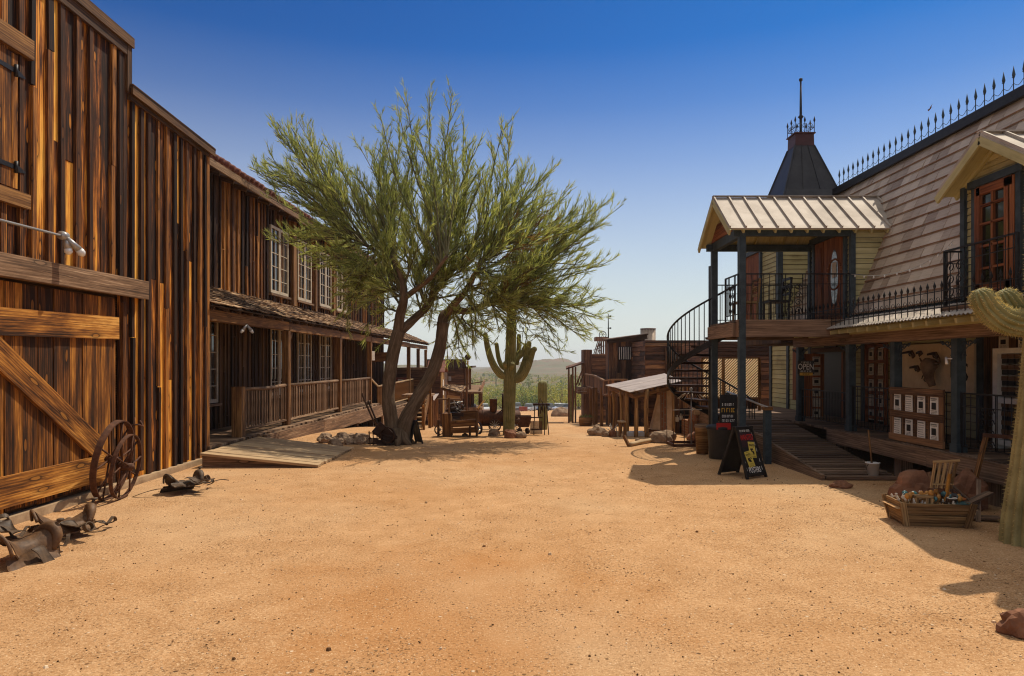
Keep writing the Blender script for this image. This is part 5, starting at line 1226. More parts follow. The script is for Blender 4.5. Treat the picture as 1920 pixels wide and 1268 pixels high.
def face(c, u, v):                                 # matrix: text x along u, text y along v
    u, v = V(u).normalized(), V(v).normalized(); n = u.cross(v)
    m = Matrix((u, v, n)).transposed().to_4x4(); m.translation = V(c); return m
def scribble(mb, c, u, v, w_, h_, sd):             # a line of lettering too small to read
    rr = random.Random(sd); u, v = V(u).normalized(), V(v).normalized(); n = u.cross(v); x = -w_ / 2
    while x < w_ / 2 - h_ * .4:
        l = h_ * rr.uniform(.35, .6)
        if rr.random() < .84:
            k = rr.choice((0, 1, 2, 3))
            def st(x0, y0, x1, y1): mb.add([V(c) + u * (x + a * l) + v * (b * h_) + n * .002 for a, b in ((x0, y0), (x1, y0), (x1, y1), (x0, y1))], [(0, 1, 2, 3)])
            st(0, -.5, .28, .5)
            if k > 0: st(.28, .28, .8, .5)
            if k > 1: st(.28, -.5, .8, -.28)
            if k == 3: st(.55, -.3, .8, .3)
        x += l * 1.15
DN = V((0, -1, 0))
# big painted board with old guns
sg = thing('painted_wall_sign', 'large cream painted sign board with old pistols behind the porch posts', 'sign', (WX - .1, 12.85, 1.4))
mb = MB(); mb.box(WX - .10, WX - .06, 11.60, 13.95, 1.40, 2.28); M['sgn'] = speck('cream_sign_paint', (.58, .42, .25), (.82, .66, .46), 2.2, .8, c2=(.66, .38, .17)); mb.build('board', M['sgn'], sg)
text('S', .46, M['ink'], sg, face((WX - .106, 11.84, 1.74), DN, UP), 'letter', (1.1, 1)); text('R', .40, M['ink'], sg, face((WX - .106, 12.14, 1.78), DN, UP), 'letter', (.8, 1))
mb = MB()
for (y, z, r, s) in ((13.88, 1.9, .09, 1), (13.88, 1.7, .07, 1), (12.98, 1.80, .10, -1), (12.96, 1.62, .10, 1), (12.9, 1.95, .05, 1)): scroll(mb, (WX - .11, y, z), r, s, .010)
mb.build('scroll_work', M['ink'], sg)
for k, (y, z, s) in enumerate(((13.45, 2.13, .95), (13.12, 2.12, .4), (12.68, 2.09, .75), (13.25, 1.84, .75))):
    t = thing('old_pistol', ['long old pistol hung at the top left of the cream sign', 'small bare pistol grip hung at the top middle of the cream sign', 'old pistol hung at the top right of the cream sign beside the post', 'old pistol hung alone in the middle of the cream sign'][k], 'pistol', (WX - .12, y, z), 'old pistols on the cream sign')
    x = WX - .125; mb = MB(); mb.beam((x, y + .24 * s, z - .01), (x, y, z + .01), .022, .035, h1=.05); mb.beam((x, y, z), (x, y - .11 * s, z + .0), .03, .06, h1=.075); mb.beam((x, y + .02, z - .03), (x, y - .04 * s, z - .075), .012, .02); mb.build('barrel', M['rustdark'], t)
    mb = MB(); mb.beam((x, y - .08 * s, z + .02), (x, y - .16 * s, z - .10 * min(1, s)), .03, .05, h1=.085); mb.build('grip', M['brownink'], t)
sk = thing('steer_skull_ornament', 'grey steer head hung in front of the cream sign by the porch post', 'ornament', (RX + .7, 11.95, 1.7))
x = WX - .25; y = 12.55; mb = MB(); mb.tube(cat([(x, y, 1.98), (x - .05, y - .01, 1.84), (x - .05, y - .03, 1.66), (x, y - .05, 1.50)], 5), rads([.10, .15, .10, .075, .06], 16), 12); mb.build('head', M['stone'], sk)
for s in (-1, 1): mb = MB(); mb.tube(cat([(x, y + s * .09, 1.93), (x, y + s * .24, 1.92), (x - .03, y + s * .30, 2.02)], 5), rads([.035, .01], 11), 7); mb.build('horn', M['brownink'], sk)
# poster board on the railing
pb = thing('poster_board', 'brown wooden board with two rows of wanted posters on the porch railing', 'notice board', (RX - .07, 10.85, .7))
x = RX - .07
mb = MB(); mb.box(x, x + .03, 10.18, 11.56, .64, 1.52); mb.build('backing', M['trim'], pb)
mb = MB()
for z in (1.46, 1.08, .69): mb.box(x - .03, x - .002, 10.14, 11.60, z - .055, z + .055, jit=.003)
for y in (11.52, 10.2): mb.box(x - .025, x - .003, y - .05, y + .05, .745, 1.02); mb.box(x - .025, x - .003, y - .05, y + .05, 1.14, 1.40)
for y in (11.22, 10.87, 10.52): mb.box(x - .012, x - .003, y - .012, y + .012, .745, 1.02); mb.box(x - .012, x - .003, y - .012, y + .012, 1.14, 1.40)
M['brownboard'] = wood('brown_board_wood', [(.1, (.035, .017, .008)), (.5, (.13, .062, .027)), (.9, (.27, .14, .065))], .4, 14, .1); mb.build('frame', M['brownboard'], pb)
for r in range(2):
    for c in range(4):
        a, i = MB(), MB(); paper(a, i, (x - .006, 11.47 - c * .33, 1.40 - r * .39), (0, -1, 0), .20, .29, (r, c) not in ((0, 1), (1, 0), (1, 2)), 40 + r * 4 + c); o = a.build('poster', M['white'], pb); i.build('print', M['ink'], o)
# white framed postcard rack
ra = thing('postcard_rack', 'white framed rack filled with rows of dark souvenir packets on the porch', 'rack', (7.45, 9.8, DZ))
x = 7.40; mb = MB()
for y in (10.42, 9.05): mb.box(x - .03, x + .2, y - .05, y + .05, DZ, 2.14)
for z in (2.10, 1.35, .72): mb.box(x - .028, x + .2, 9.1, 10.37, z - .04, z + .04)
mb.box(x + .15, x + .2, 9.1, 10.37, DZ + .02, 2.06); mb.build('frame', M['white'], ra)
p1, p2 = MB(), MB()
for r in range(8):
    for c in range(9):
        z = 1.98 - r * .165 if r < 4 else 1.25 - (r - 4) * .135; y = 10.30 - c * .14
        p1.box(x + .03, x + .06, y - .055, y + .055, z - .075, z + .0); p2.box(x + .025, x + .055, y - .06, y + .06, z + .002, z + .07)
p1.split('packet', M['black'], ra); p2.split('packet_top', M['brownink'], ra)
for k, y in enumerate((10.25, 9.85)):
    a, i = MB(), MB(); paper(a, i, (x - .0, y + .12, 2.33), (0, -1, 0), .20, .2, True, 70 + k); o = a.build('price_card', M['paper'], ra); i.build('print', M['ink'], o)
# signs at the open door
sd = thing('door_name_board', 'small black name board with faint script above the dark doorway', 'sign', (WX - .08, 16.9, 2.35))
mb = MB(); mb.box(WX - .09, WX - .06, 16.55, 17.2, 2.32, 2.68); mb.build('board', M['black'], sd)
mb = MB(); scribble(mb, (WX - .092, 16.9, 2.60), DN, UP, .45, .07, 3); scribble(mb, (WX - .092, 16.9, 2.48), DN, UP, .5, .04, 4); scribble(mb, (WX - .092, 16.85, 2.38), DN, UP, .4, .05, 5); mb.build('lettering', M['brownink'], sd)
op = thing('open_sign', 'small black hanging sign reading OPEN with a yellow strip, on the porch post', 'sign', (RX - .1, 15.2, 1.6))
c = P(1511, 690, 14.9); mb = MB(); mb.beam(c - UP * .14, c + UP * .16, .34, .012, V((.25, 1, 0))); mb.tube([c + UP * .14, P(1503, 660, 15.3)], .008, 4); mb.build('board', M['black'], op)
u = V((1, -.25, 0)); text('OPEN', .15, M['whiteink'], op, face(c + V((-.004, -.012, .02)), u, UP), 'lettering', (.85, 1.25))
mb = MB(); mb.beam(c + V((0, -.016, -.165)), c + V((0, -.016, -.105)), .26, .006, V((.25, 1, 0))); o = mb.build('yellow_strip', M['goldink'], op); mb = MB(); scribble(mb, c + V((-.003, -.022, -.135)), u, UP, .2, .03, 8); mb.build('lettering', M['ink'], o)
mb = MB(); scribble(mb, c + V((-.003, -.012, .12)), u, UP, .2, .03, 9); scribble(mb, c + V((-.003, -.012, -.075)), u, UP, .24, .03, 10); mb.build('small_print', M['whiteink'], op)
# black menu sign by the stairs
mn = thing('black_notice_sign', 'black notice board with white and gold lines hung below the balcony', 'sign', P(1366, 775, 13.6))
c = P(1366, 772, 13.6); mb = MB(); mb.box(c.x - .17, c.x + .17, c.y, c.y + .015, c.z - .34, c.z + .34); mb.build('board', M['black'], mn)
mb = MB(); e = V((1, 0, 0))
for k, z in enumerate((.14, -.09, -.18)): scribble(mb, c + V((0, -.003, z)), e, UP, .26, .05, 11 + k)
mb.build('white_lines', M['whiteink'], mn); mb = MB(); scribble(mb, c + V((0, -.003, .03)), e, UP, .28, .085, 20); mb.build('gold_line', M['goldink'], mn)
c = P(1357, 800, 13.5); mb = MB(); mb.box(c.x - .14, c.x + .14, c.y, c.y + .015, c.z - .06, c.z + .07); rs = solo(mb, 'small_red_sign', M['redink'], 'small red sign above the bin below the black notice board', 'sign')
# a-frame posters sign
af = thing('poster_sandwich_board', 'black sandwich board with WANTED posters standing in the balcony shade', 'sign board', (0, 0, 0))
Wd, Hh, sp_ = .47, .84, .30
for s in (-1, 1):
    a, b = V((0, s * sp_, 0)), V((0, s * .02, Hh)); dd = (b - a).normalized(); nn = V((0, s * Hh, sp_)).normalized()
    mb = MB(); mb.beam(a + V((-Wd / 2, 0, 0)), b + V((-Wd / 2 + .06, 0, 0)), .04, .04); mb.beam(a + V((Wd / 2, 0, 0)), b + V((Wd / 2 - .06, 0, 0)), .04, .04)
    for f in (.07, .97): p = lerp(a, b, f); mb.beam(p - V((Wd / 2 - .02, 0, 0)), p + V((Wd / 2 - .02, 0, 0)), .04, .05)
    mb.build('frame', M['black'], af)
    p0, p1 = lerp(a, b, .09), lerp(a, b, .955); mb = MB(); w0, w1 = Wd / 2 - .03, Wd / 2 - .075
    mb.add([p0 - V((w0, 0, 0)), p0 + V((w0, 0, 0)), p1 + V((w1, 0, 0)), p1 - V((w1, 0, 0))] + [q - nn * .012 for q in (p0 - V((w0, 0, 0)), p0 + V((w0, 0, 0)), p1 + V((w1, 0, 0)), p1 - V((w1, 0, 0)))], [(0, 1, 2, 3), (7, 6, 5, 4), (0, 4, 5, 1), (2, 6, 7, 3), (1, 5, 6, 2), (3, 7, 4, 0)])
    pn = mb.build('panel', M['black'], af)
    if s < 0:
        u = V((1, 0, 0)); v = dd; n_ = u.cross(v)
        def at(x, f): return lerp(a, b, f) + V((x, 0, 0)) + n_ * .004
        mb = MB(); mb.add([at(-w1 - .01, .60), at(w1 + .01, .60), at(w1, .88), at(-w1, .88)], [(0, 1, 2, 3)]); M['dkred'] = MT('dark_print_patch', .6).col((.035, .016, .02)).mat; mb.build('printed_patch', M['dkred'], pn)
        mb = MB(); scribble(mb, at(0, .915) + n_ * .002, u, v, .26, .036, 31); 
        for sx in (-1, 1):
            for f in (.15, .3, .5, .62, .8): x = sx * lerp(w0, w1, f) * .94; mb.add([at(x - .006, f), at(x + .006, f), at(x + .004, f + .07), at(x - .004, f + .07)], [(0, 1, 2, 3)])
        mb.build('small_print', M['whiteink'], pn)
        text('WANTED', .125, M['redink'], pn, face(at(0, .78) + n_ * .003, u, v), 'red_lettering', (.60, 1.15))
        text('POSTERS', .115, M['whiteink'], pn, face(at(.0, .155) + n_ * .003, u, v), 'white_lettering', (.64, 1.2))
        for (x, f, rot, k) in ((.055, .54, -.12, 1), (-.06, .37, .14, 2)):
            uu = u * math.cos(rot) + v * math.sin(rot); vv = v * math.cos(rot) - u * math.sin(rot); c = at(x, f) + n_ * (.004 * (3 - k)); hw, hh = .078, .135
            mb = MB(); mb.add([c - uu * hw - vv * hh, c + uu * hw - vv * hh, c + uu * hw + vv * hh, c - uu * hw + vv * hh], [(0, 1, 2, 3)]); yp = mb.build('yellow_poster', M['yellow'], pn)
            text('WANTED', .042, M['ink'], yp, face(c + vv * .075 + n_ * .003, uu, vv), 'lettering', (.75, 1.2), .001)
            mb = MB(); scribble(mb, c + vv * .115 + n_ * .002, uu, vv, .07, .014, 50 + k); scribble(mb, c - vv * .085 + n_ * .002, uu, vv, .10, .016, 52 + k); scribble(mb, c - vv * .115 + n_ * .002, uu, vv, .12, .016, 54 + k); scribble(mb, c + vv * .045 + n_ * .002, uu, vv, .1, .012, 56 + k)
            rr = random.Random(k); 
            for z in range(9): q = c + uu * rr.uniform(-.035, .035) + vv * rr.uniform(-.06, .015) + n_ * (.002 + z * .0002); e = rr.uniform(.010, .022); mb.add([q - uu * e - vv * e * .7, q + uu * e - vv * e, q + uu * e * .6 + vv * e, q - uu * e + vv * e * .8], [(0, 1, 2, 3)])
            mb.build('print', M['ink'], yp)
af.location = (3.92, 11.62, 0); af.rotation_euler = (0, 0, .55)
# bins
def bin_(x, y, rx, h, mat, lid, label, name):
    t = thing(name, label, 'bin', (x, y, 0)); mb = MB(); mb.lathe((x, y, 0), [(0, .01), (rx * .82, .01), (rx, h), (rx * 1.04, h), (rx * 1.04, h - .03)], 20); mb.build('body', M[mat], t)
    mb = MB(); mb.lathe((x, y, h), [(rx * 1.08, -.02), (rx * 1.1, .02), (rx * .95, .05), (0, .07)], 20); mb.build('lid', M[lid], t); return t
p = G(1348, 862); bin_(p.x + .05, p.y + .15, .235, .62, 'plastic', 'black', 'grey plastic rubbish bin with a dark lid behind the poster sandwich board', 'rubbish_bin')
p = G(1330, 857); bin_(p.x - .02, p.y + .45, .15, .58, 'skid', 'grey', 'narrow wooden bin with a pale lid left of the grey rubbish bin', 'wooden_bin')
# entry ramp, post and handrail
er = thing('entry_ramp', 'dark grey plank ramp rising to the right hand porch', 'ramp', (5.8, 12.5, 0))
mb = MB(); y = 11.2
while y < 15.6:
    z = .04 + (y - 11.2) / 4.4 * .56; mb.beam((5.12 + R.uniform(-.02, .02), y, z), (RX - .22, y, z), .14, .05); y += .152
while y < 21: mb.beam((5.12, y, .60), (RX - .22, y, .60), .14, .05); y += .152
mb.build('planks', M['deck'], er)
mb = MB(); mb.add([V(q) for q in ((5.05, 11.15, -.05), (5.05, 15.6, -.05), (5.05, 15.6, .66), (5.05, 11.15, .09), (5.11, 11.15, -.05), (5.11, 15.6, -.05), (5.11, 15.6, .66), (5.11, 11.15, .09))], [(3, 2, 1, 0), (4, 5, 6, 7), (3, 7, 6, 2), (0, 4, 7, 3)]); mb.box(5.05, 5.11, 15.61, 21, -.1, .66); mb.build('side_board', M['deck'], er)
mb = MB(); mb.beam((4.88, 13.05, -.05), (4.88, 13.05, 1.02), .12, .12, V((1, 0, 0))); ps = mb.build('rail_post', M['bluetrim'], er); mb = MB(); mb.box(4.80, 4.96, 12.97, 13.13, 1.021, 1.08); mb.build('post_cap', M['post'], ps)
mb = MB(); mb.tube([(4.9, 13.1, 1.07), (4.92, 15.6, 1.27)], .022, 8); mb.build('handrail', M['lamp'], er)
mb = MB(); mb.beam((4.92, 15.6, -.1), (4.92, 15.6, 1.25), .08, .08, V((1, 0, 0))); mb.build('rail_post', M['bluetrim'], er)

# ---------------------------------------------------------------- spiral staircase
SC = V((4.62, 15.7, 0)); RO = 1.0; NT = 15
sp = thing('spiral_staircase', 'black iron spiral staircase curling down from the gabled balcony', 'staircase', SC)
mb = MB(); mb.tube([SC + UP * -.1, SC + UP * 4.15], .10, 14); mb.build('centre_column', M['iron'], sp)
def ang(k): return -math.pi * .42 - k / NT * math.pi * 1.55    # from the balcony round past the viewer and the left to the far side
def hz_(k): return 2.75 - (k + .5) * (2.75 / (NT + .5))
for k in range(NT):
    a0, a1 = ang(k), ang(k + 1.15); z = hz_(k); mb = MB(); n = 4
    pin = [SC + V((.10 * math.cos(lerp(a0, a1, i / n)), .10 * math.sin(lerp(a0, a1, i / n)), z)) for i in range(n + 1)]; pou = [SC + V((RO * math.cos(lerp(a0, a1, i / n)), RO * math.sin(lerp(a0, a1, i / n)), z)) for i in range(n + 1)]
    vs = pin + pou; m = len(vs); vs = vs + [v - UP * .05 for v in vs]
    fs = [(i, i + 1, n + 2 + i, n + 1 + i) for i in range(n)] + [(m + n + 1 + i, m + n + 2 + i, m + i + 1, m + i) for i in range(n)] + [(n + 1 + i, n + 2 + i, m + n + 2 + i, m + n + 1 + i) for i in range(n)] + [(0, n + 1, m + n + 1, m), (n, m + n, m + 2 * n + 1, 2 * n + 1)]
    mb.add(vs, fs); mb.build('tread', M['rustdark'], sp)
def helix(dz_, r, k0=0, k1=NT, n=70): return [SC + V((r * math.cos(ang(lerp(k0, k1, i / n))), r * math.sin(ang(lerp(k0, k1, i / n))), 2.75 - lerp(k0, k1, i / n) * 2.75 / (NT + .5) + dz_)) for i in range(n + 1)]
mb = MB(); h = helix(-.08, RO + .02)
for a, b in zip(h, h[1:]): mb.beam(a, b + (b - a) * .05, .03, .12)
mb.build('stringer', M['iron'], sp)
mb = MB(); mb.tube(helix(.88, RO + .02), .022, 7); mb.build('handrail', M['iron'], sp)
b = MB(); b.tube([(0, 0, -.15), (0, 0, .88)], .011, 5); spots = []
for i in range(NT * 3): k = i / 3 + .2; a = ang(k); spots.append((SC.x + (RO + .02) * math.cos(a), SC.y + (RO + .02) * math.sin(a), 2.75 - k * 2.75 / (NT + .5), 0))
reps('baluster', b, M['iron'], sp, spots)
mb = MB(); mb.box(SC.x - .05, SC.x + .5, SC.y - 1.1, SC.y - .2, 2.68, 2.75); mb.build('landing', M['rustdark'], sp)
# chairs on the balcony
for k, (x, y, lab) in enumerate(((4.75, 13.9, 'wooden chair with carved back on the balcony, nearer the stairs'), (5.3, 13.7, 'black iron chair with curled back on the balcony, nearer the door'))):
    t = thing('balcony_chair', lab, 'chair', (x, y, 2.75), 'chairs on the balcony'); mt = M['skid'] if k == 0 else M['iron']
    mb = MB(); mb.box(x - .2, x + .2, y - .2, y + .2, 3.13, 3.17); mb.build('seat', mt, t)
    mb = MB(); mb.beam((x + .19, y - .2, 3.15), (x + .23, y - .2, 3.62), .035, .035, V((1, 0, 0))); mb.beam((x + .19, y + .2, 3.15), (x + .23, y + .2, 3.62), .035, .035, V((1, 0, 0)))
    for z in (3.3, 3.45, 3.6): mb.beam((x + .21, y - .2, z), (x + .21, y + .2, z), .025, .05)
    for i in range(3): scroll(mb, (x + .2, y - .1 + .1 * i, 3.4), .08, 1, .01)
    mb.build('backrest', mt, t)
    for sx in (-1, 1):
        for sy_ in (-1, 1): mb = MB(); mb.beam((x + sx * .18, y + sy_ * .18, 2.745), (x + sx * .18, y + sy_ * .18, 3.13), .035, .035, V((1, 0, 0))); mb.build('leg', mt, t)
sl_ = thing('string_lights', 'thin wire of small bulbs strung across the mansard roof', 'string lights', (RX - .2, 12, 3.6))
wp = cat([(FX - .05, 12.9, 3.60), (6.45, 12.0, 3.46), (6.5, 11.0, 3.46), (6.42, 10.2, 3.58), (6.3, 9.75, 3.66)], 6); mb = MB(); mb.tube(wp, .005, 4, cap=False); mb.build('wire', M['lamp'], sl_)
bb = MB(); bb.lathe((0, 0, -.05), [(.004, .05), (.012, .03), (.016, .012), (0, 0)], 6); reps('bulb', bb, M['bulb'], sl_, [(*wp[i], 0) for i in range(1, 25, 2)])
# flood lamp at the porch post
pl2 = thing('post_flood_lamp', 'small white lamp clipped high on a slate blue porch post', 'lamp', (RX - .1, 9.94, 1.95))
mb = MB(); mb.tube([(RX - .11, 10.05, 2.0), (RX - .135, 9.99, 1.90)], [.018, .022], 8); mb.build('lamp_head', M['white'], pl2); mb = MB(); mb.tube([(RX - .05, 9.97, 1.98), (RX - .11, 10.03, 1.98)], .012, 5); mb.build('bracket', M['white'], pl2)
# ---------------------------------------------------------------- crate of trinkets and things around it
CR = V((4.97, 8.16, 0)); cz = -.14
ck = thing('trinket_crate', 'flared wooden crate full of souvenir sticks on the sunlit dirt', 'crate', CR); ck.rotation_euler = (0, 0, 0)
def cl(x, y, z): return CR + V((x * math.cos(cz) - y * math.sin(cz), x * math.sin(cz) + y * math.cos(cz), z))
bw, bd, tw_, td, hh = .345, .19, .385, .235, .28
for s in (-1, 1):
    for (f0, f1) in ((.03, .48), (.52, .98)):
        mb = MB(); a0, a1 = lerp(bd, td, (f0 + f1) / 2) * s, (f0 + f1) / 2 * hh; l = lerp(bw, tw_, (f0 + f1) / 2)
        mb.beam(cl(-l, a0, a1), cl(l, a0, a1), .025, (f1 - f0) * hh, V((0, s * .25, 1)), jit=.005); mb.build('side_board', M['skid'], ck)
    mb = MB(); vs = [cl(s * bw, -bd, .02), cl(s * bw, bd, .02), cl(s * tw_, td, hh), cl(s * tw_, -td, hh)]; mb.add(vs + [v - V((s * .022, 0, 0)) for v in vs], [(0, 1, 2, 3), (7, 6, 5, 4), (3, 2, 6, 7), (0, 4, 5, 1), (0, 3, 7, 4), (1, 5, 6, 2)], [[(0, 0), (.4, 0), (.4, .25), (0, .25)]] * 6); mb.build('end_board', M['skid'], ck)
    for e in (-1, 1): mb = MB(); mb.beam(cl(s * (bw - .02), e * (bd + .03), 0), cl(s * (tw_ - .0), e * (td + .03), hh + .01), .07, .02, V((0, e, 0))); mb.build('corner_batten', M['skid'], ck)
mb = MB(); mb.add([cl(-.44, -.25, .21), cl(.44, -.25, .21), cl(.44, .25, .21), cl(-.44, .25, .21)], [(0, 1, 2, 3)]); mb.build('sand_fill', M['ground'], ck)
M['amber'] = speck('amber_varnish', (.34, .13, .02), (.58, .28, .06), 12, .35); M['bone'] = speck('bone_white', (.50, .42, .32), (.72, .66, .56), 12, .5); M['teal'] = speck('teal_glaze', (.03, .09, .10), (.09, .20, .20), 10, .3); M['dkw'] = speck('dark_polished_wood', (.03, .018, .012), (.10, .055, .03), 12, .4)
M['orange'] = speck('orange_paint', (.5, .12, .02), (.65, .2, .04), 10, .5)
kinds = []
def tk1(label, head, mat, stick=.16):
    t = thing('souvenir_stick', label, 'souvenir', (0, 0, 0), 'souvenir sticks in the crate'); mb = MB(); mb.tube([(0, 0, -.04), (0, 0, stick)], .006, 5); mb.build('stick', M['skid'], t); mb = MB(); head(mb, stick); mb.build('head', M[mat], t); kinds.append((t, label))
tk1('amber spoon headed souvenir stick in the trinket crate', lambda m, z: m.lathe((0, 0, z - .02), [(.006, 0), (.030, .03), (.034, .06), (.02, .09), (0, .10)], 10), 'amber')
tk1('white knob headed souvenir stick in the trinket crate', lambda m, z: m.lathe((0, 0, z), [(.006, 0), (.024, .012), (.026, .03), (.012, .045), (.02, .06), (0, .075)], 10), 'bone', .10)
tk1('dark bottle shaped souvenir in the trinket crate', lambda m, z: m.lathe((0, 0, z - .10), [(.03, 0), (.032, .08), (.012, .12), (.014, .17), (0, .17)], 10), 'dkw', .06)
tk1('teal oval paddle souvenir stick in the trinket crate', lambda m, z: m.tube([(-.008, 0, z + .03), (.008, 0, z + .03)], .045, 12), 'teal', .15)
first = set()
for i in range(84):
    k = R.choices((0, 1, 2, 3), (3, 3, 4, 2))[0]; x, y = R.uniform(-.35, .33), R.uniform(-.19, .21)
    if x < -.05 and R.random() < .4: k = 1
    p = cl(x, y, .20); t, lb = kinds[k]
    if k not in first: first.add(k); t.location = p; o = t
    else: o = dup(t, p)
    o.rotation_euler = (R.uniform(-.35, .35), R.uniform(-.35, .35), R.uniform(0, 6.28)); s = R.uniform(.5, .95); o.scale = (s, s, s)
for k, (t, lb) in enumerate(kinds):
    if k not in first: t.location = cl(0, 0, .2)
bxx = thing('small_wooden_box', 'small pale wooden box standing among the sticks at the front of the crate', 'box', cl(-.12, -.13, .2)); p = cl(-.12, -.13, .2)
mb = MB(); mb.box(p.x - .10, p.x + .10, p.y - .06, p.y + .06, p.z + .13, p.z + .155)
for x in (-.085, .03, .085): mb.box(p.x + x - .015, p.x + x + .015, p.y - .055, p.y + .055, p.z, p.z + .13)
mb.build('slats', M['skid'], bxx)
cup = thing('clay_cup', 'dark clay cup with pale rim at the front of the crate', 'cup', cl(.20, -.15, .2)); mb = MB(); mb.lathe(cl(.20, -.15, .2), [(0, 0), (.045, 0), (.05, .12), (.055, .13), (.042, .13), (.038, .05)], 14); mb.build('body', M['dkw'], cup); mb = MB(); mb.ring(cl(.20, -.15, .333), .048, .007, UP, 14); mb.build('rim', M['bone'], cup)
for k, (x, y, mt, lab) in enumerate(((.29, -.15, 'teal', 'flat teal and cream dish at the front right of the crate'), (.33, .02, 'orange', 'orange painted dish at the right end of the crate'), (.34, .14, 'plastic', 'dark grey dish at the back right of the crate'))):
    mb = MB(); c = cl(x, y, .25 + .02 * k); mb.lathe(c, [(0, 0), (.06, .005), (.095, .03), (.098, .036), (.06, .014), (0, .01)], 16); solo(mb, 'dish', M[mt], lab, 'dish')
fan = thing('slatted_wooden_rack', 'small slatted wooden rack on a stick rising from the back of the crate', 'rack', cl(.22, .1, .2)); a = cl(.20, .05, .15); b = cl(.29, .10, .58)
mb = MB(); mb.beam(a, b, .03, .025); mb.build('stick', M['amber'], fan); mb = MB()
for f in (-.12, -.06, 0, .06, .12): mb.beam(cl(.20 + f * .9, .12, .40), cl(.27 + f, .15, .72), .035, .012)
mb.beam(cl(.12, .14, .715), cl(.42, .14, .735), .02, .03); mb.beam(cl(.1, .115, .45), cl(.34, .115, .45), .015, .02); mb.build('slats', M['skid'], fan)
def rock2(x, y, rx, ry, rz, seed, mat, label):
    mb = MB(); mb.rock((x, y, rz * .36), (rx, ry, rz), seed, .22); o = solo(mb, 'boulder', M[mat], label, 'rock'); c = V((x, y, 0)); o.data.transform(Matrix.Translation(-c)); o.location = c
rock2(5.5, 9.25, .36, .30, .34, 4, 'redstone', 'big reddish boulder behind the left half of the trinket crate')
rock2(6.02, 9.05, .27, .26, .36, 14, 'redstone', 'reddish boulder behind the right end of the trinket crate')
rock2(3.62, 4.82, .16, .14, .13, 21, 'redstone', 'rust coloured rock alone at the lower right edge of the square')
rock2(5.05, 10.5, .16, .14, .08, 23, 'redstone', 'low flat stone by the entry ramp, beside the white bucket')
bk = thing('white_bucket', 'white plastic bucket standing at the foot of the entry ramp', 'bucket', (5.97, 11.3, .05)); c = V((5.97, 11.3, .05))
mb = MB(); mb.lathe(c, [(0, .0), (.085, 0), (.105, .21), (.115, .21), (.115, .225), (.098, .225), (.08, .02)], 18); mb.build('body', M['white'], bk); mb = MB(); mb.ring(c + V((0, -.02, .15)), .11, .004, V((0, 1, .5)), 20, 4); mb.build('handle', M['iron'], bk)
mb = MB(); mb.tube([c + V((.02, .03, .03)), c + V((-.01, .12, .75))], .015, 6); solo(mb, 'tool_handle', M['post'], 'brown wooden tool handle standing in the white bucket', 'tool')
bc = thing('broken_wooden_frame', 'broken dark wooden frame and slats between the crate and the old saguaro', 'wooden frame', (5.55, 8.4, 0))
for (a, b, w_) in (((5.42, 8.6, .0), (5.36, 8.75, .52), .07), ((5.42, 8.7, .5), (5.72, 8.35, .12), .07), ((5.75, 8.9, .0), (5.72, 8.95, .5), .08), ((5.35, 8.3, .12), (5.95, 8.5, .30), .10), ((5.3, 8.4, .03), (6.0, 8.2, .05), .12), ((5.6, 8.2, .0), (5.95, 8.7, .42), .05)):
    mb = MB(); mb.beam(a, b, w_, .03); mb.build('slat', M['deck'], bc)
pkx = thing('leaning_pick', 'long wooden handled pick leaning on the porch railing by the old saguaro', 'tool', (6.1, 8.9, 0)); mb = MB(); mb.beam((5.98, 8.9, .15), (6.22, 8.95, .98), .05, .04); mb.build('handle', M['post'], pkx); mb = MB(); mb.beam((6.18, 8.95, .97), (6.52, 8.85, .95), .05, .05); mb.build('head', M['rust'], pkx)
# ---------------------------------------------------------------- far side of the street, right
def cab_box(t, x0, x1, y0, y1, z0, z1, vert=True, mat='far', bw=.22, faces='fl'):
    mb = MB(); mb.box(x0 + .03, x1 - .03, y0 + .03, y1 - .03, z0 - .6, z1 - .02); mb.build('carcass', M['trim'], t)
    mb = MB()
    for f in faces:
        p0, p1, nr = {'f': ((x0, y0), (x1, y0), (0, -1)), 'l': ((x0, y1), (x0, y0), (-1, 0)), 'r': ((x1, y0), (x1, y1), (1, 0))}[f]
        if vert: board_wall(mb, None, p0, p1, z0 - .6, (lambda m: z1 + R.uniform(-.05, .03)) if vert == 'rough' else z1, nr, bw, .03)
        else: siding(mb, p0, p1, z0 - .6, z1, nr, bw, .03, .15, .015, 2.4)
    return mb.build('wall', M[mat], t)
def px(x, Y): return (x - CX) / F * Y
def pz(y, Y): return EYE + (HZ - y) / F * Y
# shed with tin roof
sh = thing('tin_roofed_shed', 'open shed of crooked posts under a sunlit sloping tin roof', 'shed', (3.9, 19.5, gz(19.5)))
A, B, C_, D = P(1138, 722, 21.2), P(1185, 736, 18.0), P(1279, 715, 18.3), P(1246, 700, 21.6)
mb = MB(); n = 6
for i in range(n):
    f0, f1 = i / n, (i + .995) / n; e = R.uniform(-.06, .03); z = R.uniform(-.008, .012)
    slab(mb, lerp(A, B, f0) + V((e, 0, z)), lerp(A, B, f1) + V((e, 0, z)), lerp(D, C_, f1) + UP * z, lerp(D, C_, f0) + UP * z, .015)
M['tin'] = speck('weathered_tin', (.30, .22, .16), (.52, .42, .33), 2.5, .45, .35, .15, c2=(.22, .12, .07)); mb.build('roof', M['tin'], sh)
mb = MB(); mb.beam(A + V((.1, 0, -.10)), B + V((.1, .1, -.11)), .09, .11); mb.beam(B + V((.06, .1, -.12)), C_ + V((-.1, .1, -.14)), .08, .10); mb.beam(lerp(A, D, .5) - UP * .09, lerp(B, C_, .5) - UP * .09, .07, .08); mb.split('roof_beam', M['post'], sh)
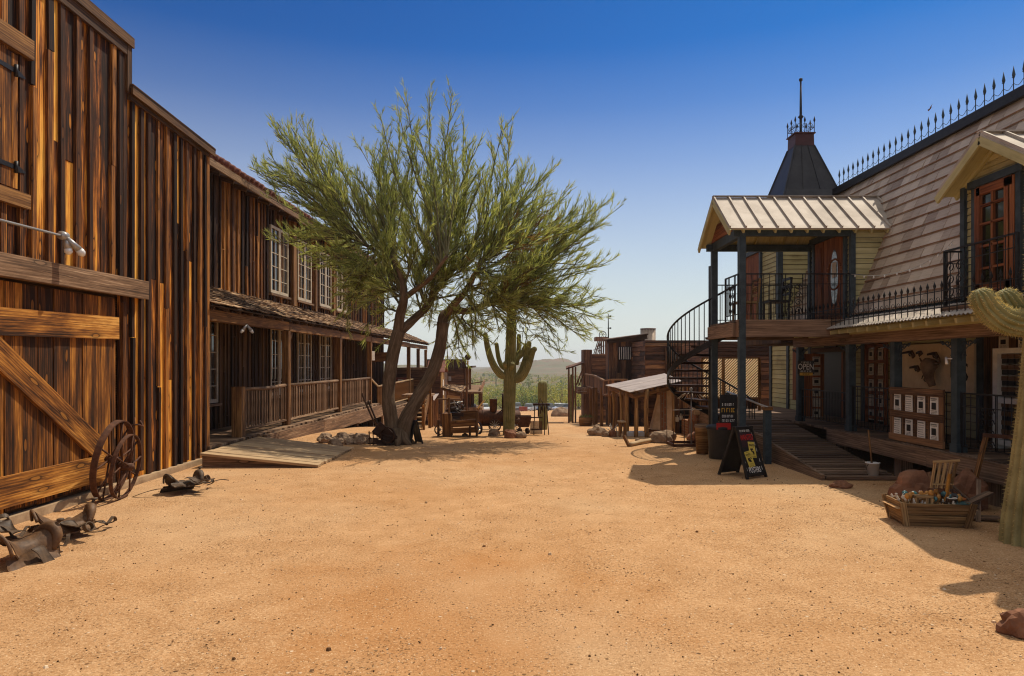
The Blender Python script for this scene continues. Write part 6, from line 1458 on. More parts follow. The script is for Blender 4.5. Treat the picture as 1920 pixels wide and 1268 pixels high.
for (pxx, Y, w_) in ((1150, 20.8, .10), (1164, 19.6, .10), (1176, 18.8, .11), (1193, 18.2, .12), (1213, 18.15, .13), (1262, 18.4, .10)):
    x = px(pxx, Y); mb = MB(); mb.tube(cat([(x + R.uniform(-.02, .02), Y, gz(Y) - .1), (x + R.uniform(-.03, .03), Y, .5), (x, Y, pz(727 - (pxx - 1150) * .06, Y) - .1)], 3), [w_ / 2 * R.uniform(.8, 1.1) for _ in range(7)], 7); mb.build('post', M['post2'], sh)
# smithy with brick pillar
sm = thing('brick_and_board_smithy', 'shadowed smithy with a brick pillar, board wall and brick forge behind the tin roofed shed', 'building', (5.2, 20.2, gz(20)))
zb = gz(20)
mb = MB(); mb.box(px(1237, 18.9), px(1251, 18.9), 18.9, 19.3, zb - .1, pz(727, 18.9)); mb.build('brick_pillar', M['brick'], sm)
mb = MB(); mb.box(px(1250.5, 18.9), px(1262, 18.9), 18.86, 19.35, zb - .1, pz(726, 18.9), jit=.01); mb.add([V((px(1238, 18.85), 18.86, pz(740, 18.85))), V((px(1222, 18.85), 18.9, pz(806, 18.85))), V((px(1238, 18.85), 18.86, pz(806, 18.85))), V((px(1238, 18.85), 19.2, pz(740, 18.85))), V((px(1222, 18.85), 19.2, pz(806, 18.85))), V((px(1238, 18.85), 19.2, pz(806, 18.85)))], [(0, 1, 2), (5, 4, 3), (0, 3, 4, 1)]); mb.build('plaster', M['plaster'], sm)
mb = MB(); board_wall(mb, None, (px(1262, 19.6), 19.6), (px(1345, 19.6), 19.6), zb - .2, pz(722, 19.6), (0, -1), .16, .03); board_wall(mb, None, (px(1345, 19.7), 19.7), (px(1420, 19.7), 19.7), zb - .2, pz(735, 19.6), (0, -1), .2, .03); mb.build('board_wall', M['far'], sm)
mb = MB(); siding(mb, (px(1208, 19.9), 19.9), (px(1240, 19.9), 19.9), zb - .1, pz(724, 19.9), (0, -1), .12, .02, .2); mb.build('plank_wall', M['far'], sm)
mb = MB(); mb.box(px(1275, 19.5), px(1297, 19.5), 19.50, 19.56, zb, pz(766, 19.5)); mb.build('doorway', M['black'], sm)  # black panel stands in for the shaded interior of the smithy
mb = MB(); mb.box(px(1290, 18.6), px(1316, 18.6), 18.6, 19.3, zb - .1, pz(789, 18.6)); mb.tube([(px(1303, 18.6), 18.62, pz(789, 18.6)), (px(1303, 18.6), 18.62, pz(770, 18.6))], [.19, .1], 12); mb.build('brick_forge', M['brick'], sm)
mb = MB(); mb.box(px(1302, 18.4), px(1345, 18.4), 18.35, 18.55, pz(777, 18.4), pz(766, 18.4), jit=.008); mb.build('counter', M['plank'], sm)
for z in (778, 798): mb = MB(); mb.box(px(1278, 19.4), px(1292, 19.4), 19.30, 19.48, pz(z, 19.4) - .02, pz(z, 19.4)); mb.build('shelf', M['grey'], sm)
mb = MB(); mb.box(px(1265, 19.5), px(1282, 19.5), 19.53, 19.57, pz(737, 19.5), pz(727, 19.5)); t = solo(mb, 'carved_sign', M['plank'], 'small carved tan sign board on the smithy wall', 'sign'); mb = MB(); scribble(mb, (px(1273.5, 19.5), 19.525, pz(732, 19.5)), V((1, 0, 0)), UP, .2, .08, 90); mb.build('lettering', M['brownink'], t)
for k, (a, b) in enumerate(((1268, 783), (1275, 780))): mb = MB(); mb.box(px(a, 19.4), px(a + 5, 19.4), 19.4, 19.5, pz(b + 8, 19.4), pz(b, 19.4)); mb.tube([(px(a + 2.5, 19.4), 19.45, pz(b, 19.4)), (px(a + 2.5, 19.4), 19.45, pz(b - 4, 19.4))], .015, 5); solo(mb, 'hanging_lantern', M['bone'], ('pale lantern hanging left of the smithy doorway', 'pale lantern hanging at the smithy doorway edge')[k], 'lantern')
# lattice, cloth and plank wall behind the stairs
la = thing('lattice_screen', 'diagonal lattice screen with sunlit tan cloth behind the spiral staircase', 'screen', (6, 18.9, .1))
Y = 18.9; x0, x1, z0, z1 = px(1316, Y), px(1424, Y), pz(745, Y), pz(673, Y)
mb = MB(); mb.quad((x0, Y + .06, z0), (x1, Y + .06, z0), (x1, Y + .06, z1), (x0, Y + .06, z1)); mb.build('cloth', M['cloth'], la)
mb = MB(); h = z1 - z0; q = x0 - h
while q < x1:
    for s in (1, -1):
        a, b = (q, q + h) if s > 0 else (q + h, q); za, zb2 = z0, z1
        xa, xb = a, b
        def clipx(xa, za, xb, zb):
            pts = []
            t0, t1 = 0.0, 1.0; dx = xb - xa
            for lim, sg_ in ((x0, 1), (x1, -1)):
                f0, f1 = (xa - lim) * sg_, (xb - lim) * sg_
                if f0 < 0 and f1 < 0: return None
                if f0 < 0: t0 = max(t0, f0 / (f0 - f1))
                elif f1 < 0: t1 = min(t1, f0 / (f0 - f1))
            if t1 - t0 < .02: return None
            return (xa + dx * t0, za + (zb - za) * t0), (xa + dx * t1, za + (zb - za) * t1)
        c = clipx(xa, za, xb, zb2)
        if c and s > 0: mb.beam((c[0][0], Y + (.0 if s > 0 else .012), c[0][1]), (c[1][0], Y + (.0 if s > 0 else .012), c[1][1]), .008, .026)
    q += .075
mb.build('lattice', M['skid'], la); mb = MB(); mb.beam((x0, Y, z1 + .02), (x1, Y, z1 + .02), .05, .04); mb.beam((x0, Y, z0 - .02), (x1, Y, z0 - .02), .05, .04)
for x in (x0, px(1356, Y), px(1390, Y), x1): mb.beam((x, Y, gz(Y) - .1), (x, Y, z1), .07, .07, V((1, 0, 0)))
mb.build('frame', M['post'], la)
# yard objects in front of the smithy
um = thing('bare_umbrella_frame', 'bare rusty umbrella frame with pale ribs over a square iron stand', 'umbrella frame', G(1283, 838)); Y = G(1283, 838).y
c = P(1296, 736, Y + .5); cb = V((c.x, c.y, gz(c.y)))
mb = MB(); mb.tube([cb, c], .014, 6); mb.lathe(c, [(.01, .12), (.05, .08), (.02, .04), (.06, .0)], 10); mb.build('pole', M['lamp'], um)
for k in range(10): th = 6.2832 * k / 10 + .2; mb = MB(); mb.tube([c + UP * .02, c + V((.18 * math.cos(th), .18 * math.sin(th), -.03)), c + V((.32 * math.cos(th), .32 * math.sin(th), -.15))], .007, 4); mb.build('rib', M['bone'], um)
ig = thing('square_iron_stand', 'low square stand of thin rusty rods on the dirt before the smithy', 'stand', G(1285, 838)); x0, x1 = px(1263, Y), px(1320, Y); zt = pz(769, Y)
mb = MB(); mb.box(x0, x1, Y - .02, Y + .02, 0.0, .06); mb.box(x0, x1, Y + .66, Y + .70, 0.0, .06); mb.box(x0 - .02, x0 + .02, Y + .021, Y + .659, 0, .06); mb.box(x1 - .02, x1 + .02, Y + .021, Y + .659, 0, .06); mb.build('base_frame', M['rust'], ig)
for (x, y, s) in ((x0, Y, .5), (x1, Y, .5), (x0, Y + .68, .5), (x1, Y + .68, .5), (lerp(x0, x1, .35), Y, 1), (lerp(x0, x1, .7), Y, .6)): mb = MB(); mb.tube([(x, y, .02), (x, y, lerp(0, zt, s) if s < 1 else zt)], .010, 5); mb.build('rod', M['rust'], ig)
mb = MB(); mb.beam((x0 - .02, Y, zt), (x1 - .02, Y + .1, zt + .01), .02, .014); mb.build('top_bar', M['bone'], ig)
def rocks_px(lst):
    for (a, b, w_, h_, s, mt, lb) in lst: rock1(a, b, w_, h_, s, mt, lb)
rocks_px([(1246, 831, 50, 23, 31, 'stone', 'large pale flat topped boulder in front of the tin roofed shed'), (1310, 826, 42, 16, 33, 'redstone', 'reddish boulder behind the square iron stand'), (1120, 817, 34, 17, 35, 'stone', 'pale boulder at the left end of the rock border by the shed'), (1136, 819, 18, 11, 36, 'stone', 'middle stone of the rock border by the shed'), (1149, 819, 18, 12, 38, 'redstone', 'brown stone of the rock border nearest the shed posts'), (1109, 812, 16, 8, 39, 'stone', 'small pale stone at the far tip of the rock border'), (1196, 829, 12, 6, 41, 'stone', 'small pale stone by the foot of the shed posts')])
mb = MB(); mb.tube(cat([G(1181, 838) + UP * .05, G(1205, 833) + UP * .06, G(1228, 829) + UP * .06], 4), .05, 7); solo(mb, 'driftwood_log', M['plank'], 'bleached log lying on the dirt in front of the shed posts', 'log')
mb = MB(); g0 = G(1180, 838); mb.beam(g0 + UP * .0, P(1171, 818, g0.y) + V((0, .1, 0)), .06, .06); solo(mb, 'leaning_timber', M['post'], 'short brown timber leaning at the left shed corner', 'timber')
mb = MB(); q = P(1150, 800, 18.6)
for k in range(7): mb.tube([q + V((R.uniform(-.1, .15), R.uniform(-.1, .1), -.28)), q + V((R.uniform(-.2, .1), R.uniform(-.1, .1), R.uniform(-.05, .12)))], .012, 4)
solo(mb, 'bleached_branches', M['bone'], 'bundle of bleached bare branches standing behind the rock border', 'branches')
tub = thing('white_wash_tub', 'pair of pale tub sides between the shed posts', 'tub', (px(1200, 18.6), 18.6, gz(18.6))); mb = MB(); mb.box(px(1178, 18.5), px(1209, 18.5), 18.5, 18.9, gz(18.6) - .02, pz(811, 18.5), jit=.004); mb.build('body', M['white'], tub)
wb = thing('work_bench', 'crooked little work bench with pale top at the left shed posts', 'bench', (px(1167, 18.3), 18.3, gz(18.3))); mb = MB(); mb.box(px(1160, 18.3), px(1173, 18.3), 18.2, 18.6, pz(792, 18.3), pz(790, 18.3)); mb.build('top', M['plank'], wb)
for x in (1162, 1171): mb = MB(); mb.beam((px(x, 18.3), 18.3, gz(18.3)), (px(x, 18.3), 18.3, pz(792, 18.3)), .06, .06, V((1, 0, 0))); mb.build('leg', M['post'], wb)
# tall board buildings
tb = thing('tall_board_storehouse', 'tall dark storehouse of upright boards with a white barred window', 'building', (6, 36, gz(36))); Y = 34.0
cab_box(tb, px(1142, Y), px(1209, Y), Y, 35.1, gz(Y), pz(636, Y), 'rough')
mb = MB(); slab(mb, (px(1136, Y), Y - .3, pz(637, Y)), (px(1213, Y), Y - .3, pz(626, Y)), (px(1213, Y), 35.4, pz(624, Y)), (px(1136, Y), 35.4, pz(634, Y)), .08); mb.beam((px(1137, Y), Y - .2, pz(641, Y)), (px(1212, Y), Y - .2, pz(632, Y)), .06, .22); mb.build('roof', M['trim'], tb)
mb = MB()
for i in range(6): x = px(1161 + i * 4.1, Y); mb.beam((x, Y - .06, pz(674, Y)), (x, Y - .06, pz(651, Y)), .055, .03, V((1, 0, 0)), jit=.01)
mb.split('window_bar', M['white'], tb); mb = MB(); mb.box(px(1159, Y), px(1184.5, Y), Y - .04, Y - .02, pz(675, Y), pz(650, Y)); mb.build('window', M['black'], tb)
mb = MB()
for x in (1186, 1194): mb.beam((px(x, Y), Y - .06, pz(712, Y)), (px(x, Y), Y - .06, pz(666, Y)), .06, .05, V((1, 0, 0)))
mb.split('trim', M['post'], tb)
ws = thing('weathervane_mast', 'thin mast with two small vanes above the storehouse roof', 'mast', P(1141, 640, 36)); c = P(1141, 645, 36); mb = MB(); mb.tube([c, P(1140.5, 589, 36)], [.035, .02], 6); mb.build('pole', M['iron'], ws)
for z in (593, 615.5): mb = MB(); mb.beam(P(1141, z, 36), P(1146, z, 36), .02, .03, h1=.10); mb.beam(P(1138, z, 36), P(1141, z, 36), .02, .02); mb.build('vane', M['iron'], ws)
sb = thing('plank_clad_store', 'dark store clad in long horizontal planks right of the tall storehouse', 'building', (6.8, 31, gz(31))); Y = 30.5
cab_box(sb, px(1210, Y), px(1330, Y), Y, 36, gz(Y), pz(638, Y), False, bw=.20); mb = MB(); mb.beam((px(1209, Y), Y - .05, pz(647, Y)), (px(1331, Y), Y - .05, pz(647, Y)), .05, .07); mb.build('ledge', M['grey'], sb); mb = MB(); board_wall(mb, None, (px(1246, Y), Y - .12), (px(1262, Y), Y - .12), gz(Y), pz(652, Y), (0, -1), .14, .03); mb.build('shutter', M['trim'], sb)
p2 = thing('rear_plank_wall', 'dark plank building seen under the balcony above the lattice screen', 'building', (8.5, 24, gz(24))); cab_box(p2, px(1330, 24.0), px(1450, 24.0), 24, 28, gz(24), pz(640, 24.0), False, bw=.14)
tk_ = thing('corrugated_water_tank', 'pale ribbed tank rising behind the plank clad store', 'tank', P(1215, 640, 42)); c = P(1215, 640, 42); mb = MB(); n = 64; vs = []
for zz in (-3, pz(617, 42) - c.z):
    for i in range(n): th = 6.2832 * i / n; r = .45 + .02 * math.cos(th * 16); vs.append(c + V((r * math.cos(th), r * math.sin(th), zz)))
mb.add(vs, [(i, (i + 1) % n, n + (i + 1) % n, n + i) for i in range(n)] + [tuple(range(n, 2 * n))], None, True); mb.build('body', M['tin'], tk_); mb = MB(); mb.ring(c + UP * (pz(617, 42) - c.z), .46, .03, UP, 24); mb.build('rim', M['rust'], tk_)
lw = thing('low_plank_store', 'low plank store with a dark corner tower and covered balcony down the street', 'building', (5, 41, gz(41))); Y = 40.0
cab_box(lw, px(1109, Y), px(1143, Y), Y, 41.5, gz(Y), pz(664, Y), False, bw=.2); mb = MB(); mb.box(px(1093, Y), px(1109, Y), Y - .3, Y + 1.0, gz(Y), pz(656, Y)); mb.build('corner_tower', M['far'], lw)
mb = MB(); slab(mb, P(1061, 691, Y - 1.0), P(1096, 679, Y - 1.0), P(1096, 676, Y + 3), P(1061, 687, Y + 3), .08); mb.build('awning', M['far'], lw)
for x in (1066.5, 1074, 1079): mb = MB(); mb.beam((px(x, Y - .8), Y - .8, gz(Y)), (px(x, Y - .8), Y - .8, pz(688, Y - .8)), .09, .09, V((1, 0, 0))); mb.build('awning_post', M['far'], lw)
mb = MB(); mb.beam(P(1081, 722, Y - .8), P(1094, 688, Y - .8), .05, .08); mb.beam(P(1085, 724, Y - .7), P(1095, 700, Y - .7), .05, .06)
for k in range(5): a = P(1082 + k * 3, 722, Y - .8); mb.beam(a, a + UP * .5, .03, .03, V((1, 0, 0)))
mb.build('stair_rail', M['far'], lw)
mb = MB(); mb.box(px(1080, Y), px(1104, Y), Y - 1.2, Y, pz(737, Y), pz(726, Y)); mb.build('sign_board', M['far'], lw); mb2 = MB()
for k, z in enumerate((729.5, 734)): scribble(mb2, (px(1092, Y - 1.2), Y - 1.21, pz(z, Y - 1.2)), V((1, 0, 0)), UP, .55, .07, 60 + k)
mb2.build('lettering', M['lamp'], lw)
bal = thing('long_street_balcony', 'raised plank walkway with board railing on posts along the right of the street', 'walkway', (4.2, 32, gz(32)))
pts = [P(1098, 702, 38), P(1116, 705, 35), P(1133, 714, 31.5), P(1146, 712, 31.0), P(1176, 712, 30.6)]
mb = MB()
for a, b in zip(pts, pts[1:]): mb.beam(a, b, .10, .07)
rl3 = mb.build('handrail', M['grey'], bal)
mb = MB()
for a, b in zip(pts, pts[1:]):
    n = max(4, int((b - a).length / .15))
    for i in range(n): p = lerp(a, b, (i + .5) / n); mb.beam(p - UP * .62, p - UP * .03, .13, .03, (b - a).cross(UP))
mb.build('rail_boards', M['far'], rl3)
mb = MB()
for a, b in zip(pts, pts[1:]): slab(mb, a - UP * .64, b - UP * .64, b + V((1.6, .6, -.64)), a + V((1.6, .6, -.64)), .10)
mb.build('floor', M['far'], bal)
for (x, Y) in ((1107, 36.5), (1113, 35.2), (1118, 34.2), (1128, 32.4), (1143, 31.2), (1155, 30.9), (1171, 30.7)): mb = MB(); mb.beam((px(x, Y), Y, gz(Y) - .1), (px(x, Y), Y, pz(727, Y)), .13, .13, V((1, 0, 0)), jit=.01); mb.build('post', M['post'], bal)
bl = thing('half_barrel_planter', 'dark half barrel planter with green leaves under the far walkway', 'planter', G(1098, 799)); g0 = G(1098, 799); mb = MB(); s = g0.y / F; mb.lathe(g0, [(0, 0), (11 * s, 0), (13 * s, 9 * s), (12.5 * s, 17 * s), (11 * s, 17 * s), (0, 15 * s)], 16); mb.build('barrel', M['post'], bl); mb = MB()
for k in range(60): p = g0 + UP * (15 * s) + V((R.uniform(-12, 12) * s, R.uniform(-8, 8) * s, 0)); strand(mb, p, (UP + rv(.6)).normalized(), R.uniform(4, 9) * s, .012)
mb.build('leaves', M['bushb'], bl)
hf = thing('mine_headframe', 'timber mine headframe with a big pulley wheel on the skyline', 'headframe', (16, 118, gz(118))); Y = 118.0; c = P(1128, 640, Y); zg = gz(Y)
mb = MB()
for x in (1126.5, 1131, 1135):
    for d in (0, 2.0): mb.beam((px(x, Y), Y + d, zg), (px(x, Y), Y + d, pz(637, Y)), .15, .15, V((1, 0, 0)))
for d in (0, 2.0): mb.beam((px(1092, Y), Y + d, zg + 3), (px(1124, Y), Y + d, pz(638, Y)), .14, .14); mb.beam((px(1100, Y), Y + d, zg + 3), (px(1127, Y), Y + d, pz(640, Y)), .12, .12); mb.beam(P(1112, 657, Y + d), P(1136, 648, Y + d), .09, .09); mb.beam(P(1118, 648, Y + d), P(1130, 664, Y + d), .09, .09); mb.beam(P(1118, 649, Y + d), P(1136, 649, Y + d), .09, .09)
mb.split('beam', M['trim'], hf); mb = MB(); mb.box(px(1117, Y), px(1141, Y), Y - .4, Y + 2.4, pz(639.5, Y), pz(632, Y)); mb.build('platform', M['far'], hf)
mb = MB(); q = P(1130, 628, Y + 1); mb.ring(q, 6.5 * Y / F, .07, V((0, 1, 0)), 22, 5)
for k in range(6): th = k * 1.0472; mb.beam(q, q + V((math.cos(th), 0, math.sin(th))) * (6.3 * Y / F), .06, .06)
mb.build('pulley_wheel', M['rustdark'], hf)
# ---------------------------------------------------------------- far side of the street, left
lc = thing('long_dark_cabin', 'long low dark plank cabin beyond the hotel porch', 'building', (-5.3, 38, gz(38))); Y = 37.0
cab_box(lc, px(742, Y), px(822, Y), Y, 42, gz(Y), pz(689, Y), False, bw=.17, faces='fr'); mb = MB(); mb.box(px(740, Y), px(790, Y), Y - .12, Y, pz(694, Y), pz(690, Y)); mb.build('ledge', M['grey'], lc); mb = MB(); mb.box(px(742, Y), px(765, Y), Y - .16, Y - .05, pz(713, Y), pz(708, Y)); M['redbeam'] = speck('red_painted_beam', (.22, .05, .03), (.38, .10, .06), 6, .7); mb.build('red_beam', M['redbeam'], lc)
mb = MB(); mb.box(px(747, Y), px(757, Y), Y - .2, Y - .17, pz(717, Y), pz(711, Y)); solo(mb, 'white_notice', M['white'], 'small white notice under the red beam of the long dark cabin', 'notice')
gb = thing('little_gabled_cabin', 'narrow cabin with a sunlit yellow gable and pink roof', 'building', (px(830, 35), 35, gz(35))); Y = 34.5
x0, x1 = px(800, Y), px(826, Y); cab_box(gb, x0, x1, Y, 38, gz(Y), pz(695, Y), False, bw=.16, faces='f')
M['gold'] = speck('sunlit_yellow_boards', (.36, .20, .06), (.52, .32, .11), 5, .8)
mb = MB(); board_wall(mb, None, (x1 + .02, Y), (x1 + .02, Y + 1.6), gz(Y), lambda m: pz(697, Y) + (.8 - abs(m - .8)) * .85, (1, 0), .13, .03); mb.build('gable', M['gold'], gb); mb = MB(); mb.beam((x1 + .05, Y + .8, .3), (x1 + .05, Y + .8, 1.1), .4, .03, V((1, 0, 0))); mb.build('door', M['white'], gb)
mb = MB(); slab(mb, (x0, Y - .12, pz(697, Y)), (x1 + .22, Y - .12, pz(697, Y)), (x1 + .22, Y + .8, pz(676, Y)), (x0, Y + .8, pz(676, Y)), .05); slab(mb, (x1 + .22, Y + 1.72, pz(697, Y)), (x0, Y + 1.72, pz(697, Y)), (x0, Y + .8, pz(676, Y)), (x1 + .22, Y + .8, pz(676, Y)), .05); mb.build('roof', M['tile'], gb)
ls = thing('sign_parapet_store', 'dark store with a long red brown parapet and round sign on its corner', 'building', (px(850, 44), 44, gz(44))); Y = 43.0
cab_box(ls, px(795, Y), px(870, Y), Y, 50, gz(Y), pz(690, Y), False, bw=.18, faces='fr'); mb = MB()
for i in range(8): mb.box(px(794 + i * 9.8, Y), px(803.6 + i * 9.8, Y), Y + 1.0, Y + 1.06, pz(691, Y), pz(673.5, Y))
M['parapet'] = speck('red_brown_parapet', (.05, .02, .015), (.10, .042, .03), 3, .8); mb.build('parapet', M['parapet'], ls)
mb = MB(); board_wall(mb, None, (px(870, Y) + .05, Y), (px(870, Y) + .05, Y + 4), gz(Y), pz(690, Y), (1, 0), .16, .03); mb.build('side_boards', M['post'], ls)
mb = MB(); slab(mb, (px(868, Y), Y - .3, pz(688, Y)), (px(886, Y), Y - .3, pz(686, Y)), (px(886, Y), Y + 4, pz(686, Y)), (px(868, Y), Y + 4, pz(688, Y)), .12); mb.build('eave', M['trim'], ls)
for x, z0 in ((875, 765), (881, 765)): mb = MB(); mb.beam((px(x, Y), Y + .2, gz(Y)), (px(x, Y), Y + .2, pz(688, Y)), .14, .14, V((1, 0, 0))); mb.build('post', M['post'], ls)
mb = MB(); c = P(877, 670, Y); mb.tube([c - V((0, .06, 0)), c + V((0, .06, 0))], .19, 18); o = mb.build('round_sign', M['trim'], ls); mb = MB(); mb.beam(P(877, 686, Y), P(877, 676, Y), .14, .1, V((1, 0, 0))); mb.build('sign_post', M['gold'], ls)
mb = MB(); mb.box(px(841, Y), px(846, Y), Y - .03, Y - .01, pz(714, Y), pz(706, Y)); mb.build('window', M['lamp'], ls)
fp = thing('far_store_porch', 'deck and dark porch with posts at the end of the left row', 'porch', (px(890, 44), 44, gz(44))); Y = 43.5
mb = MB(); slab(mb, P(871, 735, Y - 1.5), P(903, 735, Y - 1.5), P(907, 722, Y + 2), P(871, 722, Y + 2), .12); mb.build('upper_deck', M['grey'], fp); mb = MB(); mb.beam(P(880, 727, Y - 1), P(880, 718, Y - 1), .1, .1, V((1, 0, 0))); mb.beam(P(872, 721, Y), P(905, 716, Y), .06, .06); mb.beam(P(900, 731, Y - 1), P(908, 717, Y + 2), .06, .3); mb.build('rail', M['far'], fp)
for x in (872, 887, 899, 903): mb = MB(); mb.beam((px(x, Y), Y, gz(Y)), (px(x, Y), Y, pz(735, Y)), .13, .13, V((1, 0, 0))); mb.build('post', M['far'], fp)
mb = MB(); mb.box(px(872, Y), px(887, Y), Y + .8, Y + 1.0, gz(Y), pz(736, Y)); mb.build('wall', M['trim'], fp); mb = MB(); mb.box(px(869, Y), px(905, Y), Y - 1.2, Y + 1.5, gz(Y) - .1, pz(762, Y)); mb.build('lower_deck', M['grey'], fp); mb = MB(); mb.beam(P(896, 766, Y - 1.3), P(908, 751, Y - 1), .05, .09); mb.build('stair_rail', M['gold'], fp)
aw = thing('shingled_awning', 'small sagging shingled awning on poles in front of the dark cabins', 'awning', (px(850, 30), 30, gz(30))); Y = 29.5
A, B, C_, D = P(828, 727, Y), P(865, 737, Y - 1), P(875, 724, Y + 1), P(839, 720, Y + 1.6); mb = MB()
for r in range(7):
    f0, f1 = r / 7, (r + 1.3) / 7; x = 0
    while x < 1: wd = R.uniform(.05, .12); l = .03; slab(mb, lerp(lerp(A, B, x), lerp(D, C_, x), f0) + UP * l, lerp(lerp(A, B, min(1, x + wd)), lerp(D, C_, min(1, x + wd)), f0) + UP * l, lerp(lerp(A, B, min(1, x + wd)), lerp(D, C_, min(1, x + wd)), min(1, f1)), lerp(lerp(A, B, x), lerp(D, C_, x), min(1, f1)), .02); x += wd
mb.build('shingles', M['shake'], aw)
for q in (A, B, C_, D): mb = MB(); mb.beam((q.x, q.y, gz(q.y)), (q.x, q.y, q.z), .10, .10, V((1, 0, 0))); mb.build('post', M['far'], aw)
mb = MB(); mb.beam(P(838, 745, Y + .3), P(862, 748, Y + .3), .06, .2); mb.build('rail', M['plank'], aw); mb = MB(); mb.beam(A + V((.05, 0, -.06)), B - UP * .06, .08, .1); mb.split('beam', M['trim'], aw)
tf = thing('tin_lean_to', 'plank lean to with a grey tin roof below the dark cabin', 'shed', (px(814, 27), 27, gz(27))); Y = 27.0
mb = MB(); slab(mb, P(804, 745, Y), P(814, 751, Y - .6), P(823, 738, Y + 1), P(812, 739, Y + 1.2), .03); mb.build('roof', M['tin'], tf); mb = MB(); board_wall(mb, None, (px(803, Y), Y), (px(823, Y), Y), gz(Y), pz(750, Y), (0, -1), .12, .03); mb.build('wall', M['far'], tf)
# ---------------------------------------------------------------- parked cars
def car(loc, rz, mat, label, suv=False, pick=False):
    t = thing('parked_car', label, 'car', (0, 0, 0), 'cars parked below the street'); h = .15 if suv else 0
    L_, W_ = 2.25, .88
    side = [(-L_, .35), (-L_ + .05, .75 + h), (-L_ + .9, .86 + h), (-L_ + 1.1, .88 + h)] if not pick else [(-L_, .4), (-L_ + .03, .9), (-.3, .92), (-.25, .9)]
    body = [(-L_, .32), (-L_ - .02, .60), (-L_ + .08, .82 + h), (-1.3, .88 + h), (.9, .90 + h), (1.9, .80 + h), (L_, .66 + h), (L_ + .02, .40), (L_ - .1, .28), (-L_ + .1, .28)]
    def ext(prof, w0, w1f, mat_, nm, par=t):
        mb = MB(); n = len(prof); a = [(x, -w0 * w1f(z), z) for x, z in prof]; b = [(x, w0 * w1f(z), z) for x, z in prof]
        mb.add(a + b, [(i, (i + 1) % n, n + (i + 1) % n, n + i) for i in range(n)] + [tuple(reversed(range(n))), tuple(range(n, 2 * n))]); return mb.build(nm, mat_, par)
    bd_ = ext(body, W_, lambda z: 1 - .10 * max(0, z - .6), mat, 'body')
    rear = -1.9 if suv else -1.35
    if pick: rear = -.45
    ext([(rear - .1, .89 + h), (rear + .25, 1.42 + h), (.25, 1.44 + h), (1.0, .90 + h)], W_ * .93, lambda z: 1 - .22 * max(0, z - .9), M['glass'], 'windows')
    ext([(rear + .22, 1.41 + h), (rear + .4, 1.47 + h), (.15, 1.48 + h), (.28, 1.42 + h)], W_ * .85, lambda z: 1, mat, 'roof')
    for x in (-1.4, 1.4):
        for y in (-W_ + .1, W_ - .1): mb = MB(); mb.tube([(x, y - .1, .32), (x, y + .1, .32)], .32, 14); w_ = mb.build('wheel', M['black'], t); mb = MB(); mb.tube([(x, y - .11, .32), (x, y + .11, .32)], .18, 10); mb.build('rim', M['lamp'], w_)
    for y in (-.6, .6): mb = MB(); mb.box(L_ - .08, L_ + .03, y - .16, y + .16, .56 + h, .68 + h); mb.build('headlight', M['bulb'], t); mb = MB(); mb.box(-L_ - .03, -L_ + .08, y - .14, y + .14, .62 + h, .76 + h); mb.build('tail_light', M['redink'], t)
    t.location = loc; t.rotation_euler = (0, 0, rz)
def paint(n, c): return MT(n, .25, .2, .6).col(c).mat
cp = {n: paint('car_paint_' + n, c) for n, c in (('silver', (.42, .43, .45)), ('white', (.70, .70, .70)), ('black', (.02, .02, .022)), ('blue', (.05, .09, .16)), ('red', (.22, .03, .02)), ('grey', (.14, .145, .15)))}
for (x, Y, rz, c, lb, su, pk_) in ((908, 140, -1.4, 'white', 'white car parked left of the boiler smokestack', False, False), (969, 132, -1.5, 'grey', 'grey car parked just right of the saguaro trunk', True, False), (992, 138, -1.9, 'silver', 'silver car parked between the saguaro and the iron rack', False, False),
        (1001, 150, -1.2, 'blue', 'dark blue car parked behind the silver one', False, False), (1030, 146, -1.3, 'black', 'black car parked right of the single column cactus', True, False), (1046, 150, -1.7, 'white', 'white van like car parked far right behind the silver blue one', True, False), (1055, 134, -2.4, 'silver', 'silver car parked low in front by the slim cactus', False, False), (885, 146, -1.2, 'blue', 'dark car half hidden by the far porch', False, False)):
    car((px(x, Y), Y, gz(Y)), rz, cp[c], lb, su, pk_)
mb = MB(); c = V((px(1052, 64), 64, gz(64))); mb.rock(c + UP * .25, (.95, .7, .62), 44, .12); o = solo(mb, 'boulder', M['stone'], 'broad low grey boulder in the shade beside the slim cactus', 'rock'); o.data.transform(Matrix.Translation(-c)); o.location = c
for k, (x, Y) in enumerate(((978, 128), (984, 128.5))): mb = MB(); mb.beam((px(x - 5, Y), Y, gz(Y) + .5), (px(x + 5, Y), Y, gz(Y) + .5), .3, .8, jit=.03); solo(mb, 'timber_barrier', M['redbeam'], ('red brown timber barrier left of the pair in front of the cars', 'red brown timber barrier right of the pair in front of the cars')[k], 'barrier')
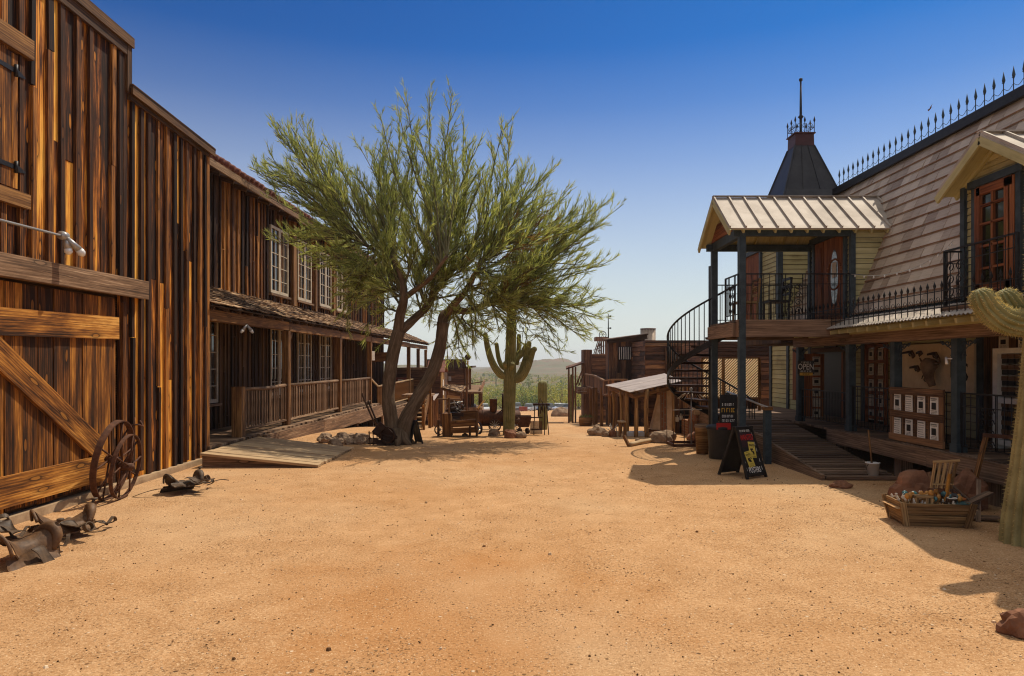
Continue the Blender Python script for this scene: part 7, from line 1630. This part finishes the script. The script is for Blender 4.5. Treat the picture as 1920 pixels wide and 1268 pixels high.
# ---------------------------------------------------------------- desert trees and scrub
def clump(mb, c, r, n, sz, flat=.8):
    c = V(c); cs = [(c + V((R.uniform(-.7, .7) * r, R.uniform(-.7, .7) * r, R.uniform(.1, 1.1) * r * flat)), r * R.uniform(.3, .6)) for _ in range(max(3, int(n / 30)))]
    for i in range(n):
        q, rr = R.choice(cs); d = rv().normalized(); p = q + d * rr * R.uniform(.6, 1.0) ** .5; p.z = max(p.z, c.z)
        u = rv().normalized(); v = u.cross(rv()).normalized(); e = sz * R.uniform(.5, 1.2)
        mb.add([p - u * e, p + v * e * .5, p + u * e, p - v * e * .5], [(0, 1, 2, 3)])
def dtree(x, Y, h, mat, label):
    c = V((px(x, Y), Y, gz(Y))); t = thing('desert_tree', label, 'tree', c, 'trees behind the parked cars'); mb = MB()
    for k in range(4): e = c + V((R.uniform(-.45, .45) * h, R.uniform(-.3, .3) * h, h * R.uniform(.5, .85))); q = cat([c + rv(.1), lerp(c, e, .5) + rv(.25), e], 4); mb.tube(q, rads([.16, .04], len(q)), 5)
    mb.build('trunk', M['bark'], t); mb = MB(); clump(mb, c + UP * h * .10, h * .62, 1500, .19, .72); mb.build('crown', M[mat], t)
dl = [(890, 190, 6.5, 'bush', 'pale olive tree behind the far porch'), (952, 172, 4.6, 'bush', 'low pale tree hidden behind the boiler pipe'), (1014, 168, 4.2, 'bushb', 'low dark bush behind the iron rack'), (1038, 190, 7.5, 'bushb', 'tall darker tree between the two pale ones left of the slim cactus'), (905, 175, 5.6, 'bush', 'pale green desert tree left of the smokestack'), (935, 185, 6.0, 'bushb', 'dark green desert tree behind the smokestack'), (972, 180, 5.2, 'bush', 'pale desert tree right behind the saguaro trunk'), (988, 170, 5.6, 'bushb', 'dark desert tree behind the silver car'), (1004, 185, 6.4, 'bush', 'olive desert tree left of the single column cactus'), (1026, 172, 6.2, 'bush', 'wide pale desert tree right of the single column cactus'), (1050, 165, 8.4, 'bush', 'tall pale olive tree by the slim cactus'), (1070, 178, 8.0, 'bush', 'tall desert tree half hidden by the far awning'), (1085, 168, 6.5, 'bush', 'pale desert tree behind the far balcony stair')]
for a in dl: dtree(*a)
mb1, mb2 = MB(), MB()
for i in range(380):
    Y = 182 + 560 * R.random() ** 2.0; x = R.uniform(850, 1130) if R.random() < .8 else R.uniform(560, 860)
    r = R.choice((1.2, 1.6, 2.2, 3.0, 4.2)) * R.uniform(.8, 1.2); clump(mb1 if R.random() < .7 else mb2, (px(x, Y), Y, dzf(px(x, Y), Y) - .3), r, int(300 if Y < 320 else 110), .20 + Y * .0006, .75)
o = solo(mb1, 'desert_scrub', M['bush'], 'pale olive desert scrub covering the plain beyond the cars', 'scrub'); o['kind'] = 'stuff'
o = solo(mb2, 'dark_scrub', M['bushb'], 'darker green shrubs mixed through the desert plain', 'scrub'); o['kind'] = 'stuff'
for k, (x, Y, h) in enumerate(((1082, 210, 6), (886, 260, 6.5), (902, 300, 7), (992, 240, 6), (1010, 330, 7), (966, 300, 7), (930, 380, 8))):
    x_ = px(x, Y); c = V((x_, Y, dzf(x_, Y))); mb = MB(); mb.tube([c, c + UP * h * .5, c + UP * h * .95, c + UP * h], [.28, .33, .3, .1], 8); mb.tube(cat([c + UP * h * .45, c + V((.9, 0, h * .5)), c + V((1.0, 0, h * .75))], 4), .2, 6)
    t = solo(mb, 'distant_saguaro', M['cactus'], 'distant dark saguaro standing in the desert scrub', 'cactus', 'distant saguaros in the scrub'); t.data.transform(Matrix.Translation(-c)); t.location = c
# bird
c = P(1745, 202, 16.5); bd2 = thing('small_bird', 'tiny bird gliding in the sky above the mansard roof', 'bird', c); mb = MB(); mb.tube([c + V((-.03, 0, -.05)), c, c + V((.02, 0, .05))], [.004, .018, .004], 6); mb.build('body', M['post'], bd2)
mb = MB(); mb.add([c, c + V((.04, .05, .05)), c + V((.05, .0, .10)), c + V((-.02, 0, .01))], [(0, 1, 2, 3)]); mb.add([c, c + V((-.05, .05, -.04)), c + V((-.05, .0, -.09)), c + V((.01, 0, -.02))], [(0, 1, 2, 3)]); mb.build('wings', M['post'], bd2)
# ---------------------------------------------------------------- the dusty air of the plain
hb = MB(); hb.add([V(p) for p in ((-3200, -40, -14), (3200, -40, -14), (3200, 3150, -14), (-3200, 3150, -14), (-3200, -40, 42), (3200, -40, 42), (3200, 3150, 42), (-3200, 3150, 42))], [(3, 2, 1, 0), (4, 5, 6, 7), (0, 1, 5, 4), (1, 2, 6, 5), (2, 3, 7, 6), (3, 0, 4, 7)])
hm = bpy.data.materials.new('haze_air'); hm.use_nodes = True; ht = hm.node_tree; ht.nodes.clear()
ho = ht.nodes.new('ShaderNodeOutputMaterial'); pv = ht.nodes.new('ShaderNodeVolumePrincipled'); pv.inputs['Color'].default_value = (.93, .95, 1.0, 1); pv.inputs['Density'].default_value = .00030; pv.inputs['Anisotropy'].default_value = .3
ht.links.new(pv.outputs[0], ho.inputs['Volume'])
hz = hb.build('haze', hm); hz['kind'] = 'stuff'; tag(hz, 'pale dusty air over the street and the desert plain', 'haze')
